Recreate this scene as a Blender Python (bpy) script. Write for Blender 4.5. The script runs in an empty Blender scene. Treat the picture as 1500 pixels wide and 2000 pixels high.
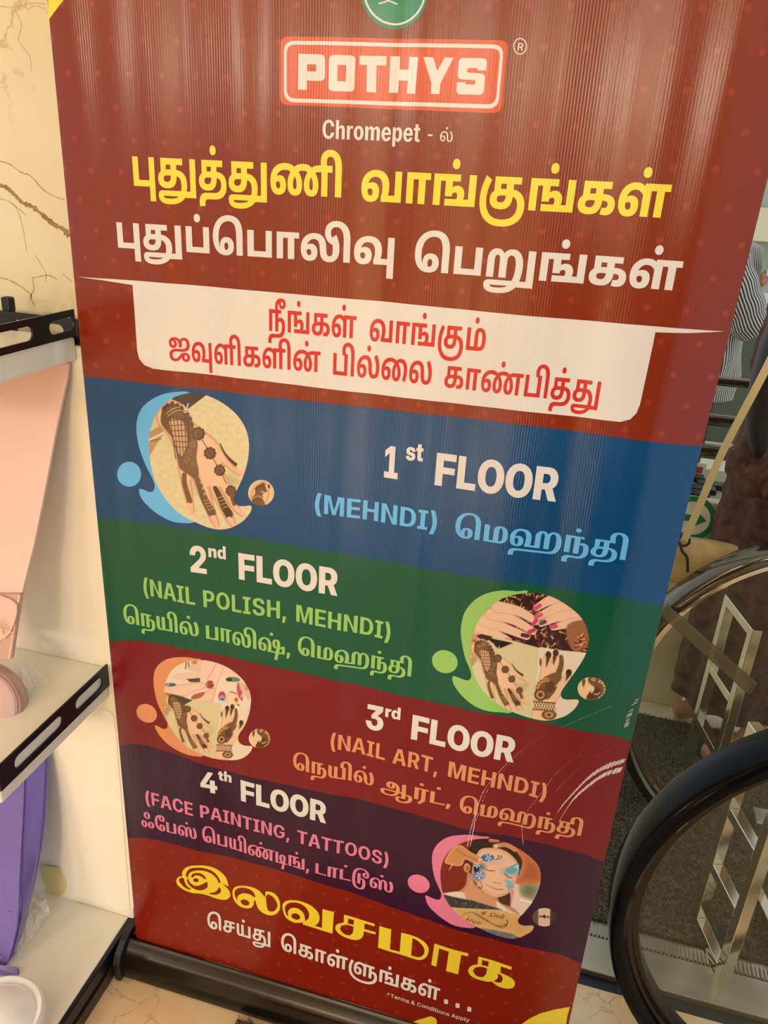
import bpy, bmesh, math, random
import numpy as np
from mathutils import Matrix, Vector, geometry, noise

# ------------------------------------------------------------------ camera, world, lights
S = bpy.context.scene
C = S.collection
D, CZ, F = 0.95, 1.52, 1501.0                 # distance to the banner, eye height, focal length in pixels of the 1500x2000 frame
R = ((0.96457652, 0.1494753, -0.21736895), (-0.05364274, 0.91790294, 0.39316236), (0.25829166, -0.36757492, 0.8934059))
cam = bpy.data.cameras.new('camera'); camo = bpy.data.objects.new('camera', cam); C.objects.link(camo)
cam.sensor_fit = 'VERTICAL'; cam.sensor_height = 36.0; cam.lens = 36.0 * F / 2000.0; cam.clip_start = 0.02; cam.clip_end = 200
def axis(j, s): return Vector((R[0][j], R[2][j], -R[1][j])) * s
ax, ay, az = axis(0, 1), axis(1, -1), axis(2, -1)
M = Matrix((ax, ay, az)).transposed().to_4x4(); M.translation = Vector((0, -D, CZ)); camo.matrix_world = M
S.camera = camo
S.view_settings.view_transform = 'Standard'; S.view_settings.look = 'None'; S.view_settings.gamma = 1.0
S.view_settings.use_curve_mapping = False; S.view_settings.exposure = -0.20
W = bpy.data.worlds.new('world'); S.world = W; W.use_nodes = True
W.node_tree.nodes['Background'].inputs[0].default_value = (0.86, 0.97, 1.12, 1); W.node_tree.nodes['Background'].inputs[1].default_value = 1.05
CEIL = 3.0
def area(name, x, y, z, sx, sy, power, col=(0.93, 1.0, 1.10), rot=(0, 0, 0)):
    l = bpy.data.lights.new(name, 'AREA'); l.shape = 'RECTANGLE'; l.size = sx; l.size_y = sy; l.energy = power; l.color = col
    o = bpy.data.objects.new(name, l); C.objects.link(o); o.location = (x, y, z); o.rotation_euler = rot; return o
LAMPS = [(-5.3, -11.0, .9, 5.0, 1150), (-2.0, -11.5, .5, 5.0, 480), (.12, -12.5, .9, 6.0, 1100),
         (-2.4, -3.0, .6, .6, 12), (.2, -3.4, .6, .6, 8), (1.0, -2.8, .4, .4, 6), (-1.25, -1.35, .3, .3, 2.5), (-3.2, -5.5, .6, .6, 30), (-.6, -5.5, .6, .6, 34)]
for x, y, sx, sy, p in LAMPS: area('lamp_light', x, y, CEIL - .035, sx * .9, sy * .9, p, (1.0, .90, .72) if y < -10 else (.93, 1.0, 1.10))

# ------------------------------------------------------------------ geometry of the photograph: pixel -> ray -> place
def ray(x, y):
    v = (x - 750.0, y - 1000.0, F); return [sum(R[i][k] * v[k] for k in range(3)) for i in range(3)]
def aty(x, y, Y):
    r = ray(x, y); t = (Y + D) / r[2]; return Vector((r[0] * t, Y, CZ - r[1] * t))
def atx(x, y, X):
    r = ray(x, y); t = X / r[0]; return Vector((X, -D + r[2] * t, CZ - r[1] * t))
def atz(x, y, Z=0.0):
    r = ray(x, y); t = (CZ - Z) / r[1]; return Vector((r[0] * t, -D + r[2] * t, Z))

# ------------------------------------------------------------------ materials
def lin(c):
    f = lambda v: (v / 12.92) if v <= .04045 else ((v + .055) / 1.055) ** 2.4
    return tuple(f(v / 255.0) for v in c[:3]) + (1.0,)
MATS = {}
def mat(name, col, rough=.5, metal=0.0, spec=.5, noise_amt=0.0, nscale=20.0, col2=None, bump=0.0, bscale=60.0, trans=0.0, coat=0.0, ior=1.45, alpha=1.0, stretch=(1, 1, 1)):
    if name in MATS: return MATS[name]
    m = bpy.data.materials.new(name); m.use_nodes = True; nt = m.node_tree; b = nt.nodes['Principled BSDF']
    b.inputs['Base Color'].default_value = lin(col); b.inputs['Roughness'].default_value = rough; b.inputs['Metallic'].default_value = metal
    b.inputs['Specular IOR Level'].default_value = spec; b.inputs['Transmission Weight'].default_value = trans; b.inputs['IOR'].default_value = ior
    b.inputs['Coat Weight'].default_value = coat; b.inputs['Alpha'].default_value = alpha
    g = nt.nodes.new('ShaderNodeNewGeometry'); mp = nt.nodes.new('ShaderNodeMapping'); nt.links.new(g.outputs['Position'], mp.inputs['Vector']); mp.inputs['Scale'].default_value = stretch
    if noise_amt or col2:
        n = nt.nodes.new('ShaderNodeTexNoise'); n.inputs['Scale'].default_value = nscale; n.inputs['Detail'].default_value = 6
        nt.links.new(mp.outputs[0], n.inputs['Vector'])
        r = nt.nodes.new('ShaderNodeValToRGB'); nt.links.new(n.outputs['Fac'], r.inputs[0])
        c1 = lin(col); c2 = lin(col2) if col2 else tuple(v * (1 - noise_amt) for v in c1[:3]) + (1,)
        r.color_ramp.elements[0].position = .35; r.color_ramp.elements[1].position = .68
        r.color_ramp.elements[0].color = c2; r.color_ramp.elements[1].color = c1
        nt.links.new(r.outputs[0], b.inputs['Base Color'])
    if bump:
        n = nt.nodes.new('ShaderNodeTexNoise'); n.inputs['Scale'].default_value = bscale; n.inputs['Detail'].default_value = 5
        nt.links.new(mp.outputs[0], n.inputs['Vector'])
        u = nt.nodes.new('ShaderNodeBump'); u.inputs['Strength'].default_value = bump; u.inputs['Distance'].default_value = .004
        nt.links.new(n.outputs['Fac'], u.inputs['Height']); nt.links.new(u.outputs[0], b.inputs['Normal'])
    MATS[name] = m; return m
def ribs(m):
    """fine vertical ribs of the banner film, on every printed colour alike"""
    nt = m.node_tree; b = nt.nodes['Principled BSDF']
    g = nt.nodes.new('ShaderNodeNewGeometry'); sp = nt.nodes.new('ShaderNodeSeparateXYZ'); nt.links.new(g.outputs['Position'], sp.inputs[0])
    k = nt.nodes.new('ShaderNodeMath'); k.operation = 'MULTIPLY'; k.inputs[1].default_value = 2 * math.pi / .0034; nt.links.new(sp.outputs[0], k.inputs[0])
    s = nt.nodes.new('ShaderNodeMath'); s.operation = 'SINE'; nt.links.new(k.outputs[0], s.inputs[0])
    mp = nt.nodes.new('ShaderNodeMapping'); mp.inputs['Scale'].default_value = (1, 1, .06); nt.links.new(g.outputs['Position'], mp.inputs['Vector'])
    n = nt.nodes.new('ShaderNodeTexNoise'); n.inputs['Scale'].default_value = 16; n.inputs['Detail'].default_value = 2; nt.links.new(mp.outputs[0], n.inputs['Vector'])
    rr = nt.nodes.new('ShaderNodeMapRange'); rr.inputs[1].default_value = .44; rr.inputs[2].default_value = .66; rr.inputs[3].default_value = .08; rr.inputs[4].default_value = 1.0; nt.links.new(n.outputs['Fac'], rr.inputs[0])
    a = nt.nodes.new('ShaderNodeMath'); a.operation = 'MULTIPLY'; nt.links.new(s.outputs[0], a.inputs[0]); nt.links.new(rr.outputs[0], a.inputs[1])
    n2 = nt.nodes.new('ShaderNodeTexNoise'); n2.inputs['Scale'].default_value = 260; nt.links.new(mp.outputs[0], n2.inputs['Vector'])
    n3 = nt.nodes.new('ShaderNodeTexNoise'); n3.inputs['Scale'].default_value = 420; nt.links.new(g.outputs['Position'], n3.inputs['Vector'])
    q = nt.nodes.new('ShaderNodeMath'); q.operation = 'MULTIPLY_ADD'; q.inputs[1].default_value = .8; nt.links.new(n2.outputs['Fac'], q.inputs[0]); nt.links.new(a.outputs[0], q.inputs[2])
    q2 = nt.nodes.new('ShaderNodeMath'); q2.operation = 'MULTIPLY_ADD'; q2.inputs[1].default_value = .35; nt.links.new(n3.outputs['Fac'], q2.inputs[0]); nt.links.new(q.outputs[0], q2.inputs[2])
    u = nt.nodes.new('ShaderNodeBump'); u.inputs['Strength'].default_value = 1.0; u.inputs['Distance'].default_value = RIB; nt.links.new(q2.outputs[0], u.inputs['Height'])
    nt.links.new(u.outputs[0], b.inputs['Normal'])
    return m
RIB = .00010
def ink(name, col):
    k = 'ink_' + name
    if k in MATS: return MATS[k]
    return ribs(mat(k, col, rough=.21, spec=.42))

def marble(name, base, veins, scale=1.0, rough=.12, cloud=None):
    m = bpy.data.materials.new(name); m.use_nodes = True; nt = m.node_tree; b = nt.nodes['Principled BSDF']; L = nt.links.new
    b.inputs['Roughness'].default_value = rough
    g = nt.nodes.new('ShaderNodeNewGeometry')
    n1 = nt.nodes.new('ShaderNodeTexNoise'); n1.inputs['Scale'].default_value = 3.0 * scale; n1.inputs['Detail'].default_value = 8; L(g.outputs['Position'], n1.inputs['Vector'])
    r1 = nt.nodes.new('ShaderNodeValToRGB'); r1.color_ramp.elements[0].position = .3; r1.color_ramp.elements[1].position = .7
    r1.color_ramp.elements[0].color = lin(cloud or base); r1.color_ramp.elements[1].color = lin(base); L(n1.outputs['Fac'], r1.inputs[0])
    n2 = nt.nodes.new('ShaderNodeTexNoise'); n2.inputs['Scale'].default_value = 4.5 * scale; n2.inputs['Detail'].default_value = 7; n2.inputs['Roughness'].default_value = .62
    L(g.outputs['Position'], n2.inputs['Vector'])
    mx = nt.nodes.new('ShaderNodeVectorMath'); mx.operation = 'MULTIPLY_ADD'; mx.inputs[1].default_value = (.34 / scale,) * 3; L(n2.outputs['Color'], mx.inputs[0]); L(g.outputs['Position'], mx.inputs[2])
    v = nt.nodes.new('ShaderNodeTexVoronoi'); v.feature = 'DISTANCE_TO_EDGE'; v.inputs['Scale'].default_value = 5.0 * scale; L(mx.outputs[0], v.inputs['Vector'])
    r2 = nt.nodes.new('ShaderNodeValToRGB'); r2.color_ramp.elements[0].position = 0; r2.color_ramp.elements[1].position = .022
    r2.color_ramp.elements[0].color = (.75, .75, .75, 1); r2.color_ramp.elements[1].color = (0, 0, 0, 1); L(v.outputs['Distance'], r2.inputs[0])
    n3 = nt.nodes.new('ShaderNodeTexNoise'); n3.inputs['Scale'].default_value = 2.2 * scale; L(g.outputs['Position'], n3.inputs['Vector'])
    r3 = nt.nodes.new('ShaderNodeValToRGB'); r3.color_ramp.elements[0].position = .42; r3.color_ramp.elements[1].position = .62; L(n3.outputs['Fac'], r3.inputs[0])
    a = nt.nodes.new('ShaderNodeMath'); a.operation = 'MULTIPLY'; L(r2.outputs[0], a.inputs[0]); L(r3.outputs[0], a.inputs[1])
    m2 = nt.nodes.new('ShaderNodeMix'); m2.data_type = 'RGBA'; L(a.outputs[0], m2.inputs[0]); L(r1.outputs[0], m2.inputs[6]); m2.inputs[7].default_value = lin(veins)
    L(m2.outputs[2], b.inputs['Base Color']); MATS[name] = m; return m

# ------------------------------------------------------------------ object helpers
def tag(o, label=None, cat=None, group=None, kind=None):
    if label: o['label'] = label
    if cat: o['category'] = cat
    if group: o['group'] = group
    if kind: o['kind'] = kind
    return o
ORG = {}
def thing(name, loc, label, cat, group=None):
    o = bpy.data.objects.new(name, None); C.objects.link(o); o.location = loc; ORG[o.name] = Vector(loc); o.empty_display_size = .05
    return tag(o, label, cat, group)
def org(p): return ORG.get(p.name, Vector((0, 0, 0))) if p else Vector((0, 0, 0))
def obj(name, verts, faces, m, parent=None, smooth=False, loc=None, midx=None, label=None, normals=None):
    """one mesh object; vertices are given in the room and stored relative to the thing's base"""
    o0 = org(parent) if parent else (Vector(loc) if loc is not None else Vector((0, 0, 0)))
    me = bpy.data.meshes.new(name); me.from_pydata([tuple(Vector(v) - o0) for v in verts], [], faces)
    for k in (m if isinstance(m, (list, tuple)) else [m]): me.materials.append(k)
    if midx is not None: me.polygons.foreach_set('material_index', midx)
    me.polygons.foreach_set('use_smooth', [bool(smooth)] * len(me.polygons))
    me.update()
    if normals is not None: me.normals_split_custom_set_from_vertices([tuple(n) for n in normals])
    o = bpy.data.objects.new(name, me); C.objects.link(o)
    if parent: o.parent = parent; ORG[o.name] = o0
    else: o.location = o0; ORG[o.name] = o0
    if label: o['label'] = label
    return o
class MB:
    """collects boxes, bars, lathes and tubes for one mesh"""
    def __init__(s): s.v = []; s.f = []
    def add(s, v, f): n = len(s.v); s.v += [Vector(p) for p in v]; s.f += [tuple(i + n for i in q) for q in f]; return s
    def hexa(s, p): return s.add(p, [(0, 3, 2, 1), (4, 5, 6, 7), (0, 1, 5, 4), (1, 2, 6, 5), (2, 3, 7, 6), (3, 0, 4, 7)])
    def box(s, x0, x1, y0, y1, z0, z1): return s.hexa([(x0, y0, z0), (x1, y0, z0), (x1, y1, z0), (x0, y1, z0), (x0, y0, z1), (x1, y0, z1), (x1, y1, z1), (x0, y1, z1)])
    def bar(s, a, b, w, h, up=(0, 0, 1)):
        a, b = Vector(a), Vector(b); d = (b - a).normalized(); u = Vector(up); sd = d.cross(u).normalized(); u = sd.cross(d).normalized()
        q = [a + sd * i * w / 2 + u * j * h / 2 for i, j in ((-1, -1), (1, -1), (1, 1), (-1, 1))]
        return s.hexa(q + [p + (b - a) for p in q])
    def sweep(s, path, prof, closed=False, cap=True):
        """path: list of (point, side, up); prof: (side, up) pairs"""
        n = len(prof); v = [Vector(p) + Vector(sd) * a + Vector(u) * b for p, sd, u in path for a, b in prof]; f = []
        for i in range(len(path) - (0 if closed else 1)):
            j = (i + 1) % len(path)
            for k in range(n): l = (k + 1) % n; f.append((i * n + k, i * n + l, j * n + l, j * n + k))
        if cap and not closed: f += [tuple(range(n))[::-1], tuple((len(path) - 1) * n + k for k in range(n))]
        return s.add(v, f)
    def tube(s, pts, r, seg=12, cap=True):
        pts = [Vector(p) for p in pts]; rr = r if isinstance(r, (list, tuple)) else [r] * len(pts); v = []; f = []; u = None
        for i, p in enumerate(pts):
            d = (pts[min(i + 1, len(pts) - 1)] - pts[max(i - 1, 0)]).normalized()
            if u is None: u = d.orthogonal().normalized()
            u = (u - d * u.dot(d)).normalized(); w = d.cross(u)
            v += [p + (u * math.cos(2 * math.pi * k / seg) + w * math.sin(2 * math.pi * k / seg)) * rr[i] for k in range(seg)]
        for i in range(len(pts) - 1):
            for k in range(seg): l = (k + 1) % seg; f.append((i * seg + k, i * seg + l, (i + 1) * seg + l, (i + 1) * seg + k))
        if cap: f += [tuple(range(seg))[::-1], tuple((len(pts) - 1) * seg + k for k in range(seg))]
        return s.add(v, f)
    def lathe(s, prof, c, a=(0, 0, 1), seg=48):
        a = Vector(a).normalized(); u = a.orthogonal().normalized(); w = a.cross(u); c = Vector(c); v = []; f = []; n = len(prof)
        for k in range(seg):
            t = 2 * math.pi * k / seg; d = u * math.cos(t) + w * math.sin(t); v += [c + d * r + a * h for r, h in prof]
        for k in range(seg):
            l = (k + 1) % seg
            for i in range(n - 1): f.append((k * n + i, l * n + i, l * n + i + 1, k * n + i + 1))
        return s.add(v, f)
    def slab(s, poly, nrm, th):
        """a flat outline given thickness th along -nrm"""
        poly = [Vector(p) for p in poly]; n = Vector(nrm).normalized(); k = len(poly); tr = geometry.tessellate_polygon([poly])
        v = poly + [p - n * th for p in poly]; f = [tuple(t) for t in tr] + [tuple(i + k for i in t)[::-1] for t in tr] + [(i, (i + 1) % k, (i + 1) % k + k, i + k) for i in range(k)]
        return s.add(v, f)
    def fix(s):
        bm = bmesh.new(); vs = [bm.verts.new(p) for p in s.v]
        for q in s.f:
            try: bm.faces.new([vs[i] for i in q])
            except ValueError: pass
        bmesh.ops.recalc_face_normals(bm, faces=bm.faces); bm.verts.index_update()
        s.v = [v.co.copy() for v in bm.verts]; s.f = [tuple(v.index for v in q.verts) for q in bm.faces]; bm.free(); return s
    def build(s, name, m, parent=None, smooth=False, loc=None, label=None, bevel=0.0, bseg=2, fix=True):
        if fix: s.fix()
        o = obj(name, s.v, s.f, m, parent, smooth, loc, label=label)
        if bevel:
            b = o.modifiers.new('bevel', 'BEVEL'); b.width = bevel; b.segments = bseg; b.limit_method = 'ANGLE'; b.angle_limit = math.radians(35)
        if smooth:
            try:
                e = o.modifiers.new('edges', 'EDGE_SPLIT'); e.split_angle = math.radians(40)
            except Exception: pass
        return o
def cat(pts, n=6, closed=True):
    """smooth curve through points"""
    P = [Vector(p) for p in pts]; k = len(P); out = []
    for i in range(k if closed else k - 1):
        a, b, c, d = (P[(i - 1) % k], P[i], P[(i + 1) % k], P[(i + 2) % k]) if closed else (P[max(i - 1, 0)], P[i], P[i + 1], P[min(i + 2, k - 1)])
        for j in range(n):
            t = j / n; out.append(.5 * ((2 * b) + (c - a) * t + (2 * a - 5 * b + 4 * c - d) * t * t + (3 * b - a - 3 * c + d) * t ** 3))
    if not closed: out.append(P[-1])
    return out

# ------------------------------------------------------------------ the room
def struct(o): o['kind'] = 'structure'; return o
m_floor = marble('floor_marble', (250, 224, 180), (158, 112, 66), 1.6, .12, cloud=(226, 180, 116))
m_wallm = marble('wall_marble', (232, 220, 182), (158, 124, 66), .95, .16, cloud=(220, 204, 162))
m_cream = mat('cream_wall', (226, 212, 176), .6)
mb = MB()
mb.box(-8, .9, -16, .232, -.1, 0)
struct(mb.build('floor', m_floor))
struct(MB().box(-3.4, -.36, .12, .34, 0, CEIL).build('wall_back', m_wallm))
struct(MB().box(-6.5, 1.6, -16, 1.2, CEIL, CEIL + .2).build('ceiling', mat('ceiling_paint', (240, 236, 226), .8)))
LAMP_LABELS = ['long ceiling light furthest left of the three long ones', 'narrow long ceiling light between the two wide ones', 'long ceiling light nearest the far wall, in line with the banner', 'square ceiling light to the left behind the viewer', 'square ceiling light in front of the banner', 'square ceiling light to the right behind the viewer', 'small square ceiling light above the shelf', 'square ceiling light on the left side of the shop aisle', 'square ceiling light in the middle of the shop aisle']
struct(MB().box(-8, 6, -16.2, -16, 0, CEIL).build('wall_front', mat('shop_wall', (206, 190, 160), .6, noise_amt=.3, nscale=2.0, stretch=(1, 1, .1))))
for i, (x, y, sx, sy, p) in enumerate(LAMPS):
    t = thing('ceiling_light', (x, y, CEIL), LAMP_LABELS[i], 'lamp', 'ceiling lamps')
    m = MB(); m.box(x - sx / 2, x + sx / 2, y - sy / 2, y + sy / 2, CEIL - .02, CEIL)
    m.build('housing', mat('lamp_white', (235, 232, 225), .5), t)

for i, (x0, x1) in enumerate(((-4.3, -3.5), (-2.9, -2.1), (.75, 1.9))): struct(MB().box(x0, x1, -7.2, -7.0, 0, 2.3 + .15 * i).build('trim_%d' % (i + 3), mat('dark_banding_panel', (58, 40, 28), .6)))  # unseen dark panels added behind the camera to band the film's reflections
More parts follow.
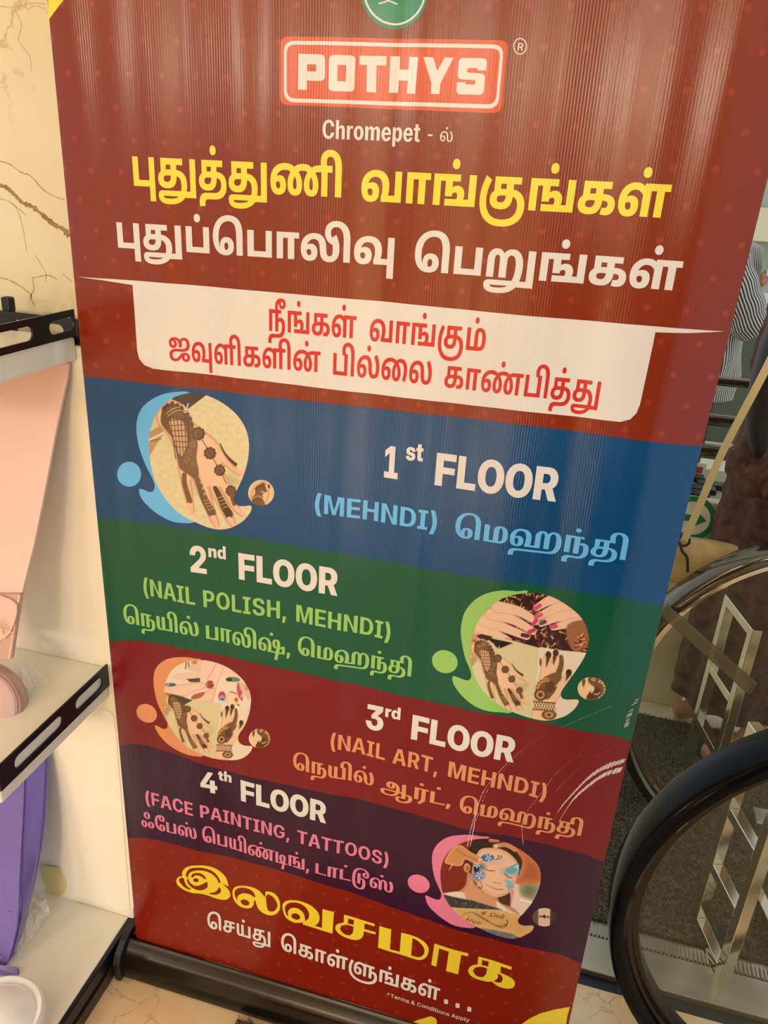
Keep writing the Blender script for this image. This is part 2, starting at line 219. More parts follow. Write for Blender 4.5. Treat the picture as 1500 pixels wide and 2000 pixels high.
# letter outlines: style -> glyph number -> "advance;contour;contour", points as dx,dy steps, q = curve control
GLYPHS = {
'heavy': {
18:'960;311,-12 q-89,0 q-123,41 q-65,80 0,58 q0,56 q68,83 q150,47 125,0 238,0 q54,0 q82,-9 q65,-19 29,-17 q38,-21 q43,-71 0,-51 q0,-84 q-109,-93 -103,0 q-27,0 q-68,6 -27,7 27,120 q14,-3 q28,-4 18,0 q33,0 q40,28 0,30 q0,22 q-23,26 q-40,13 q-48,4 -26,0 -263,0 q-42,0 q-48,-5 -18,-9 q-15,-8 q-16,-25 0,-16 q0,-34 q54,-28 47,0 q37,0 q53,22 q29,55 0,50 0,204 -136,0 0,-141 -166,-16 0,281 671,0 0,-124 -189,0 0,-194 q0,-68 q-34,-93 -34,-31 q-37,-37 q-115,-32',
24:'1901;284,-12 q-78,0 q-110,58 q-58,114 0,83 q0,103 q109,151 q199,82 135,0 q66,0 q108,-16 q97,-38 47,-30 24,-17 q78,-56 q94,-137 0,-91 q0,-69 q-49,-92 q-96,-45 -69,0 q-74,0 q-100,51 q-50,95 0,64 q0,55 q32,94 q58,82 38,33 27,26 q65,48 q151,43 90,0 q64,0 q97,-17 q89,-38 47,-32 26,-26 q45,-35 q63,-85 q33,-98 0,-54 q0,-69 q-49,-92 q-96,-45 -69,0 q-74,0 q-100,51 q-50,95 0,64 q0,55 q42,101 q71,85 43,29 26,24 q41,26 q88,33 q120,16 88,0 321,0 0,-124 -133,0 0,-443 -185,0 0,443 -31,0 q-48,0 q-69,-8 q-51,-14 q-39,-22 -18,-13 q-34,-22 q-44,-59 q-21,-70 0,-38 q0,-47 q29,-42 23,0 q20,0 q23,23 q9,40 0,25 q0,40 q-27,75 q-48,64 -34,22 q-39,30 q-90,28 -59,0 q-64,0 q-92,-33 -39,-27 q-30,-23 q-45,-60 q-24,-71 0,-42 q0,-48 q28,-43 24,0 q20,0 q23,23 q9,40 0,25 q0,59 q-63,105 -62,36 q-43,31 q-102,28 -72,0 q-81,0 q-118,-49 q-69,-83 -10,-50 q-2,-8 q-1,-25 0,-11 q0,-28 q11,-56 q35,-38 34,0 q17,0 q24,15 q14,29 0,21 q0,33 q-35,32 -29,0 q-37,0 q-58,-42 -29,-31 -30,98 q44,37 q100,54 65,0 q83,0 q102,-90 0,-87 q0,-58 q-50,-84 q-102,-46',
28:'852;69,0 0,567 185,0 0,-443 344,0 0,443 184,0 0,-567',
36:'1187;284,-12 q-78,0 q-110,58 q-58,115 0,83 q0,111 q101,149 q176,75 111,0 q95,0 q137,-47 q86,-82 q40,-107 0,-60 q0,-38 q-14,-86 -16,-35 179,0 0,443 185,0 0,-567 -551,0 -6,94 q19,33 q19,85 0,49 q0,62 q-45,86 q-84,46 -58,0 q-65,0 q-93,-55 q-49,-100 0,-67 q0,-41 q16,-56 q34,-28 26,0 q20,0 q25,15 q14,29 0,20 q0,34 q-35,31 -29,0 q-37,0 q-59,-42 -28,-31 -30,98 q44,37 q100,54 65,0 q85,0 q100,-91 0,-86 q0,-58 q-50,-84 q-102,-46',
41:'724;69,0 0,567 638,0 0,-124 -133,0 0,-443 -185,0 0,443 -135,0 0,-443',
42:'324;-81,851 q82,0 q125,-46 41,-40 q29,-28 q39,-74 q19,-111 0,-84 0,-468 -185,0 0,434 q0,60 q-5,101 q-24,78 -27,24 q-16,15 q-45,17 -30,0 q-41,0 q-47,-28 q-19,-45 0,-26 q0,-27 q14,-57 16,-31 -182,0 q-12,23 q-13,66 0,27 q0,60 q49,84 q82,52 q100,24',
46:'1024;423,-12 q-93,0 q-142,55 q-95,104 q-48,145 0,90 q0,107 q75,174 q135,122 q184,66 110,0 q79,0 q144,-36 53,-40 q44,-32 q58,-92 q28,-131 0,-92 0,-428 -185,0 0,363 q0,70 q-10,115 q-29,89 -28,30 q-27,29 q-79,28 -56,0 q-62,0 q-116,-41 q-89,-85 q-52,-131 0,-91 q0,-64 q18,-93 q29,-65 q39,-38 22,-9 43,5 q15,-2 q35,-3 17,0 q44,0 q36,49 0,35 q0,27 q-25,48 -34,0 q-30,0 q-35,-39 0,-38 q0,-38 q28,-59 15,-15 -147,9 q-12,18 q-16,63 0,37 q0,53 q44,80 q92,47 71,0 q78,0 q99,-54 q46,-89 0,-50 q0,-65 q-65,-91 q-121,-47',
78:'1236;69,0 0,567 690,0 0,-124 -197,0 0,-108 q30,17 q62,16 37,0 q68,0 q82,-47 q39,-70 0,-36 q0,-33 q-13,-43 -9,-15 128,0 -2,-124 -607,0 0,124 301,0 q8,11 q10,29 0,20 q0,31 q-31,29 -26,0 q-20,0 q-37,-13 -20,-15 0,-47 -185,0 0,274 -123,0 0,-443;912,0 -7,124 77,0 0,443 185,0 0,-567;619,658 q-43,0 q-55,51 0,40 q0,42 q55,50 42,0 q43,0 q54,-50 0,-42 q0,-40 q-54,-51',
84:'963;311,-12 q-89,0 q-123,41 q-65,80 0,58 q0,56 q68,83 q150,47 125,0 191,0 q110,0 q163,-49 q89,-112 0,-96 q0,-76 q-63,-100 -53,-33 q-39,-23 q-101,-28 q-125,-13 -76,0 -110,0 q-48,0 q-49,-9 -17,-12 q-14,-10 q-16,-34 0,-28 q0,-12 q2,-20 1,-11 -182,-9 q-3,23 q-3,44 0,24 q0,45 q39,70 32,22 q22,15 q50,18 q72,8 55,0 131,0 q64,0 q103,8 q80,24 25,23 q20,19 q23,52 0,35 q0,38 q-28,51 q-49,28 q-66,12 -38,0 -217,0 q-42,0 q-48,-5 -18,-9 q-15,-8 q-16,-25 0,-16 q0,-33 q54,-29 47,0 q37,0 q53,22 q29,55 0,50 0,204 -136,0 0,-141 -166,-16 0,281 671,0 0,-124 -189,0 0,-194 q0,-68 q-34,-93 -34,-31 q-37,-37 q-115,-32;508,658 q-43,0 q-55,51 0,40 q0,42 q55,50 42,0 q43,0 q54,-50 0,-42 q0,-40 q-54,-51',
87:'852;69,0 0,567 185,0 0,-443 344,0 0,443 184,0 0,-567;426,658 q-42,0 q-55,51 0,40 q0,42 q55,50 42,0 q42,0 q54,-50 0,-42 q0,-40 q-54,-51',
93:'1235;284,-12 q-78,0 q-110,59 q-58,115 0,84 q0,83 q59,124 q101,84 q131,42 70,0 q59,0 q96,-24 q88,-47 47,-37 -79,-124 q-37,45 q-97,63 -74,0 q-58,0 q-90,-53 q-49,-99 0,-70 q0,-41 q16,-56 q34,-28 26,0 q20,0 q25,15 q14,29 0,20 q0,34 q-35,31 -29,0 q-37,0 q-59,-42 -28,-31 -30,98 q44,37 q100,54 65,0 q83,0 q102,-89 0,-88 q0,-58 q-50,-84 q-102,-46;588,0 0,472 21,0 1,95 608,0 0,-124 -133,0 0,-443 -185,0 0,443 -127,0 0,-443;618,658 q-42,0 q-55,51 0,40 q0,42 q55,50 42,0 q42,0 q54,-50 0,-42 q0,-40 q-54,-51',
102:'1236;586,-12 q-89,0 q-123,41 q-65,80 0,58 q0,56 q68,83 q151,47 124,0 162,0 q107,0 q147,-48 q93,-85 q43,-108 0,-60 q0,-83 q-60,-124 q-106,-87 q-139,-54 q-159,-25 -82,0 -26,0 q-138,0 q-199,55 q-134,94 q-79,122 q-34,134 0,65 0,14 q0,83 q37,148 q63,130 37,56 144,-80 q-37,-54 q-47,-113 q-24,-110 0,-52 0,-18 q0,-73 q45,-126 q97,-94 q156,-53 110,0 14,0 q85,0 q138,29 q99,59 q54,92 0,63 q0,71 q-62,82 q-99,34 -56,0 -175,0 q-42,0 q-48,-5 -17,-9 q-16,-8 q-15,-25 0,-16 q0,-34 q53,-28 47,0 q37,0 q53,22 q30,55 0,50 0,204 -137,0 0,-147 -166,-16 0,287 671,0 0,-124 -189,0 0,-194 q0,-68 q-34,-93 -33,-31 q-38,-37 q-115,-32',
122:'1280;311,-12 q-88,0 q-124,41 q-65,80 0,58 q0,56 q68,83 q150,47 125,0 197,0 q62,0 q126,-28 q105,-65 q63,-112 0,-86 q0,-54 q-33,-89 -24,-40 2,-22 q-43,-59 q-144,-79 q-193,-40 -120,0 -23,0 q-103,0 q-146,36 q-77,74 0,57 q0,25 q18,36 16,13 q20,14 q60,13 42,0 901,0 89,-124 -415,0 -56,17 -494,0 q-8,0 q-11,-6 0,-8 q0,-15 q72,-20 82,0 44,0 q69,0 q113,15 q89,33 30,27 7,31 q19,23 q25,46 q11,57 0,39 q0,65 q-55,77 q-95,33 -60,0 -187,0 q-42,0 q-48,-5 -18,-9 q-15,-8 q-16,-25 0,-16 q0,-33 q54,-29 47,0 q37,0 q53,22 q29,55 0,50 0,204 -136,0 0,-141 -166,-16 0,281 672,0 0,-124 -190,0 0,-194 q0,-68 q-34,-94 -34,-30 q-37,-37 q-115,-32;1026,-177 0,744 184,0 0,-744',
131:'852;598,-283 0,283 -529,0 0,567 185,0 0,-443 344,0 0,443 184,0 0,-850',
143:'1341;686,579 q94,0 q131,-81 q68,-154 0,-109 q0,-104 q-41,-158 -38,-67 -11,-41 q-72,-96 q-245,-90 -171,0 -49,0 q-108,0 q-146,36 q-75,74 0,57 q0,25 q18,36 17,13 q19,15 q60,12 42,0 972,0 0,-124 -347,0 -54,17 -546,0 q-8,0 q-11,-6 0,-8 q0,-15 q75,-20 89,0 29,0 q115,0 q158,42 48,49 20,44 q25,38 q34,102 q16,112 0,52 q0,77 q-29,100 q-56,48 -38,0 q-23,0 q-32,-12 -11,-13 q-21,-19 q-14,-61 0,-49 0,-301 -185,0 0,299 q0,55 q-6,62 -14,17 q-7,10 q-22,12 -16,0 q-15,0 q-23,-11 -8,-10 q-16,-19 q-7,-62 0,-49 0,-304 -184,0 0,315 q0,58 q20,81 q36,58 27,21 q29,23 q75,23 47,0 q55,0 q75,-32 q55,-62 24,-45 -62,5 q29,42 q66,60 q85,32;1087,-177 0,744 185,0 0,-744',
145:'1495;1037,851 q87,0 q130,-44 45,-38 q49,-37 q56,-98 q22,-131 0,-84 0,-419 -185,0 0,413 q0,71 q-14,100 q-31,70 -28,24 q-22,24 q-64,25 -44,0 q-55,0 q-67,-36 q-31,-55 0,-30 q0,-26 q13,-41 q29,-31 q48,-21 34,-7 -1,-132 q-80,4 q-131,65 q-76,113 0,74 q0,68 q70,112 q141,67;283,-12 q-77,0 q-110,59 q-58,114 0,84 q0,83 q61,125 q107,84 q143,42 81,0 q80,0 q111,-31 41,-33 q34,-26 q45,-74 q24,-106 3,-74 q1,-25 q6,-38 q13,-28 10,-10 q11,-11 q30,-11 19,0 q29,0 q38,26 q20,61 0,53 q0,46 q-18,79 q-30,73 -20,33 154,84 q32,-46 q44,-95 q23,-103 0,-59 q0,-78 q-59,-125 q-121,-73 -96,0 q-59,0 q-85,21 -32,22 q-42,29 q-46,98 -7,72 q-3,34 q-8,64 q-17,55 -16,21 q-18,24 q-58,27 -47,0 q-61,0 q-95,-54 q-56,-99 0,-69 q0,-41 q16,-56 q34,-28 26,0 q21,0 q25,15 q14,29 0,20 q0,33 q-35,32 -30,0 q-36,0 q-59,-42 -28,-31 -30,98 q44,37 q100,54 65,0 q83,0 q102,-89 0,-88 q0,-58 q-50,-84 q-102,-46',
156:'1187;284,-12 q-78,0 q-110,58 q-58,115 0,83 q0,111 q101,149 q175,75 111,0 q96,0 q137,-47 q86,-82 q40,-107 0,-60 q0,-38 q-14,-86 -16,-35 179,0 0,443 185,0 0,-567 -551,0 -6,94 q19,33 q19,85 0,49 q0,62 q-45,86 q-84,46 -58,0 q-65,0 q-93,-55 q-49,-100 0,-67 q0,-41 q16,-56 q34,-28 26,0 q20,0 q25,15 q14,29 0,20 q0,34 q-35,31 -29,0 q-37,0 q-59,-42 -28,-31 -30,98 q44,37 q100,54 65,0 q85,0 q100,-91 0,-86 q0,-58 q-50,-84 q-102,-46;933,-283 0,291 185,0 0,-291',
},
'square': {
18:'846;273,-12 q-70,0 q-106,41 q-59,78 0,57 q0,55 q63,80 q134,46 105,0 186,0 q61,0 q80,-10 q56,-23 24,-19 q29,-21 q32,-69 0,-44 q0,-79 q-96,-92 -91,0 q-22,0 q-54,5 -24,7 22,97 q13,-4 q23,-2 13,0 q39,0 q41,35 0,39 q0,27 q-24,33 q-44,18 q-58,5 -33,0 -190,0 q-33,0 q-59,-8 -19,-12 q-17,-10 q-16,-31 0,-22 q0,-39 q56,-37 46,0 q35,0 q49,25 q27,62 0,54 0,230 -134,0 0,-158 -128,-16 0,275 571,0 0,-101 -170,0 0,-221 q0,-71 q-24,-80 -24,-28 q-34,-39 q-107,-33',
20:'746;273,-12 q-70,0 q-106,41 q-59,78 0,57 q0,55 q63,80 q134,46 105,0 362,0 0,-97 -379,0 q-33,0 q-59,-8 -19,-12 q-17,-10 q-16,-31 0,-22 q0,-39 q56,-36 46,0 q35,0 q49,24 q27,61 0,55 0,230 -134,0 0,-158 -128,-16 0,275 572,0 0,-101 -173,0 0,-221 q0,-71 q-23,-80 -24,-28 q-34,-39 q-107,-33',
21:'1030;322,573 q73,0 q98,-36 q63,-59 16,-32 -43,-10 q18,45 q60,61 q82,31 49,0 q83,0 q108,-66 q54,-110 0,-67 q0,-84 q-59,-108 -52,-33 q-34,-21 q-82,-25 q-100,-11 -62,0 -200,0 q-46,0 q-59,-8 q-39,-16 -17,-11 q-25,-17 q-23,-52 0,-37 q0,-41 q29,-56 q55,-29 37,0 q35,0 q58,21 q57,48 35,39 q46,53 q82,57 q88,23 54,0 q51,0 q79,-27 q54,-51 q27,-66 0,-39 q0,-46 q-39,-72 q-81,-42 -62,0 q-54,0 q-70,28 q-39,44 q-17,54 0,26 q0,37 q41,76 26,23 109,-9 q-35,-32 q-29,-58 0,-25 q0,-30 q33,-36 29,0 q23,0 q28,17 q14,31 0,19 q0,19 q-12,30 q-22,21 q-35,11 -24,0 q-22,0 q-37,-6 -18,-10 q-16,-7 q-27,-19 q-33,-35 -25,-30 q-38,-45 q-80,-62 q-98,-32 -66,0 q-91,0 q-111,62 q-52,103 0,61 q0,61 q42,86 37,29 q31,25 q78,31 q99,13 60,0 165,0 q48,0 q84,6 q71,18 27,21 q27,20 q29,64 0,48 q0,50 q-29,63 q-51,31 -32,0 q-24,0 q-35,-15 -13,-15 q-14,-19 q-15,-56 0,-58 0,-98 -142,0 0,80 q0,43 q-16,69 q-38,50 q-65,26 -49,0 q-4,0 q-18,-2 -4,-2 -30,-6 q-38,-11 q-42,-38 q-16,-47 0,-24 q0,-34 q28,-45 35,0 q31,0 q28,34 0,30 q0,29 q-23,47 q-51,30 -43,2 112,48 q32,-7 q58,-39 q35,-65 0,-45 q0,-74 q-95,-86 -89,0 q-58,0 q-80,43 q-43,82 0,56 q0,67 q72,98 q126,54',
28:'763;73,0 0,561 142,0 0,-459 332,0 0,459 143,0 0,-561',
33:'1029;255,-12 q-64,0 q-96,55 q-53,113 0,86 q0,80 q52,124 q94,84 q122,43 69,0 q63,0 q96,-28 36,-31 q27,-23 q35,-64 q21,-101 4,-78 q2,-32 q6,-56 q16,-42 15,-12 q9,-8 q23,-8 15,0 q28,0 q41,28 q22,68 0,60 q0,50 q-24,103 q-46,101 -31,42 121,66 q62,-80 q61,-176 0,-97 q0,-82 q-49,-120 q-106,-65 -87,0 q-44,0 q-74,22 -29,26 q-32,29 q-38,94 -5,75 q-2,42 q-8,68 q-14,54 -13,19 q-17,26 q-56,27 -42,0 q-62,0 q-89,-62 q-46,-109 0,-71 q0,-53 q19,-63 q36,-26 25,0 q21,0 q27,18 q15,35 0,26 q0,40 q-37,43 -33,0 q-35,0 q-61,-45 -24,-27 -21,90 q34,33 q84,46 57,0 q76,0 q93,-91 0,-82 q0,-58 q-43,-82 q-84,-44',
34:'1080;255,-12 q-64,0 q-96,55 q-53,113 0,86 q0,81 q51,124 q87,84 q114,42 65,0 q49,0 q76,-19 q70,-38 40,-29 -55,-112 q-32,40 q-90,55 -61,0 q-57,0 q-84,-59 q-48,-109 0,-74 q0,-53 q20,-63 q36,-27 25,0 q20,0 q28,18 q15,35 0,27 q0,41 q-38,42 -32,0 q-36,0 q-60,-45 -24,-27 -21,90 q34,33 q84,46 57,0 q77,0 q92,-91 0,-82 q0,-58 q-42,-82 q-84,-44;520,0 0,454 18,26 1,81 524,0 0,-101 -126,0 0,-460 -143,0 0,460 -131,0 0,-460',
36:'1052;255,-12 q-64,0 q-96,55 q-53,113 0,86 q0,108 q87,147 q148,76 93,0 q85,0 q119,-46 q75,-80 q34,-104 0,-57 q0,-52 q-20,-93 -14,-39 186,0 0,459 143,0 0,-561 -471,0 -8,78 q16,34 q25,97 0,61 q0,65 q-41,88 q-80,47 -58,0 q-62,0 q-87,-65 q-45,-109 0,-68 q0,-53 q20,-63 q36,-26 25,0 q21,0 q27,18 q15,35 0,26 q0,41 q-38,42 -32,0 q-36,0 q-60,-45 -24,-27 -21,90 q34,33 q84,46 57,0 q76,0 q93,-90 0,-83 q0,-58 q-43,-82 q-84,-44',
41:'638;73,0 0,561 548,0 0,-101 -126,0 0,-460 -143,0 0,460 -137,0 0,-460',
42:'289;-70,850 q71,0 q101,-39 30,-31 q24,-24 q38,-72 q21,-115 0,-91 0,-478 -142,0 0,447 q0,74 q-10,101 q-23,67 -22,23 q-17,18 q-42,20 -28,0 q-39,0 q-46,-32 q-21,-50 0,-28 q0,-29 q17,-64 15,-32 -140,0 q-12,24 q-15,67 0,33 q0,56 q41,79 q70,51 q86,25',
46:'909;377,-12 q-78,0 q-121,56 q-85,105 q-43,147 0,90 q0,106 q66,171 q119,122 q163,65 97,0 q67,0 q111,-30 47,-35 q40,-30 q51,-79 q24,-123 0,-96 0,-457 -143,0 0,424 q0,43 q-6,98 q-25,90 -26,30 q-28,33 q-72,28 -49,0 q-56,0 q-107,-43 q-86,-89 q-51,-140 0,-96 q0,-65 q18,-97 q32,-71 q43,-44 26,-11 30,2 q13,-3 q30,-4 14,0 q52,0 q37,60 0,41 q0,36 q-31,51 -33,0 q-25,0 q-40,-41 0,-44 q0,-39 q24,-64 18,-20 -112,-3 q-13,19 q-34,68 0,48 q0,50 q41,78 q85,46 65,0 q65,0 q82,-49 q40,-83 0,-50 q0,-67 q-56,-89 q-105,-45',
48:'1189;256,-12 q-65,0 q-96,55 q-53,112 0,86 q0,99 q92,149 q174,84 120,0 q57,0 q91,-14 q83,-35 45,-30 25,-22 q61,-51 q81,-142 0,-93 q0,-63 q-45,-89 q-82,-46 -59,0 q-66,0 q-82,52 q-38,91 0,56 q0,56 q31,102 q56,91 38,40 18,13 q47,42 q113,42 58,0 q101,0 q123,-78 q57,-132 0,-79 q0,-60 q-24,-106 q-36,-93 -20,-36 -122,52 q25,44 q34,116 0,73 q0,63 q-37,88 q-68,44 -48,0 q-35,0 q-64,-23 -26,-26 q-29,-23 q-40,-70 q-20,-87 0,-49 q0,-58 q30,-48 22,0 q21,0 q24,28 q9,50 0,31 q0,66 q-54,116 -51,33 q-43,32 q-102,29 -58,0 q-77,0 q-110,-52 q-63,-86 -8,-52 q-1,-11 q-3,-26 0,-17 q0,-52 q19,-62 q36,-26 26,0 q20,0 q28,18 q15,35 0,26 q0,40 q-37,43 -33,0 q-36,0 q-58,-45 -26,-27 -21,90 q34,33 q84,46 57,0 q78,0 q91,-91 0,-82 q0,-58 q-42,-82 q-83,-44',
78:'1093;73,0 0,561 603,0 0,-101 -189,0 0,-130 q23,14 q57,18 36,0 q61,0 q72,-44 q32,-70 0,-37 q0,-35 q-19,-55 -13,-19 257,0 -1,-102 -648,0 0,102 250,0 q11,12 q21,47 0,29 q0,39 q-35,31 -30,0 q-19,0 q-38,-15 -17,-13 0,-74 -143,0 0,302 -129,0 0,-460;815,0 -29,102 91,0 0,459 143,0 0,-561;547,665 q-34,0 q-44,45 0,35 q0,35 q44,45 33,0 q35,0 q43,-45 0,-35 q0,-35 q-43,-45',
83:'1687;255,-12 q-64,0 q-96,55 q-53,112 0,86 q0,99 q92,149 q173,84 121,0 q57,0 q91,-14 q83,-35 45,-30 25,-23 q63,-51 q79,-143 0,-92 q0,-62 q-44,-88 q-84,-47 -58,0 q-66,0 q-82,52 q-38,90 0,55 q0,55 q29,102 q61,93 44,41 21,22 q52,38 q115,37 81,0 q48,0 q82,-13 q74,-31 37,-28 20,-17 q46,-39 q65,-92 q34,-106 0,-62 q0,-62 q-44,-88 q-83,-47 -59,0 q-66,0 q-82,52 q-38,90 0,55 q0,55 q29,100 q57,87 38,36 38,31 q35,23 q73,29 q105,15 83,0 277,0 0,-101 -127,0 0,-460 -142,0 0,460 -33,0 q-49,0 q-65,-6 q-45,-13 q-37,-22 -20,-17 q-28,-18 q-38,-65 q-19,-81 0,-43 q0,-61 q31,-49 21,0 q20,0 q24,27 q10,50 0,32 q0,41 q-20,84 q-45,73 -37,24 q-40,33 q-87,21 -46,0 q-63,0 q-81,-32 -24,-21 q-33,-24 q-45,-67 q-22,-82 0,-50 q0,-57 q29,-52 23,0 q21,0 q23,27 q10,50 0,31 q0,66 q-53,116 -51,34 q-44,32 q-101,29 -59,0 q-77,0 q-110,-52 q-63,-86 -8,-52 q-1,-11 q-3,-23 0,-20 q0,-55 q20,-61 q36,-24 24,0 q21,0 q28,18 q15,35 0,26 q0,40 q-37,43 -33,0 q-36,0 q-58,-45 -26,-27 -21,90 q34,33 q84,46 57,0 q78,0 q91,-91 0,-82 q0,-58 q-42,-82 q-84,-44;844,665 q-34,0 q-44,45 0,35 q0,35 q44,45 33,0 q35,0 q43,-45 0,-35 q0,-35 q-43,-45',
84:'842;273,-12 q-70,0 q-106,41 q-59,78 0,57 q0,55 q63,80 q135,46 105,0 141,0 q97,0 q145,-50 q82,-108 0,-89 q0,-67 q-53,-95 -49,-35 q-30,-22 q-84,-30 q-114,-15 -75,0 -61,0 q-61,0 q-49,-11 -15,-12 q-16,-12 q-17,-38 0,-31 q0,-10 q3,-23 1,-11 -140,-7 q-3,21 q-4,41 0,23 q0,46 q35,66 30,21 q19,13 q50,18 q74,8 55,0 71,0 q79,0 q97,13 q58,27 19,21 q20,20 q19,55 0,36 q0,43 q-33,54 q-55,32 q-69,11 -36,0 -149,0 q-33,0 q-59,-8 -19,-12 q-17,-10 q-16,-31 0,-22 q0,-38 q56,-37 46,0 q35,0 q49,24 q27,62 0,54 0,230 -134,0 0,-158 -128,-16 0,275 572,0 0,-101 -171,0 0,-221 q0,-71 q-24,-80 -24,-28 q-33,-39 q-108,-33;443,665 q-34,0 q-44,45 0,35 q0,35 q44,45 34,0 q34,0 q44,-45 0,-35 q0,-35 q-44,-45',
86:'1250;255,-12 q-64,0 q-96,55 q-53,112 0,86 q0,99 q92,149 q174,84 120,0 q57,0 q91,-14 q83,-35 45,-30 24,-23 q64,-50 q79,-145 0,-91 q0,-62 q-44,-88 q-83,-47 -58,0 q-66,0 q-83,52 q-38,90 0,55 q0,55 q29,99 q56,88 39,36 37,31 q36,23 q72,29 q105,15 81,0 279,0 0,-101 -126,0 0,-460 -143,0 0,460 -32,0 q-50,0 q-64,-6 q-45,-13 q-37,-22 -20,-17 q-28,-18 q-38,-65 q-19,-81 0,-43 q0,-61 q30,-49 22,0 q21,0 q23,27 q10,50 0,32 q0,65 q-53,116 -51,34 q-44,32 q-101,29 -59,0 q-77,0 q-110,-52 q-63,-86 -8,-52 q-1,-11 q-3,-24 0,-19 q0,-52 q19,-62 q37,-26 25,0 q21,0 q27,18 q15,35 0,26 q0,40 q-37,43 -33,0 q-36,0 q-58,-45 -26,-27 -21,90 q34,33 q84,46 57,0 q78,0 q91,-91 0,-82 q0,-58 q-42,-82 q-84,-44;624,665 q-34,0 q-44,45 0,35 q0,35 q44,45 34,0 q34,0 q43,-45 0,-35 q0,-35 q-43,-45',
88:'863;573,573 q86,0 q107,-77 q51,-137 0,-89 q0,-77 q-34,-104 -38,-32 q-25,-21 q-61,-25 q-87,-11 -64,0 -435,0 0,561 142,0 0,-459 162,0 0,264 q0,58 q26,76 26,25 q24,24 q72,24;582,472 q-11,0 q-21,-7 -9,-9 q-11,-12 q-10,-43 0,-48 0,-251 31,0 q47,0 q54,31 q22,74 0,63 q0,56 q-18,91 q-40,55;431,665 q-34,0 q-44,45 0,35 q0,35 q44,45 33,0 q35,0 q43,-45 0,-35 q0,-35 q-43,-45',
89:'954;339,0 0,561 143,0 0,-459 256,0 0,459 143,0 0,-561;236,-12 q-42,0 q-56,23 -20,22 q-12,16 q-21,39 q-12,61 0,47 0,365 143,0 0,-361 q0,-38 q8,-42 11,-13 q6,-8 q25,-9 14,0 q24,0 q39,29 17,26 -1,-103 q-22,-23 q-62,-31;476,665 q-34,0 q-43,45 0,35 q0,35 q43,45 34,0 q34,0 q44,-45 0,-35 q0,-35 q-44,-45',
92:'1029;255,-12 q-64,0 q-96,55 q-53,113 0,86 q0,80 q52,124 q94,84 q122,43 69,0 q63,0 q96,-28 36,-31 q27,-23 q35,-64 q21,-101 4,-78 q2,-32 q6,-56 q16,-42 15,-12 q9,-8 q23,-8 15,0 q28,0 q41,28 q22,68 0,60 q0,50 q-24,103 q-46,101 -31,42 121,66 q62,-80 q61,-176 0,-97 q0,-82 q-49,-120 q-106,-65 -87,0 q-44,0 q-74,22 -29,26 q-32,29 q-38,94 -5,75 q-2,42 q-8,68 q-14,54 -13,19 q-17,26 q-56,27 -42,0 q-62,0 q-89,-62 q-46,-109 0,-71 q0,-53 q19,-63 q36,-26 25,0 q21,0 q27,18 q15,35 0,26 q0,40 q-37,43 -33,0 q-35,0 q-61,-45 -24,-27 -21,90 q34,33 q84,46 57,0 q76,0 q93,-91 0,-82 q0,-58 q-43,-82 q-84,-44;515,665 q-34,0 q-43,45 0,35 q0,35 q43,45 34,0 q34,0 q44,-45 0,-35 q0,-35 q-44,-45',
93:'1080;255,-12 q-64,0 q-96,55 q-53,113 0,86 q0,81 q51,124 q87,84 q114,42 65,0 q49,0 q76,-19 q70,-38 40,-29 -55,-112 q-32,40 q-90,55 -61,0 q-57,0 q-84,-59 q-48,-109 0,-74 q0,-53 q20,-63 q36,-27 25,0 q20,0 q28,18 q15,35 0,27 q0,41 q-38,42 -32,0 q-36,0 q-60,-45 -24,-27 -21,90 q34,33 q84,46 57,0 q77,0 q92,-91 0,-82 q0,-58 q-42,-82 q-84,-44;520,0 0,454 18,26 1,81 524,0 0,-101 -126,0 0,-460 -143,0 0,460 -131,0 0,-460;540,665 q-34,0 q-44,45 0,35 q0,35 q44,45 34,0 q34,0 q44,-45 0,-35 q0,-35 q-44,-45',
102:'1091;518,-12 q-67,0 q-106,41 q-59,78 0,57 q0,55 q62,80 q134,46 106,0 119,0 q94,0 q133,-50 q82,-84 q37,-107 0,-58 q0,-81 q-52,-122 q-91,-86 q-120,-54 q-138,-24 -72,0 -23,0 q-115,0 q-170,52 q-117,92 q-72,117 q-32,131 0,64 0,20 q0,88 q36,148 q58,126 32,54 115,-62 q-30,-50 q-48,-111 q-28,-120 0,-63 0,-22 q0,-76 q42,-131 q90,-97 q142,-56 100,0 7,0 q79,0 q126,32 q89,65 q46,97 0,67 q0,70 q-56,90 q-98,44 -66,0 -118,0 q-32,0 q-59,-8 -19,-12 q-17,-10 q-16,-30 0,-23 q0,-39 q56,-36 46,0 q35,0 q49,24 q27,61 0,55 0,230 -134,0 0,-181 -129,-16 0,298 574,0 0,-101 -174,0 0,-221 q0,-71 q-24,-80 -23,-28 q-34,-39 q-107,-33',
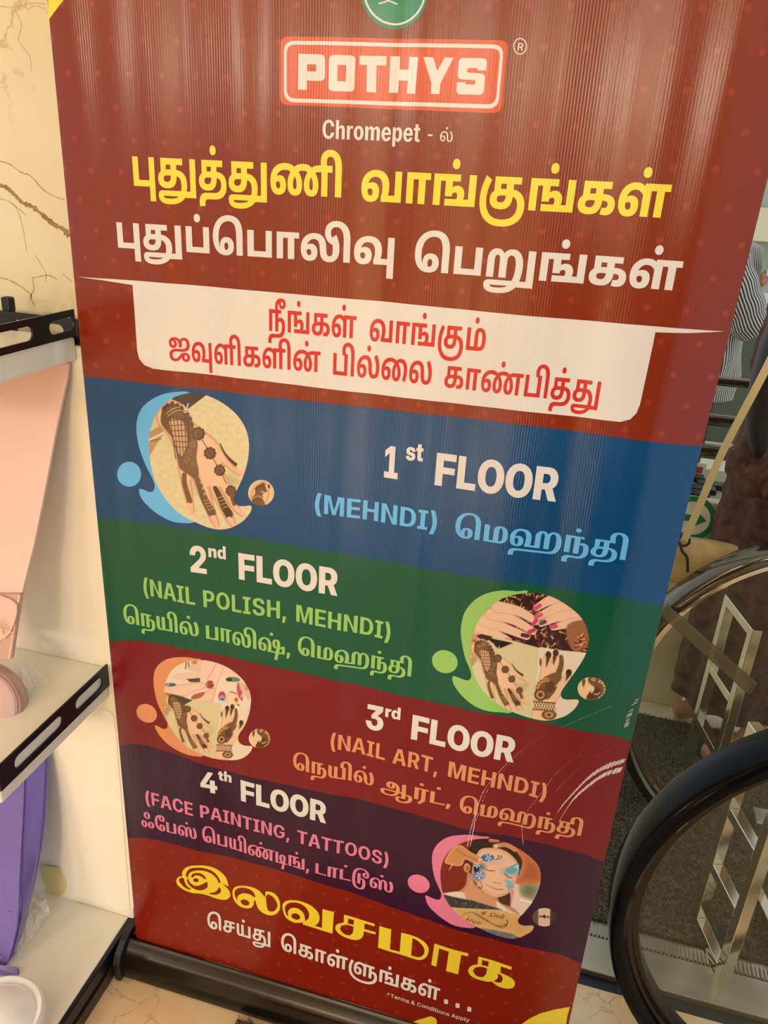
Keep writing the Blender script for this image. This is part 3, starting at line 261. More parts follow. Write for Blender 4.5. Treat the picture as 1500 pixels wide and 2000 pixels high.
122:'1111;273,-12 q-69,0 q-107,41 q-59,78 0,57 q0,55 q63,80 q135,46 105,0 148,0 q51,0 q107,-27 q91,-66 q58,-112 0,-85 q0,-42 q-20,-88 -20,-40 -4,-27 q-36,-56 q-116,-80 q-165,-43 -109,0 -13,0 q-81,0 q-128,35 q-74,72 0,55 q0,25 q19,37 17,12 q17,10 q45,11 58,0 757,0 58,-102 -331,0 -51,9 -422,0 q-19,0 q-17,-8 0,-11 q0,-21 q76,-29 75,0 21,0 q75,0 q103,19 q71,40 27,28 4,30 q17,28 q19,53 q7,54 0,26 q0,70 q-46,86 q-90,40 -65,0 -132,0 q-33,0 q-59,-8 -19,-12 q-17,-10 q-16,-31 0,-22 q0,-38 q56,-37 46,0 q35,0 q49,24 q27,60 0,56 0,230 -134,0 0,-159 -128,-15 0,275 571,0 0,-101 -171,0 0,-221 q0,-71 q-23,-81 -24,-27 q-34,-39 q-107,-33;895,-166 0,727 143,0 0,-727',
124:'823;587,362 q61,0 q88,-53 q48,-104 0,-76 q0,-88 q-52,-114 -44,-32 q-31,-22 q-80,-28 q-103,-11 -68,0 -68,0 q-61,0 q-48,-11 -15,-12 q-16,-12 q-17,-38 0,-31 q0,-10 q2,-23 1,-11 -140,-7 q-3,21 q-3,41 0,23 q0,46 q35,66 30,21 q19,13 q50,18 q74,8 55,0 97,0 q62,0 q76,9 q48,23 18,18 q20,19 q22,72 0,50 q0,44 q-22,59 q-39,30 -28,0 q-25,0 q-35,-15 -19,-14 -2,99 q24,14 q57,18;73,0 0,561 543,0 0,-101 -127,0 0,-460 -142,0 0,460 -132,0 0,-460;615,850 q105,0 q89,-79 0,-61 q0,-61 q-75,-67 -74,0 q-80,0 q-71,68 0,55 q0,30 q37,68 30,28 77,-27 q-18,-21 q-29,-43 0,-30 q0,-15 q10,-23 q21,-10 16,0 q23,0 q19,26 0,21 q0,30 q-42,21 -34,0 q-18,0 q-31,-3 -24,-5 q-37,-12 q-48,-69 0,-49 q0,-25 q11,-41 9,-21 -112,-21 q-12,25 q-13,59 0,34 q0,40 q31,78 q65,63 q103,37',
150:'1521;1289,333 q63,0 q86,-56 q44,-106 0,-76 q0,-82 q-60,-127 q-106,-92 q-135,-62 q-151,-37 q-151,-16 -68,0 -74,0 q-93,0 q-195,28 q-176,64 q-140,108 q-81,161 0,111 0,15 q0,79 q32,137 q56,125 34,64 113,-59 q-35,-62 q-45,-113 q-22,-109 0,-58 0,-18 q0,-90 q72,-129 q122,-83 q147,-47 q154,-19 68,0 28,0 q46,0 q120,9 q126,23 q120,45 q95,69 q57,102 0,69 q0,59 q-43,72 -46,0 q-33,0 q-46,-30 -27,-23 -7,102 q25,20 q76,32;516,-12 q-64,0 q-95,55 q-54,113 0,86 q0,81 q51,124 q88,84 q114,42 65,0 q48,0 q76,-19 q71,-38 39,-29 -54,-112 q-33,40 q-90,55 -61,0 q-56,0 q-85,-59 q-47,-109 0,-74 q0,-53 q19,-63 q36,-27 25,0 q20,0 q28,18 q15,35 0,27 q0,41 q-38,42 -31,0 q-37,0 q-59,-45 -24,-27 -21,90 q34,33 q83,46 58,0 q76,0 q93,-91 0,-82 q0,-58 q-42,-82 q-84,-44;782,0 0,454 17,26 1,81 525,0 0,-101 -126,0 0,-460 -143,0 0,460 -131,0 0,-460',
156:'1052;255,-12 q-64,0 q-96,55 q-53,113 0,86 q0,108 q87,147 q149,76 92,0 q85,0 q119,-46 q75,-80 q34,-104 0,-57 q0,-52 q-20,-93 -14,-39 186,0 0,459 143,0 0,-561 -471,0 -8,78 q16,34 q25,97 0,61 q0,65 q-41,88 q-80,47 -58,0 q-62,0 q-87,-65 q-45,-109 0,-68 q0,-53 q20,-63 q36,-26 25,0 q21,0 q27,18 q15,35 0,26 q0,41 q-38,42 -32,0 q-36,0 q-60,-45 -24,-27 -21,90 q34,33 q84,46 57,0 q76,0 q93,-90 0,-83 q0,-58 q-43,-82 q-84,-44;835,-283 0,301 143,0 0,-301',
},
'contrast': {
5:'1034;263,-11 q-70,0 q-104,45 q-56,82 0,55 q0,57 q56,80 q104,44 70,0 q71,0 q103,-44 q56,-81 0,-56 q0,-56 q-56,-82 q-103,-44;263,53 q27,0 q34,59 0,60 q0,59 q-34,57 -27,0 q-28,0 q-33,-58 0,-60 q0,-59 q34,-58;771,-11 q-70,0 q-104,44 q-56,82 0,56 q0,57 q56,80 q104,44 70,0 q71,0 q103,-44 q56,-81 0,-56 q0,-56 q-56,-82 q-103,-44;771,53 q27,0 q34,59 0,60 q0,59 q-34,57 -27,0 q-28,0 q-33,-58 0,-60 q0,-59 q34,-58;517,477 q-70,0 q-104,44 q-56,82 0,56 q0,57 q56,80 q104,44 70,0 q71,0 q103,-44 q56,-81 0,-56 q0,-56 q-56,-82 q-103,-44;517,541 q27,0 q34,59 0,60 q0,59 q-34,57 -27,0 q-28,0 q-33,-58 0,-60 q0,-59 q34,-58',
7:'1532;377,-120 q-115,0 q-159,46 q-81,82 0,53 q0,25 q30,47 24,15 q22,9 q49,12 q62,6 40,0 792,0 -4,-65 -785,0 q-9,0 q-12,-2 q-8,-7 -5,-6 q-12,-13 0,-24 q0,-51 q87,-61 96,0 8,0 q107,0 q142,48 q84,84 19,55 -1,18 q2,25 q3,50 0,26 q0,60 q-28,107 q-64,71 -55,10 q-10,1 q-26,1 -14,0 q-27,0 q-46,-22 q-27,-46 0,-36 q0,-38 q28,-54 25,0 q23,0 q32,50 0,45 q0,34 q-38,56 -28,24 115,15 q23,-15 q38,-41 q23,-49 0,-27 q0,-35 q-15,-57 q-43,-40 q-80,-21 -65,0 q-54,0 q-95,33 q-58,68 0,49 q0,60 q69,75 q119,35 75,0 q98,0 q145,-51 q94,-88 q46,-112 0,-61 q0,-27 q-4,-50 -2,-24 0,-21 q-38,-81 q-143,-112 q-210,-58 -139,0;1045,-321 q-160,0 q-144,87 0,78 q0,30 q39,50 q72,32 50,0 q34,0 q49,-10 22,-10 -20,-59 q-11,7 q-29,10 -17,0 q-13,0 q-16,-27 0,-26 q0,-25 q30,-45 q77,-27 72,0 5,0 q75,0 q120,44 q70,87 0,61 q0,46 q-36,53 -35,0 q-32,0 q-49,-19 -23,-14 -9,62 q28,13 q72,20 53,0 q59,0 q96,-36 q57,-72 0,-55 q0,-76 q-101,-116 q-198,-63 -146,0;1019,-124 0,677 190,0 0,-677',
23:'760;68,0 0,553 190,0 0,-488 485,0 0,-65',
25:'971;313,-12 q-90,0 q-125,38 q-65,74 0,51 q0,54 q68,78 q152,43 126,0 194,0 q112,0 q164,-44 q89,-98 0,-86 q0,-63 q-64,-87 -53,-33 q-40,-26 q-102,-30 q-125,-11 -75,0 -115,0 q-46,0 q-48,-13 -17,-11 q-14,-12 q-16,-40 0,-33 q0,-16 q2,-28 1,-12 -187,-4 q-3,18 q-3,41 0,18 q0,43 q39,60 33,19 q22,12 q50,16 q72,7 54,0 138,0 q60,0 q102,14 q81,32 26,27 q20,22 q23,59 0,38 q0,49 q-26,62 q-48,34 q-64,12 -39,0 -223,0 q-43,0 q-46,-13 -17,-15 q-15,-14 q-15,-38 0,-30 q0,-48 q52,-51 46,0 q37,0 q53,28 q29,69 0,60 0,278 -134,0 0,-189 -171,-15 0,269 679,0 0,-65 -189,0 0,-267 q0,-64 q-35,-75 -35,-26 q-38,-37 q-115,-31',
26:'937;684,361 q74,0 q97,-51 q47,-101 0,-74 q0,-87 q-62,-103 -53,-33 q-36,-24 q-86,-29 q-105,-11 -66,0 -133,0 q-46,0 q-48,-13 -17,-11 q-14,-12 q-16,-40 0,-33 q0,-16 q2,-28 1,-12 -187,-4 q-3,18 q-3,41 0,18 q0,43 q39,60 33,19 q22,12 q50,16 q72,7 54,0 163,0 q61,0 q81,14 q53,30 19,26 q20,23 q19,73 0,53 q0,53 q-20,72 q-38,38 -28,0 q-22,0 q-45,-26 -15,-19 -15,69 q32,17 q71,25;68,0 0,553 636,0 0,-65 -132,0 0,-488 -190,0 0,488 -124,0 0,-488',
28:'855;68,0 0,553 190,0 0,-488 339,0 0,488 190,0 0,-553',
29:'968;641,565 q102,0 q128,-77 q59,-137 0,-89 q0,-67 q-47,-100 -41,-33 q-27,-23 q-69,-27 q-93,-12 -64,0 -521,0 0,553 190,0 0,-488 152,0 0,290 q0,63 q34,74 31,25 q30,23 q87,25;657,500 q-12,0 q-21,-12 -7,-12 q-10,-19 q-7,-57 0,-62 0,-273 16,0 q44,0 q55,40 q27,89 0,73 q0,65 q-17,105 q-38,63',
30:'1071;377,0 0,553 190,0 0,-488 246,0 0,488 190,0 0,-553;257,-11 q-41,0 q-67,25 -26,22 q-19,15 q-26,39 q-13,61 0,50 0,352 190,0 0,-335 q0,-46 q7,-74 13,-20 q8,-11 q21,-13 15,0 q32,0 q37,32 14,34 4,-78 q-27,-20 q-66,-33',
40:'1885;1544,565 q95,0 q132,-74 q69,-142 0,-104 q0,-119 q-69,-155 -57,-44 q-42,-31 q-103,-35 q-135,-13 -90,0 -983,0 q-46,0 q-48,-13 -17,-11 q-14,-12 q-16,-40 0,-33 q0,-16 q2,-28 1,-12 -187,-4 q-3,18 q-3,41 0,18 q0,43 q39,60 33,19 q22,12 q50,16 q72,7 54,0 1031,0 q84,0 q121,28 q77,72 q37,132 0,103 q0,93 q-29,110 q-55,49 -38,0 q-22,0 q-31,-17 -11,-19 q-21,-23 q-15,-66 0,-54 0,-321 -190,0 0,322 q0,52 q-6,70 -14,23 q-7,15 q-21,18 -15,0 q-15,0 q-22,-18 -8,-14 q-16,-22 q-7,-71 0,-46 0,-329 -190,0 0,341 q0,49 q21,65 q39,47 27,20 q29,21 q75,22 48,0 q56,0 q75,-31 q55,-57 24,-40 -63,6 q29,34 q67,56 q87,32;285,-12 q-79,0 q-111,52 q-58,112 0,90 q0,107 q102,144 q177,72 112,0 q97,0 q138,-45 q87,-78 q41,-102 0,-59 q0,-68 q-13,-105 -16,-43 188,0 58,-65 -438,0 -6,57 q19,37 q18,106 0,71 q0,72 q-46,102 q-83,53 -57,0 q-65,0 q-93,-67 q-48,-117 0,-77 q0,-70 q15,-81 q33,-36 26,0 q19,0 q25,23 q13,46 0,36 q0,51 q-34,56 -28,0 q-36,0 q-58,-41 -28,-33 -32,58 q45,34 q101,46 65,0 q86,0 q100,-87 0,-76 q0,-56 q-50,-79 q-104,-40',
41:'729;68,0 0,553 644,0 0,-65 -132,0 0,-488 -190,0 0,488 -132,0 0,-488',
42:'326;-81,842 q83,0 q126,-34 42,-35 q30,-23 q39,-70 q19,-108 0,-80 0,-492 -190,0 0,475 q0,70 q-5,95 q-23,63 -28,21 q-16,26 q-44,25 -30,0 q-40,0 q-47,-34 q-19,-60 0,-41 q0,-29 q14,-65 16,-29 -187,0 q-12,29 q-13,61 0,33 q0,52 q50,76 q83,50 q101,24',
46:'1030;425,-12 q-95,0 q-143,60 q-95,107 q-48,148 0,88 q0,113 q75,169 q136,113 q186,56 111,0 q79,0 q147,-39 53,-35 q45,-33 q58,-93 q28,-133 0,-96 0,-413 -190,0 0,367 q0,92 q-11,131 q-29,93 -28,32 q-26,29 q-79,31 -55,0 q-63,0 q-115,-42 q-89,-92 q-51,-149 0,-108 q0,-61 q17,-103 q28,-82 q38,-57 21,-15 45,-3 q14,-6 q36,-6 17,0 q42,0 q35,59 0,61 q0,47 q-23,61 -34,0 q-30,0 q-33,-58 0,-51 q0,-38 q28,-67 14,-27 -151,-15 q-11,27 q-14,80 0,58 q0,42 q44,71 q92,43 71,0 q80,0 q100,-40 q46,-78 0,-55 q0,-65 q-65,-80 q-122,-38',
47:'825;501,-12 q-103,0 q-168,55 q-122,109 q-66,160 0,103 q0,105 q68,159 q124,109 q171,54 103,0 q91,0 q133,-35 q74,-76 0,-62 q0,-52 q-48,-72 q-101,-37 -80,0 q-76,0 q-100,38 q-48,68 0,45 q0,44 q22,71 15,24 167,-16 q-16,-27 q-33,-55 0,-33 q0,-47 q40,-48 22,0 q32,0 q25,54 0,42 q0,38 q-16,49 q-41,23 -39,0 q-4,0 q-46,0 -26,-2 q-41,-8 q-82,-53 q-67,-90 q-41,-125 0,-82 q0,-81 q43,-126 q71,-92 q87,-54 44,-9 q17,-4 q26,-1 4,0 q42,0 q42,26 q15,53 0,41 q0,46 q-27,61 -32,0 q-28,0 q-33,-55 0,-54 q0,-37 q30,-68 16,-27 -167,-15 q-13,28 q-21,76 0,55 q0,47 q46,72 q98,41 77,0 q84,0 q102,-39 q47,-76 0,-55 q0,-64 q-61,-81 q-129,-38',
78:'1244;68,0 0,553 695,0 0,-65 -195,0 0,-167 q30,14 q62,26 37,0 q68,0 q83,-37 q39,-72 0,-51 q0,-39 q-12,-69 -8,-28 107,0 -2,-65 -594,0 0,65 304,0 q7,27 q9,65 0,36 q0,54 q-30,48 -25,0 q-19,0 q-36,-27 -20,-18 0,-108 -190,0 0,346 -120,0 0,-488;916,0 -3,65 73,0 0,488 190,0 0,-553;622,681 q-43,0 q-56,34 0,28 q0,28 q56,35 43,0 q44,0 q55,-35 0,-28 q0,-28 q-55,-34',
82:'760;68,0 0,553 190,0 0,-488 485,0 0,-65;410,681 q-43,0 q-56,34 0,28 q0,28 q56,35 43,0 q44,0 q55,-35 0,-28 q0,-28 q-55,-34',
83:'1911;285,-12 q-79,0 q-111,52 q-58,112 0,91 q0,98 q110,145 q201,79 136,0 q66,0 q110,-16 q98,-32 47,-24 24,-32 q79,-54 q95,-138 0,-82 q0,-67 q-50,-88 q-97,-44 -70,0 q-74,0 q-102,50 q-51,89 0,58 q0,54 q32,98 q57,84 37,35 28,36 q66,36 q155,37 90,0 q65,0 q99,-16 q90,-32 48,-23 27,-35 q44,-33 q62,-85 q33,-99 0,-54 q0,-68 q-50,-88 q-97,-44 -70,0 q-74,0 q-102,50 q-51,89 0,58 q0,51 q43,94 q73,89 43,41 25,32 q41,19 q89,26 q122,16 88,0 322,0 0,-65 -132,0 0,-488 -190,0 0,488 -29,0 q-47,0 q-69,-5 q-52,-12 q-39,-21 -17,-16 q-34,-23 q-45,-77 q-21,-95 0,-52 q0,-72 q28,-65 23,0 q20,0 q22,37 q9,61 0,34 q0,56 q-27,98 q-48,77 -33,23 q-39,34 q-89,29 -61,0 q-64,0 q-92,-30 -40,-36 q-30,-28 q-44,-80 q-24,-91 0,-46 q0,-73 q28,-65 23,0 q20,0 q22,37 q9,60 0,34 q0,79 q-63,130 -63,46 q-42,33 q-102,29 -73,0 q-80,0 q-118,-57 q-69,-99 -10,-65 q-2,-13 q-1,-24 0,-7 q0,-67 q10,-81 q34,-35 34,0 q17,0 q23,23 q13,46 0,36 q0,51 q-34,56 -28,0 q-36,0 q-58,-41 -28,-33 -32,58 q45,34 q101,46 65,0 q84,0 q102,-87 0,-76 q0,-56 q-50,-79 q-104,-40;956,681 q-44,0 q-56,34 0,28 q0,28 q56,35 43,0 q44,0 q55,-35 0,-28 q0,-28 q-55,-34',
85:'937;684,361 q74,0 q97,-51 q47,-101 0,-74 q0,-87 q-62,-103 -53,-33 q-36,-24 q-86,-29 q-105,-11 -66,0 -133,0 q-46,0 q-48,-13 -17,-11 q-14,-12 q-16,-40 0,-33 q0,-16 q2,-28 1,-12 -187,-4 q-3,18 q-3,41 0,18 q0,43 q39,60 33,19 q22,12 q50,16 q72,7 54,0 163,0 q61,0 q81,14 q53,30 19,26 q20,23 q19,73 0,53 q0,53 q-20,72 q-38,38 -28,0 q-22,0 q-45,-26 -15,-19 -15,69 q32,17 q71,25;68,0 0,553 636,0 0,-65 -132,0 0,-488 -190,0 0,488 -124,0 0,-488;468,681 q-43,0 q-56,34 0,28 q0,28 q56,35 43,0 q44,0 q55,-35 0,-28 q0,-28 q-55,-34',
90:'729;356,-212 -119,48 153,186 0,466 -132,0 0,-488 -190,0 0,553 644,0 0,-65 -132,0 0,-488;364,681 q-43,0 q-56,34 0,28 q0,28 q56,35 43,0 q44,0 q55,-35 0,-28 q0,-28 q-55,-34',
92:'1180;284,-12 q-78,0 q-111,51 q-58,113 0,90 q0,81 q61,121 q109,81 q144,40 82,0 q82,0 q111,-27 41,-36 q36,-27 q46,-71 q24,-91 3,-60 q1,-36 q6,-61 q12,-49 9,-19 q11,-16 q31,-17 19,0 q28,0 q37,33 q19,80 0,69 q0,67 q-22,113 q-45,93 -35,38 157,48 q73,-76 q62,-174 0,-103 q0,-86 q-59,-113 q-122,-56 -97,0 q-61,0 q-85,25 -32,24 q-43,31 q-47,107 -7,76 q-3,37 q-8,77 q-17,70 -17,24 q-18,19 q-57,20 -47,0 q-60,0 q-95,-67 q-56,-119 0,-79 q0,-67 q15,-81 q33,-35 26,0 q20,0 q25,23 q13,46 0,36 q0,51 q-34,56 -29,0 q-35,0 q-58,-41 -28,-33 -32,58 q45,34 q101,46 65,0 q84,0 q102,-87 0,-76 q0,-56 q-50,-79 q-104,-40;590,681 q-43,0 q-56,34 0,28 q0,28 q56,35 43,0 q44,0 q55,-35 0,-28 q0,-28 q-55,-34',
97:'1589;1069,565 q60,0 q83,-25 q51,-44 q23,-57 0,-33 q0,-40 q-14,-83 -10,-45 -6,-44 -139,-478 -177,20 86,272 5,49 55,173 q6,51 q9,84 0,39 q0,47 q-18,49 -24,0 q-25,0 q-27,-59 0,-58 q0,-47 q24,-60 q52,-28 42,0 77,0 q56,0 q87,50 33,27 160,0 0,-325 -668,0 -3,65 511,0 0,91 q0,25 q1,48 1,22 q-21,-26 q-89,-40 -67,0 -68,0 q-88,0 q-114,23 q-65,49 q-27,75 0,53 q0,51 q44,81 q100,48;285,-12 q-79,0 q-111,52 q-58,112 0,90 q0,107 q102,144 q177,72 112,0 q97,0 q138,-45 q87,-78 q41,-102 0,-59 q0,-68 q-13,-105 -16,-43 171,0 4,-65 -367,0 -6,57 q19,37 q18,106 0,71 q0,72 q-46,102 q-83,53 -57,0 q-65,0 q-92,-67 q-49,-117 0,-77 q0,-70 q15,-81 q33,-36 26,0 q19,0 q25,23 q13,46 0,36 q0,51 q-34,56 -28,0 q-36,0 q-58,-41 -28,-33 -32,58 q45,34 q101,46 65,0 q86,0 q100,-85 0,-78 q0,-56 q-50,-79 q-104,-40;794,681 q-43,0 q-56,34 0,28 q0,28 q56,35 43,0 q44,0 q55,-35 0,-28 q0,-28 q-55,-34',
98:'1499;284,-12 q-78,0 q-111,51 q-58,113 0,90 q0,81 q61,121 q106,81 q138,40 77,0 q74,0 q105,-30 q79,-62 33,-49 -80,2 q30,36 q69,64 q88,39 59,0 q48,0 q73,-20 26,-21 q40,-27 q35,-85 0,-67 0,-90 q0,-56 q12,-84 13,-27 q11,-16 q31,-17 19,0 q28,0 q37,33 q19,80 0,69 q0,67 q-22,113 q-45,93 -35,38 157,48 q73,-76 q62,-174 0,-103 q0,-86 q-59,-113 q-122,-56 -97,0 q-61,0 q-85,25 -32,24 q-26,21 q-42,61 q-23,81 0,49 0,47 q0,66 q-6,76 -12,21 q-7,22 q-20,19 -16,0 q-15,0 q-24,-18 -8,-14 q-13,-19 q-11,-57 0,-44 0,-348 -190,0 0,292 q0,66 q-20,79 -33,23 q-19,22 q-58,16 -44,0 q-63,0 q-93,-67 q-50,-119 0,-79 q0,-67 q15,-81 q32,-35 26,0 q20,0 q25,23 q13,46 0,36 q0,51 q-34,56 -29,0 q-35,0 q-58,-41 -28,-33 -32,58 q45,34 q101,46 65,0 q84,0 q102,-87 0,-76 q0,-56 q-50,-79 q-104,-40;750,681 q-44,0 q-56,34 0,28 q0,28 q56,35 43,0 q44,0 q55,-35 0,-28 q0,-28 q-55,-34',
114:'900;68,0 0,553 190,0 0,-488 625,0 0,-65;561,470 q67,0 q85,-26 q48,-44 q19,-57 0,-32 q0,-43 q-19,-93 -18,-49 -106,-410 -177,20 85,273 7,15 19,76 q11,55 q15,100 0,54 q0,45 q-18,51 -25,0 q-25,0 q-25,-62 0,-56 q0,-50 q19,-87 q41,-71 31,-29 -124,-32 q-41,39 q-63,83 q-35,97 0,58 q0,50 q47,78 q102,47',
117:'1084;496,-294 q-126,0 q-169,67 q-100,130 q-44,190 0,123 0,26 q0,122 q47,193 q95,144 q142,95 q190,46 118,0 q95,0 q157,-44 q114,-78 q62,-99 0,-54 q0,-68 q-47,-82 q-91,-35 -68,0 q-62,0 q-92,37 q-49,64 0,40 q0,31 q37,52 q57,39 q59,21 21,0 q24,0 q49,-32 q48,-46 23,-24 -16,-51 q-20,44 q-43,48 -33,0 q-30,0 q-24,-41 0,-41 q0,-25 q12,-36 q22,-19 16,0 q34,0 q24,72 0,54 q0,11 q-20,21 -5,10 q-19,50 q-58,73 q-98,41 -80,0 q-81,0 q-131,-38 q-98,-80 q-66,-129 q-33,-180 0,-119 q0,-117 q44,-172 q73,-112 q92,-55 48,0 q58,0 q77,35 q45,71 q19,104 0,70 q0,75 q-20,86 q-39,37 -29,0 q-19,0 q-34,-26 -16,-17 -11,67 q28,16 q68,25 27,0 q71,0 q106,-53 q58,-112 0,-90 q0,-100 q-52,-137 q-100,-82 q-145,-36;372,0 0,553 190,0 0,-553',
145:'1506;1043,842 q87,0 q130,-33 45,-34 q52,-24 q58,-71 q23,-109 0,-82 0,-489 -190,0 0,463 q0,78 q-14,100 q-33,63 -29,20 q-22,26 q-61,25 -43,0 q-54,0 q-68,-37 q-31,-68 0,-46 q0,-39 q12,-57 q29,-41 q47,-25 34,-5 0,-63 q-81,7 q-132,55 q-77,97 0,71 q0,72 q71,96 q141,50;284,-12 q-78,0 q-111,51 q-58,113 0,90 q0,81 q61,121 q109,81 q144,40 82,0 q82,0 q111,-27 41,-36 q36,-27 q46,-71 q24,-91 3,-60 q1,-36 q6,-61 q12,-49 9,-19 q11,-16 q31,-17 19,0 q28,0 q37,33 q19,80 0,69 q0,63 q-18,102 q-29,88 -19,44 157,32 q32,-51 q44,-103 q23,-109 0,-60 q0,-86 q-59,-113 q-122,-56 -97,0 q-61,0 q-85,25 -32,24 q-43,31 q-47,107 -7,76 q-3,37 q-8,77 q-17,70 -17,24 q-18,19 q-57,20 -47,0 q-60,0 q-95,-67 q-56,-119 0,-79 q0,-67 q15,-81 q33,-35 26,0 q20,0 q25,23 q13,46 0,36 q0,51 q-34,56 -29,0 q-35,0 q-58,-41 -28,-33 -32,58 q45,34 q101,46 65,0 q84,0 q102,-87 0,-76 q0,-56 q-50,-79 q-104,-40',
179:'315;247,116 7,-11 q-9,-36 q-28,-81 q-32,-80 -17,-37 -136,0 q10,39 q18,87 q16,85 4,34',
},
'thin': {
92:'917;228,-12 q-49,0 q-80,51 q-46,112 0,91 q0,81 q43,122 q77,81 q100,40 57,0 q43,0 q86,-24 34,-34 q28,-28 q29,-71 q12,-92 0,-59 q0,-38 q6,-64 q17,-49 15,-18 q12,-14 q35,-15 24,0 q29,0 q47,31 q28,77 0,68 q0,65 q-29,114 q-51,97 -33,39 77,47 q56,-76 q64,-177 0,-101 q0,-86 q-44,-114 q-85,-56 -63,0 q-42,0 q-63,24 -25,26 q-28,30 q-30,102 -1,79 q0,42 q-8,78 q-20,65 -22,23 q-17,18 q-50,19 -36,0 q-62,0 q-88,-68 q-46,-117 0,-75 q0,-67 q26,-79 q47,-34 28,0 q24,0 q33,23 q18,44 0,34 q0,51 q-45,54 -37,0 q-36,0 q-63,-41 -23,-28 -15,61 q27,32 q79,44 46,0 q66,0 q81,-88 0,-77 q0,-56 q-37,-79 q-71,-40;459,680 q-28,0 q-35,36 0,29 q0,29 q35,36 28,0 q27,0 q36,-36 0,-29 q0,-29 q-36,-36',
},
'bold': {
137:'1239;80,0 0,1490 1119,0 0,-314 -703,0 0,-308 663,0 0,-303 -663,0 0,-565',
281:'1178;80,0 0,1490 416,0 0,-1176 642,0 0,-314',
321:'1528;764,-24 q-203,0 q-329,182 q-192,344 0,242 q0,244 q192,345 q329,181 203,0 q203,0 q328,-181 q193,-345 0,-244 q0,-243 q-193,-344 q-328,-181;764,298 q98,0 q136,105 q70,200 0,141 q0,142 q-70,201 q-136,105 -98,0 q-97,0 q-136,-105 q-71,-201 0,-142 q0,-141 q71,-200 q136,-105',
384:'1363;80,0 0,1490 633,0 q178,0 q260,-124 q141,-227 0,-155 q0,-152 q-147,-222 q-269,-120 -185,0 -355,0 0,289 346,0 q63,0 q91,51 q50,92 0,62 q0,62 q-50,91 q-91,51 -63,0 -186,0 0,-1188;905,0 -324,675 425,0 332,-675',
597:'1280;502,-23 q-138,0 q-205,137 q-113,249 0,167 q0,162 q116,248 q204,139 132,0 q69,0 q108,-36 q85,-72 33,-57 1,0 0,576 400,0 0,-1490 -396,0 0,163 -1,0 q-24,-62 q-85,-83 q-116,-41;621,259 q55,0 q84,66 q48,122 0,83 q0,82 q-48,120 q-84,67 -55,0 q-54,0 q-77,-65 q-40,-120 0,-84 q0,-85 q40,-121 q77,-65',
670:'1266;486,572 0,-572 -400,0 0,1490 400,0 0,-718 -57,0 q49,139 q186,168 160,0 q118,0 q158,-99 q80,-186 0,-130 0,-664 -400,0 0,590 q0,91 q-76,97 -71,0 q-47,0 q-66,-45 q-34,-91',
773:'1266;486,572 0,-572 -400,0 0,1056 395,0 0,-284 -52,0 q49,139 q186,168 160,0 q118,0 q158,-99 q80,-186 0,-130 0,-664 -400,0 0,590 q0,91 q-76,97 -71,0 q-47,0 q-66,-45 q-34,-91',
852:'852;86,0 0,1056 388,0 0,-187 2,0 q29,102 q122,88 109,0 q29,0 q47,-1 24,0 0,-290 q-21,1 q-87,1 -38,0 q-62,0 q-92,-55 q-50,-105 0,-75 0,-535',
871:'1144;584,-26 q-157,0 q-239,89 q-141,164 -11,112 394,0 q7,-56 q77,-67 64,0 q59,0 q65,48 0,38 q0,33 q-58,42 -60,11 -198,34 q-159,27 q-167,158 0,126 q0,105 q119,155 q225,85 158,0 q160,0 q229,-90 q126,-163 3,-113 -364,0 q-1,54 q-79,71 -58,0 q-58,0 q-62,-50 0,-37 q0,-32 q51,-42 47,-10 226,-39 q167,-29 q159,-140 0,-118 q0,-109 q-130,-165 q-236,-92',
889:'856;816,1056 0,-272 -796,0 0,272;198,1344 400,0 0,-984 q0,-50 q37,-38 55,0 q27,0 q83,0 16,0 0,-272 q-27,0 q-125,0 -68,0 q-208,0 q-190,145 0,155',
1360:'1320;169,0 0,290 1031,0 0,-290;917,1490 0,-1490 -400,0 0,1161 -2,0 -332,-212 0,312 366,229',
1361:'1320;95,0 0,262 560,459 q42,44 q90,88 q62,105 0,66 q0,61 q-46,91 q-83,50 -56,0 q-60,0 q-92,-62 q-51,-117 0,-84 -381,0 q0,169 q142,247 q262,135 181,0 q165,0 q258,-114 q147,-211 0,-145 q0,-108 q-85,-173 q-151,-157 -99,-84 -241,-230 0,-2 580,0 0,-290',
1371:'1320;647,-24 q-205,0 q-268,147 q-131,240 0,140 390,0 q0,-73 q54,-112 q96,-62 62,0 q60,0 q91,57 q51,103 0,65 q0,64 q-53,93 q-98,49 -67,0 -218,0 0,206 294,305 0,1 -590,0 0,291 1062,0 0,-277 -457,-424 0,77 q179,16 q234,-97 q115,-192 0,-126 q0,-143 q-148,-222 q-269,-126',
1372:'1320;18,302 0,281 607,907 403,0 -603,-909 0,-2 877,0 0,-277;746,0 0,388 0,124 0,416 382,0 0,-928',
},
'medium': {
},
'text': {
2:'1456;51,0 529,1490 287,0 538,-1490 -251,0 -288,823 q-34,103 q-81,277 -53,192 47,0 q-52,-194 q-80,-280 -32,-98 -278,-823;340,390 0,193 776,0 0,-193',
73:'1503;784,-20 q-194,0 q-304,183 q-174,343 0,238 q0,239 q175,343 q304,184 193,0 q118,0 q208,-68 q164,-130 q107,-187 19,-119 -234,0 q-14,71 q-69,109 q-102,75 q-125,38 -70,0 q-127,0 q-201,-129 q-115,-247 0,-179 q0,-179 q116,-247 q201,-127 126,0 q70,0 q124,39 q102,74 q70,110 14,70 234,0 q-16,-110 q-104,-184 q-162,-136 q-210,-74',
384:'1328;163,0 0,1490 537,0 q172,0 q230,-119 q115,-212 0,-138 q0,-139 q-116,-207 q-230,-114 -173,0 -401,0 0,198 377,0 q109,0 q135,62 q63,117 0,83 q0,84 q-63,121 q-136,66 -110,0 -276,0 0,-1292;1009,0 -361,674 258,0 367,-674',
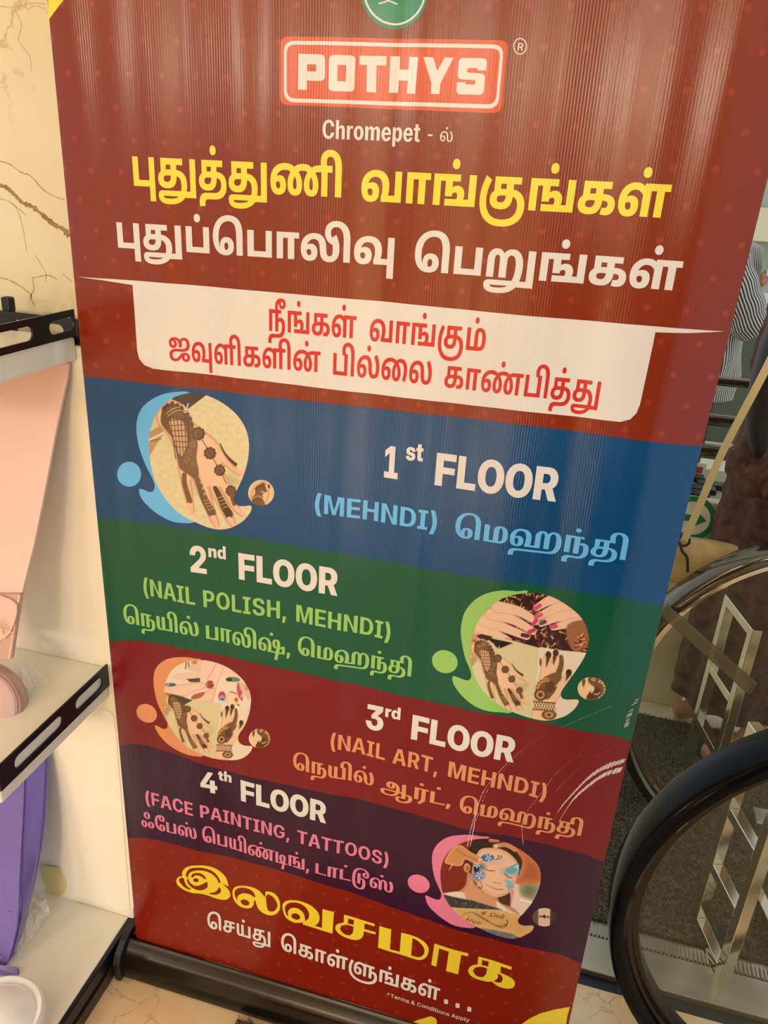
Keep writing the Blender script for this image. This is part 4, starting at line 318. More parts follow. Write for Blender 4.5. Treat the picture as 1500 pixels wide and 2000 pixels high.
411:'1339;90,1290 0,200 1159,0 0,-200 -462,0 0,-1290 -233,0 0,1290',
597:'1268;562,-22 q-135,0 q-211,139 q-120,258 0,181 q0,183 q122,257 q211,136 133,0 q104,0 q127,-69 q72,-92 19,-35 12,0 0,554 225,0 0,-1490 -219,0 0,175 -18,0 q-19,-36 q-74,-92 q-128,-69;613,168 q93,0 q128,99 q66,176 0,115 q0,116 q-65,172 q-128,96 -94,0 q-96,0 q-128,-101 q-64,-174 0,-109 q0,-110 q65,-177 q129,-103',
614:'1204;630,-23 q-165,0 q-240,142 q-129,258 0,174 q0,172 q127,262 q232,147 156,0 q97,0 q179,-63 q142,-135 q83,-213 0,-151 0,-78 -894,0 0,165 779,0 -105,-54 q0,102 q-63,155 q-125,88 -92,0 q-92,0 q-131,-89 q-69,-146 0,-87 0,-112 q0,-114 q78,-158 q141,-81 93,0 q61,0 q100,35 q72,70 19,52 210,-49 q-26,-87 q-128,-132 q-189,-73',
689:'518;147,0 0,1118 224,0 0,-1118;260,1287 q-58,0 q-82,78 0,54 q0,56 q82,76 58,0 q58,0 q82,-76 0,-56 q0,-54 q-82,-78',
751:'589;428,-8 q-143,0 q-138,140 0,132 0,1226 224,0 0,-1183 q0,-68 q37,-58 52,0 q28,0 q28,4 12,4 40,-177 q-24,-7 q-74,-13',
766:'1822;147,0 0,1118 213,0 6,-260 -17,0 q24,95 q100,123 q134,61 73,0 q122,0 q150,-151 27,-136 -28,0 q21,92 q109,129 q152,66 88,0 q99,0 q161,-86 q94,-170 0,-127 0,-754 -225,0 0,730 q0,111 q-123,100 -85,0 q-68,0 q-99,-58 q-54,-102 0,-67 0,-714 -221,0 0,744 q0,89 q-114,108 -88,0 q-60,0 q-104,-57 q-63,-109 0,-81 0,-694',
773:'1234;371,662 0,-662 -224,0 0,1118 214,0 2,-274 -22,0 q48,149 q185,139 133,0 q114,0 q171,-96 q95,-188 0,-138 0,-710 -224,0 0,682 q0,119 q-125,136 -109,0 q-74,0 q-117,-64 q-67,-123',
790:'1238;619,-23 q-158,0 q-236,144 q-129,260 0,172 q0,174 q129,261 q236,144 158,0 q158,0 q236,-144 q130,-261 0,-174 q0,-172 q-130,-260 q-236,-144;619,166 q100,0 q132,106 q64,176 0,105 q0,107 q-64,177 q-132,106 -100,0 q-101,0 q-130,-106 q-64,-177 0,-107 q0,-105 q64,-176 q130,-106',
843:'1268;147,-418 0,1536 219,0 0,-182 18,0 q19,35 q71,92 q128,69 104,0 q134,0 q210,-136 q122,-257 0,-183 q0,-181 q-120,-258 q-210,-139 -136,0 q-101,0 q-128,69 q-74,92 -19,36 -13,0 0,-593;654,168 q96,0 q128,103 q65,177 0,110 q0,109 q-64,174 q-129,101 -96,0 q-93,0 q-128,-96 q-65,-172 0,-116 q0,-115 q66,-176 q129,-99',
852:'794;147,0 0,1118 217,0 0,-180 12,0 q31,91 q154,105 97,0 q22,0 q54,-4 18,-2 0,-213 q-13,4 q-68,8 -35,0 q-76,0 q-121,-64 q-68,-113 0,-74 0,-676',
871:'1106;551,-23 q-123,0 q-190,71 q-121,137 -20,99 211,43 q23,-86 q125,-83 97,0 q105,0 q124,87 0,62 q0,53 q-77,69 -79,17 -189,43 q-155,35 q-153,154 0,120 q0,101 q112,150 q195,83 128,0 q121,0 q173,-71 q108,-125 24,-84 -202,-44 q-21,59 q-103,89 -98,0 q-90,0 q-121,-81 0,-63 q0,-55 q80,-68 91,-21 181,-40 q156,-35 q151,-150 0,-117 q0,-102 q-118,-158 q-209,-89',
889:'700;630,1118 0,-182 -610,0 0,182;183,1384 224,0 0,-1080 q0,-67 q56,-62 65,0 q17,0 q56,8 20,4 39,-179 q-36,-12 q-81,-11 -39,0 q-153,0 q-168,157 0,143',
998:'1181;133,-402 54,182 26,-6 q57,-15 q91,13 q66,71 20,71 23,81 -424,1123 242,0 219,-632 q37,-107 q48,-209 29,-105 -68,0 q29,105 q53,211 37,105 224,632 240,0 -485,-1272 q-34,-89 q-100,-122 q-137,-61 -92,0 q-52,0 q-83,15',
1407:'1326;580,652 15,305 -257,-167 -81,142 273,138 -273,138 81,144 257,-167 -15,305 162,0 -14,-305 256,167 80,-144 -272,-138 272,-138 -80,-142 -256,167 14,-305',
1422:'550',
1425:'1340;580,-21 q-150,0 q-218,110 q-116,186 0,115 q0,96 q76,139 q136,120 87,62 244,173 q29,20 q58,54 q40,71 0,45 q0,64 q-87,84 -76,0 q-51,0 q-79,-41 q-43,-74 0,-50 q0,-53 q50,-100 q88,-109 56,-67 693,-824 -254,0 -573,670 q-73,88 q-123,149 q-74,155 0,92 q0,102 q94,159 q171,91 114,0 q115,0 q166,-91 q90,-150 0,-92 q0,-68 q-50,-118 q-89,-101 -59,-43 -300,-221 q-81,-59 q-71,-106 0,-66 q0,-67 q64,-100 q116,-56 75,0 q86,0 q161,72 q129,135 q75,190 0,117 202,0 q0,-145 q-65,-200 q-93,-127 -43,-36 -51,-47 q-76,-75 q-216,-73',
},
'cond': {
2:'1535;22,0 506,1490 471,0 514,-1490 -397,0 -206,782 q-48,122 q-95,287 -49,191 89,0 q-49,-192 q-92,-287 -49,-121 -206,-782;367,363 0,215 801,0 0,-215',
73:'1503;775,-22 q-202,0 q-322,187 q-186,344 0,235 q0,237 q187,345 q322,186 201,0 q135,0 q230,-72 q175,-138 q111,-194 16,-122 -358,0 q-11,69 q-51,108 q-78,75 q-101,38 -60,0 q-113,0 q-161,-129 q-85,-238 0,-165 q0,-165 q85,-237 q161,-128 112,0 q60,0 q101,38 q78,74 q52,108 11,69 358,0 q-14,-116 q-105,-192 q-173,-141 q-232,-76',
84:'1459;655,0 -396,0 0,226 379,0 q134,0 q177,120 q89,233 0,168 q0,167 q-90,230 q-179,120 -135,0 -382,0 0,226 403,0 q227,0 q331,-179 q181,-334 0,-230 q0,-232 q-180,-334 q-331,-181;459,1490 0,-1490 -354,0 0,1490',
95:'1260;105,0 0,1490 1078,0 0,-226 -724,0 0,-398 668,0 0,-222 -668,0 0,-418 723,0 0,-226',
137:'1208;105,0 0,1490 1049,0 0,-226 -695,0 0,-425 642,0 0,-221 -642,0 0,-618',
141:'1523;782,-22 q-215,0 q-322,190 q-180,345 0,231 q0,236 q188,345 q323,187 201,0 q130,0 q228,-73 q177,-136 q110,-186 13,-113 -360,0 q-11,62 q-49,100 q-74,72 q-95,38 -59,0 q-113,0 q-163,-128 q-87,-238 0,-165 q0,-165 q86,-238 q164,-128 116,0 q98,0 q140,90 q75,162 0,109 74,-7 -374,0 0,208 645,0 0,-179 q0,-185 q-170,-279 q-300,-155',
161:'1500;105,0 0,1490 354,0 0,-616 582,0 0,616 354,0 0,-1490 -354,0 0,648 -582,0 0,-648',
234:'908;61,0 0,220 216,0 0,1050 -216,0 0,220 786,0 0,-220 -216,0 0,-1050 216,0 0,-220',
281:'1158;105,0 0,1490 354,0 0,-1264 647,0 0,-226',
292:'1888;105,0 0,1490 535,0 194,-783 q16,-42 q43,-126 q44,-142 q38,-131 11,-47 -81,0 q12,46 q37,131 q44,142 q42,127 16,42 191,783 536,0 0,-1490 -351,0 0,760 q0,48 q4,132 q5,147 q5,151 0,68 33,0 q-20,-76 q-49,-159 q-47,-147 q-42,-122 -16,-42 -215,-760 -291,0 -218,760 q-15,41 q-44,122 q-48,147 q-50,159 -22,77 40,0 q0,-66 q5,-150 q5,-148 q4,-133 0,-49 0,-760',
300:'1526;105,0 0,1490 376,0 423,-831 q30,-40 q73,-119 q77,-141 36,-76 -38,-38 q-5,71 q-9,170 q-5,154 0,46 0,804 358,0 0,-1490 -377,0 -388,747 q-37,52 q-85,135 q-93,174 -54,108 56,24 q7,-111 q9,-191 q4,-146 0,-44 0,-748',
321:'1551;775,-22 q-200,0 q-323,187 q-187,344 0,235 q0,237 q187,344 q323,187 200,0 q201,0 q322,-187 q188,-344 0,-237 q0,-235 q-188,-344 q-322,-187;775,214 q108,0 q158,123 q86,237 0,170 q0,171 q-86,238 q-158,123 -108,0 q-107,0 q-158,-123 q-86,-238 0,-171 q0,-170 q86,-237 q158,-123',
375:'1319;105,0 0,1490 609,0 q170,0 q248,-121 q135,-217 0,-145 q0,-144 q-136,-217 q-251,-121 -172,0 -394,0 0,221 355,0 q77,0 q109,65 q57,118 0,78 q0,79 q-57,117 q-109,64 -77,0 -210,0 0,-1267',
384:'1350;105,0 0,1490 611,0 q171,0 q248,-117 q135,-214 0,-145 q0,-144 q-139,-211 q-256,-114 -175,0 -381,0 0,218 353,0 q77,0 q109,60 q57,113 0,78 q0,79 q-57,113 q-109,62 -77,0 -213,0 0,-1268;934,0 -345,673 372,0 353,-673',
397:'1361;689,-24 q-193,0 q-277,117 q-148,219 -1,154 339,0 q3,-85 q70,-119 q124,-62 84,0 q75,0 q111,53 q61,98 0,65 q0,55 q-53,78 q-111,56 -87,22 -154,40 q-209,49 q-221,198 0,157 q0,133 q148,198 q263,110 172,0 q176,0 q257,-112 q141,-205 4,-139 -334,0 q-7,110 q-127,123 -108,0 q-68,0 q-102,-52 q-55,-92 0,-60 q0,-55 q52,-77 q104,-52 77,-20 131,-35 q117,-23 q175,-72 q116,-102 q57,-136 0,-88 q0,-135 q-143,-203 q-270,-111',
411:'1346;52,1264 0,226 1242,0 0,-226 -443,0 0,-1264 -355,0 0,1264',
614:'1194;612,-23 q-167,0 q-249,141 q-136,253 0,166 q0,166 q137,254 q243,144 161,0 q119,0 q196,-74 q143,-143 q79,-207 0,-132 0,-73 -962,0 0,175 799,0 -158,-50 q0,92 q-50,137 q-93,74 -67,0 q-66,0 q-94,-75 q-50,-133 0,-87 0,-114 q0,-97 q54,-142 q101,-76 69,0 q50,0 q79,36 q55,68 13,46 308,-20 q-22,-98 q-142,-148 q-216,-83',
670:'1258;448,621 0,-621 -344,0 0,1490 341,0 0,-681 -42,0 q46,143 q182,147 149,0 q117,0 q167,-97 q90,-186 0,-136 0,-680 -344,0 0,641 q0,115 q-93,124 -84,0 q-56,0 q-83,-57 q-46,-115',
766:'1866;104,0 0,1081 325,0 8,-245 -19,0 q26,90 q102,117 q137,58 75,0 q119,0 q168,-145 26,-125 -33,0 q22,84 q109,121 q151,65 85,0 q104,0 q161,-87 q92,-170 0,-124 0,-720 -344,0 0,683 q0,105 q-89,97 -70,0 q-49,0 q-72,-54 q-40,-97 0,-64 0,-670 -330,0 0,695 q0,86 q-86,104 -71,0 q-47,0 q-74,-53 q-42,-104 0,-75 0,-653',
790:'1235;618,-23 q-169,0 q-251,141 q-138,252 0,167 q0,169 q138,253 q251,142 169,0 q169,0 q250,-142 q138,-253 0,-169 q0,-167 q-138,-252 q-250,-141;618,186 q63,0 q94,89 q51,159 0,104 q0,105 q-51,159 q-94,89 -63,0 q-63,0 q-95,-89 q-51,-159 0,-105 q0,-105 q51,-158 q95,-89',
843:'1272;104,-418 0,1499 340,0 0,-163 7,0 q28,50 q86,82 q119,49 77,0 q128,0 q203,-136 q119,-251 0,-172 q0,-172 q-116,-252 q-204,-137 -133,0 q-76,0 q-118,50 q-85,85 -26,52 -5,0 0,-584;653,190 q66,0 q93,85 q49,158 0,107 q0,108 q-49,156 q-93,85 -66,0 q-65,0 q-98,-86 q-54,-157 0,-106 q0,-105 q54,-158 q98,-87',
852:'826;104,0 0,1081 333,0 0,-180 7,0 q29,93 q130,99 100,0 q27,0 q48,-3 21,-2 0,-229 q-21,4 q-80,6 -36,0 q-62,0 q-97,-57 q-55,-110 0,-79 0,-623',
889:'793;742,1081 0,-202 -723,0 0,202;187,1360 344,0 0,-1053 q0,-59 q41,-49 54,0 q23,0 q71,4 16,1 18,-200 q-40,-6 q-109,-4 -54,0 q-185,0 q-179,142 0,140',
1375:'550;52,-334 76,560 329,0 -170,-560',
1380:'800;159,598 q0,170 q62,360 q109,327 71,117 324,0 q-64,-148 q-98,-334 q-55,-337 0,-155 q0,-138 q48,-275 q96,-299 73,-174 -324,0 q-119,203 q-123,452',
1381:'800;75,-288 q74,175 q96,300 q47,274 0,137 q0,155 q-55,337 q-97,334 -65,148 324,0 q72,-117 q108,-327 q62,-360 0,-170 q0,-232 q-123,-452 -119,-202',
},
}
# the words: style, glyph numbers, left and right end of the baseline, (base, top) of a reference letter, its font height, colour, tracking
WORDS = [
('heavy',[131,122,84,122,24,42],(262.9,362.9),(666.8,386.0),((262.9,362.9),(258.7,305.4)),567,'yellow',0,'புதுத்துணி'),
('heavy',[36,41,78,102,78,18,93],(704.9,392),(1301,426),((788.5,394),(792,333)),567,'yellow',0,'வாங்குங்கள்'),
('heavy',[131,122,87,46,28,41,145,156],(231.9,483.5),(767.5,519),((231.5,483.5),(231,434)),567,'white',0,'புதுப்பொலிவு'),
('heavy',[46,28,143,78,18,93],(808,529),(1324,568),((874.7,532.8),(879.4,478.6)),567,'white',0,'பெறுங்கள்'),
('square',[124,78,18,93],(524.4,645.7),(694.7,661.3),((524.4,645.7),(524.4,603)),561,'red',0,'நீங்கள்'),
('square',[36,41,78,102,88],(720.5,666),(946.5,686.7),((772,670.7),(774,627.3)),561,'red',0,'வாங்கும்'),
('square',[156,34,42,18,34,42,86],(374.5,706.5),(626,727),((479.8,713),(478.4,673.3)),561,'red',0,'வுளிகளின்'),
('square',[28,42,92,48,33],(650.6,731.3),(841.7,751.7),((650.6,731.3),(651.5,688.8)),561,'red',0,'பில்லை'),
('square',[18,41,83,28,42,84,122],(866.7,756),(1168,789),((905,761),(908.3,719)),561,'red',0,'காண்பித்து'),
('cond',[73,670,852,790,766,614,843,614,889],(630.7,270.7),(819.3,277.3),((640.0,271.7),(640.0,235.0)),1490,'white',0.03,'Chromepet'),
('thin',[92],(859.0,275.3),(883.3,277.3),((860.0,275.3),(860.7,256.0)),554,'white',0,'ல்'),
('bold',[1360],(748.9,933.0),(775.8,936.8),((775.8,936.8),(780.9,874.1)),1490,'white',0,'1'),
('bold',[871,889],(792.0,898.4),(825.3,901.4),((809.9,899.7),(812.1,874.1)),1056,'white',0,'st'),
('bold',[137,281,321,321,384],(848.3,947.5),(1085.5,980.7),((848.3,947.5),(854.7,884.3)),1490,'white',0,'FLOOR'),
('cond',[1380,292,95,161,300,84,234,1381],(615.4,999.9),(851.7,1037.9),((634.1,1002.9),(638.4,966.7)),1490,'sky',0.03,'(MEHNDI)'),
('contrast',[46,29,40,85,25,42],(887.6,1047.7),(1220.8,1094.2),((939.2,1054.1),(941.3,1021.3)),553,'sky',0,'மெஹந்தி'),
('bold',[1361],(372.4,1117.0),(403.2,1122.4),((388.0,1119.6),(388.0,1067.6)),1490,'white',0,'2'),
('bold',[773,597],(406.4,1088.6),(440.6,1093.6),((440.0,1093.6),(440.0,1068.4)),1490,'white',0,'nd'),
('bold',[137,281,321,321,384],(467.0,1130.6),(659.6,1163.8),((467.0,1130.6),(466.0,1079.0)),1490,'white',0,'FLOOR'),
('cond',[1380,300,2,234,281],(282.4,1160.6),(381.4,1182.0),((299.0,1164.4),(298.0,1131.6)),1490,'lime',0.04,'(NAIL'),
('cond',[375,321,281,234,397,161,1375],(397.0,1186.0),(559.1,1209.5),((397.0,1186.0),(397.0,1153.4)),1490,'lime',0.06,'POLISH,'),
('cond',[292,95,161,300,84,234,1381],(578.5,1213.3),(761.3,1251.3),((578.9,1214.0),(580.0,1181.3)),1490,'lime',0.04,'MEHNDI)'),
('contrast',[46,26,30,42,92],(244.0,1215.2),(388.4,1243.6),((402.4,1248.0),(403.0,1222.4)),553,'lime',0,'நெயில்'),
('contrast',[28,41,145,97,179],(402.0,1247.6),(567,1281),((402.4,1248.0),(403.0,1222.4)),553,'lime',0,'பாலிஷ்,'),
('contrast',[46,29,40,85,25,42],(581.7,1277.3),(802.9,1321.1),((616.3,1284.4),(617.3,1259.8)),553,'lime',0,'மெஹந்தி'),
('bold',[1371],(713.0,1423.6),(747.6,1430.0),((730.0,1427.0),(732.4,1379.0)),1490,'white',0,'3'),
('bold',[852,597],(752.0,1400.0),(781.6,1406.0),((781.0,1405.6),(782.6,1382.0)),1490,'white',0,'rd'),
('bold',[137,281,321,321,384],(802.4,1443.0),(1002.6,1489.9),((802.4,1443.0),(807.4,1395.6)),1490,'white',0,'FLOOR'),
('cond',[1380,300,2,234,281],(646.0,1460.0),(751.4,1485.4),((662.4,1464.0),(665.4,1435.0)),1490,'orange',0.04,'(NAIL'),
('cond',[2,384,411,1375],(766.0,1489.6),(854.0,1511.6),((796.0,1497.0),(798.0,1466.6)),1490,'orange',0.06,'ART,'),
('cond',[292,95,161,300,84,234,1381],(874.7,1515.4),(1064.9,1561.9),((874.7,1515.4),(878.2,1485.8)),1490,'orange',0.04,'MEHNDI)'),
('contrast',[46,26,30,42,92],(572.4,1501.0),(729.0,1536.0),((654.0,1521.0),(655.0,1498.0)),553,'orange',0,'நெயில்'),
('contrast',[7,90,82,179],(742.4,1544.6),(880.3,1575),((809.0,1560.0),(811.0,1537.6)),553,'orange',0,'ஆர்ட்,'),
('contrast',[46,29,40,85,25,42],(896.8,1582.3),(1134.5,1634.6),((930.9,1590.4),(933.0,1567.7)),553,'orange',0,'மெஹந்தி'),
('bold',[1372],(392.2,1544.8),(423.9,1552.3),((420.5,1551.1),(419.0,1511.6)),1490,'white',0,'4'),
('bold',[889,670],(425.2,1524.6),(451.3,1530.4),((436.4,1527.6),(437.3,1508.4)),1490,'white',0,'th'),
('bold',[137,281,321,321,384],(470.6,1564.0),(637.2,1607.8),((470.6,1564.0),(470.6,1523.3)),1490,'white',0,'FLOOR'),
('cond',[1380,137,2,73,95],(286.1,1568.7),(377.6,1593.3),((300.1,1571.5),(299.6,1546.7)),1490,'pink',0.04,'(FACE'),
('cond',[375,2,234,300,411,234,300,141,1375],(391.6,1596.1),(565.4,1640.8),((391.6,1596.1),(391.0,1571.9)),1490,'pink',0.05,'PAINTING,'),
('cond',[411,2,411,411,321,321,397,1381],(580.7,1645.5),(758.0,1691.6),((588.1,1647.3),(587.6,1622.1)),1490,'pink',0.05,'TATTOOS)'),
('contrast',[5,47,28,98],(277.4,1612.0),(385.1,1639.1),((321.6,1624.7),(322.2,1605.5)),553,'pink',0,'ஃபேஸ்'),
('contrast',[46,28,30,42,83,114,78,179],(395.7,1642.8),(604,1701.5),((421.5,1649.3),(422.0,1628.8)),553,'pink',0,'பெயிண்டிங்,'),
('contrast',[23,41,82,117,98],(616.1,1704.3),(767.3,1743.8),((616.1,1704.3),(617.4,1684.7)),553,'pink',0,'டாட்டூஸ்'),
('square',[46,20,89,122],(405.8,1811.9),(528.3,1843.1),((461.1,1825.6),(461.1,1803.0)),561,'white',0,'செய்து'),
('square',[46,18,41,93,150,78,18,93],(549.3,1854.3),(857,1954),((611.2,1873.0),(612.3,1849.0)),561,'white',0,'கொள்ளுங்கள்'),
('text',[1407,411,614,852,766,871,1422,1425,1422,73,790,773,597,689,889,689,790,773,871,1422,2,843,843,751,998],(755.7,1945.0),(916.5,1996.1),((763.6,1947.5),(764.8,1940.6)),1490,'white',0,'*Terms & Conditions Apply'),
('text',[384],(1011,98),(1021.5,99),((1011,98),(1012,84)),1490,'white',0,'R'),
('square',[21],(332,687.6),(370.6,691.0),((350,689.3),(350,684.07)),100,'red',0,'ஜ'),
]
# ------------------------------------------------------------------ the roll-up banner
def b2(p): v = aty(p[0], p[1], 0.0); return (v.x, v.z)            # photo pixel -> place on the banner's plane
def XL(z): Y = (CZ - z) / D; return D * (-.7266 - .0059 * Y)
def XR(z):
    Y = (CZ - z) / D; t = [(-1, .182), (-.25, .1745), (.057, .1695), (.374, .1645), (.8, .1607), (1.395, .1616), (2, .1616)]
    for (a, b), (c, d) in zip(t, t[1:]):
        if Y <= c: return D * (b + (d - b) * (Y - a) / (c - a))
    return D * .1616
ZT, ZB = 1.98, CZ - 1.5165 * D
def bend(x, z):
    """gentle waves of the hanging film and the backward curl of its two long edges"""
    w = .0011 * math.sin(x * 23 + .5) + .0009 * math.sin(x * 51 + 1.2 + .5 * z) + .0006 * math.sin(x * 9 - 2.0 * z) + .00030 * math.sin(x * 118 + .8 * math.sin(2.2 * z)) + .00035 * math.sin(x * 77 + 2.0)
    a = max(0.0, (XL(z) + .05) - x) / .05; b = max(0.0, x - (XR(z) - .065)) / .065
    k = .35 + .65 * min(1, max(0, (z - ZB) / .5))
    return (w + .007 * a ** 2.2 + .014 * b ** 1.8) * k
def bnormal(x, z):
    e = .002; n = Vector(((bend(x + e, z) - bend(x - e, z)) / (2 * e), -1.0, (bend(x, z + e) - bend(x, z - e)) / (2 * e))); return n.normalized()
STEP, LIFT = .008, .00013
banner = thing('roll_up_banner', (-.27, .02, 0), 'tall glossy roll-up banner printed with four coloured floor bands, on a dark metal base', 'banner')
def lay(name, polys, level, mats, parent, label=None, cut=True, winding=False):
    """polys: (contours in banner x,z; material index). Fills, cuts along vertical lines, lays the print on the curved film"""
    bm = bmesh.new()
    for cs, mi in polys:
        fl = [Vector((p[0] * 1000, p[1] * 1000)) for c in cs for p in c]; ed = []; k = 0
        for c in cs: ed += [(k + i, k + (i + 1) % len(c)) for i in range(len(c))]; k += len(c)
        ov, _, of, _, _, _ = geometry.delaunay_2d_cdt(fl, ed, [], 0, 1e-5)
        E0 = np.array([fl[i] for i, _ in ed]); E1 = np.array([fl[j] for _, j in ed]); vs = {}
        for t in of:
            a, b, c = [ov[i] for i in t]; ar = (b.x - a.x) * (c.y - a.y) - (b.y - a.y) * (c.x - a.x)
            if abs(ar) < 1e-7: continue
            g = (a + b + c) / 3; up = (E0[:, 1] <= g.y) & (E1[:, 1] > g.y); dn = (E0[:, 1] > g.y) & (E1[:, 1] <= g.y)
            cr = (E1[:, 0] - E0[:, 0]) * (g.y - E0[:, 1]) - (g.x - E0[:, 0]) * (E1[:, 1] - E0[:, 1])
            wn = int((up & (cr > 0)).sum()) - int((dn & (cr < 0)).sum())
            if (wn == 0) if winding else (wn % 2 == 0): continue
            for i in t:
                if i not in vs: vs[i] = bm.verts.new((ov[i].x / 1000, 0, ov[i].y / 1000))
            f = bm.faces.new([vs[i] for i in (t if ar > 0 else t[::-1])]); f.material_index = mi
    if cut and bm.verts:
        x0 = min(v.co.x for v in bm.verts); x1 = max(v.co.x for v in bm.verts); k = math.ceil(x0 / STEP)
        while k * STEP < x1:
            bmesh.ops.bisect_plane(bm, geom=bm.verts[:] + bm.edges[:] + bm.faces[:], dist=1e-6, plane_co=(k * STEP, 0, 0), plane_no=(1, 0, 0)); k += 1
        z0 = min(v.co.z for v in bm.verts); z1 = max(v.co.z for v in bm.verts); k = math.ceil(z0 / .05)
        while k * .05 < z1:
            bmesh.ops.bisect_plane(bm, geom=bm.verts[:] + bm.edges[:] + bm.faces[:], dist=1e-6, plane_co=(0, 0, k * .05), plane_no=(0, 0, 1)); k += 1
    bm.verts.index_update()
    v = [(p.co.x, bend(p.co.x, p.co.z) - LIFT * level, p.co.z) for p in bm.verts]; n = [bnormal(p.co.x, p.co.z) for p in bm.verts]
    f = [tuple(q.index for q in p.verts) for p in bm.faces]; mi = [p.material_index for p in bm.faces]; bm.free()
    return obj(name, v, f, mats, parent, smooth=True, midx=mi, label=label, normals=n)

# the film itself: one sheet with a back face
def film_mat():
    m = mat('ink_brick_red', (132, 42, 22), rough=.21, spec=.42); nt = m.node_tree; b = nt.nodes['Principled BSDF']; L = nt.links.new
    g = nt.nodes.new('ShaderNodeNewGeometry'); sp = nt.nodes.new('ShaderNodeSeparateXYZ'); L(g.outputs['Position'], sp.inputs[0])
    def mth(op, a, b2_=None, c=None):
        k = nt.nodes.new('ShaderNodeMath'); k.operation = op
        for i, v in enumerate((a, b2_, c)):
            if v is None: continue
            if isinstance(v, (int, float)): k.inputs[i].default_value = v
            else: L(v, k.inputs[i])
        return k.outputs[0]
    px, pz = .043, .0365                                             # printed polka dots, every second row shifted
    row = mth('DIVIDE', sp.outputs[2], pz); par = mth('MODULO', mth('FLOOR', row), 2.0)
    fx = mth('SUBTRACT', mth('FRACT', mth('ADD', mth('ADD', mth('DIVIDE', sp.outputs[0], px), 40.0), mth('MULTIPLY', par, .5))), .5)
    fz = mth('SUBTRACT', mth('FRACT', row), .5)
    d = mth('SQRT', mth('ADD', mth('POWER', mth('MULTIPLY', fx, px), 2.0), mth('POWER', mth('MULTIPLY', fz, pz), 2.0)))
    mr = nt.nodes.new('ShaderNodeMapRange'); mr.inputs[1].default_value = .0048; mr.inputs[2].default_value = .0022; mr.inputs[3].default_value = 0; mr.inputs[4].default_value = .24; L(d, mr.inputs[0])
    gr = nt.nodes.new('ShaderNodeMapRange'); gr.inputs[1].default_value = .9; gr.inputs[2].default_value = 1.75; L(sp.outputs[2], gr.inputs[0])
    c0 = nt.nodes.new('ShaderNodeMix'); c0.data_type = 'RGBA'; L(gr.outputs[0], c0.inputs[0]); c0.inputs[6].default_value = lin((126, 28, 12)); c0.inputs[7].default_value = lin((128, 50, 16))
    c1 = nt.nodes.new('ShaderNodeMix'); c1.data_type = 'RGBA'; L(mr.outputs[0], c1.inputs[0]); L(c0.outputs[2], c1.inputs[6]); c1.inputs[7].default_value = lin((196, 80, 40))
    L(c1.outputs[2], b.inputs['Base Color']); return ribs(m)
m_film = film_mat(); m_back = mat('film_back', (205, 205, 200), .6)
zs = [ZB - .01 + (ZT - ZB + .01) * i / 60 for i in range(61)]; nx = 170; v = []; f = []; mi = []; nn = []
for s in (0, 1):
    for z in zs:
        for i in range(nx + 1):
            x = XL(z) + (XR(z) - XL(z)) * i / nx; v.append((x, bend(x, z) + (.0006 if s else 0), z)); n = bnormal(x, z); nn.append(-n if s else n)
N = len(zs) * (nx + 1)
for j in range(len(zs) - 1):
    for i in range(nx):
        a = j * (nx + 1) + i; f.append((a, a + 1, a + nx + 2, a + nx + 1)); mi.append(0); f.append((a + N, a + nx + 1 + N, a + nx + 2 + N, a + 1 + N)); mi.append(1)
film = obj('printed_film', v, f, [m_film, m_back], banner, smooth=True, midx=mi, normals=nn)

INK = {'white': (217, 212, 204), 'yellow': (228, 213, 66), 'gold': (228, 202, 52), 'red': (198, 46, 40), 'sky': (98, 180, 230), 'lime': (144, 192, 100), 'orange': (214, 142, 96), 'pink': (218, 122, 150)}
# colour bands
def edge(pts):
    q = [b2(p) for p in pts]; q = [tuple(p) for p in cat([(a, b, 0) for a, b in q], 5, False)]; q = [(p[0], p[1]) for p in q]
    q[0] = (XL(q[0][1]) + .0002, q[0][1]); q[-1] = (XR(q[-1][1]) - .0002, q[-1][1]); return q
EB = edge([(161, 737.5), (210, 739), (300, 750), (500, 772), (750, 800), (1000, 827), (1250, 860), (1375, 877.5)])
EG = edge([(189, 1015), (225, 1013), (300, 1022), (450, 1045), (600, 1070), (750, 1096), (900, 1122), (1100, 1150), (1225, 1172), (1297, 1192)])
EM = edge([(212, 1257), (250, 1250), (300, 1255), (375, 1270), (500, 1295), (625, 1322), (750, 1351), (900, 1382), (1050, 1410), (1150, 1430), (1200, 1442), (1235, 1462)])
EP = edge([(233, 1460), (270, 1452), (350, 1475), (415, 1500), (525, 1525), (750, 1574), (900, 1615), (1050, 1645), (1100, 1658), (1140, 1672), (1177, 1695)])
ER = edge([(247, 1640), (280, 1636), (325, 1645), (400, 1665), (500, 1687), (650, 1732), (750, 1766), (900, 1817), (1000, 1845), (1060, 1857), (1100, 1870), (1132, 1890)])
def side(a, b, X):
    z0, z1 = a[1], b[1]; return [(X(z0 + (z1 - z0) * k / 8), z0 + (z1 - z0) * k / 8) for k in range(1, 8)]
for nm, top, bot, col in (('blue', EB, EG, (8, 68, 114)), ('green', EG, EM, (4, 80, 56)), ('maroon', EM, EP, (116, 20, 30)), ('purple', EP, ER, (50, 14, 44))):
    poly = top + side(top[-1], bot[-1], lambda z: XR(z) - .0002) + bot[::-1] + side(bot[0], top[0], lambda z: XL(z) + .0002)
    lay('colour_band', [([poly], 0)], 1, [ink('band_' + nm, col)], film, label=nm + ' colour band')
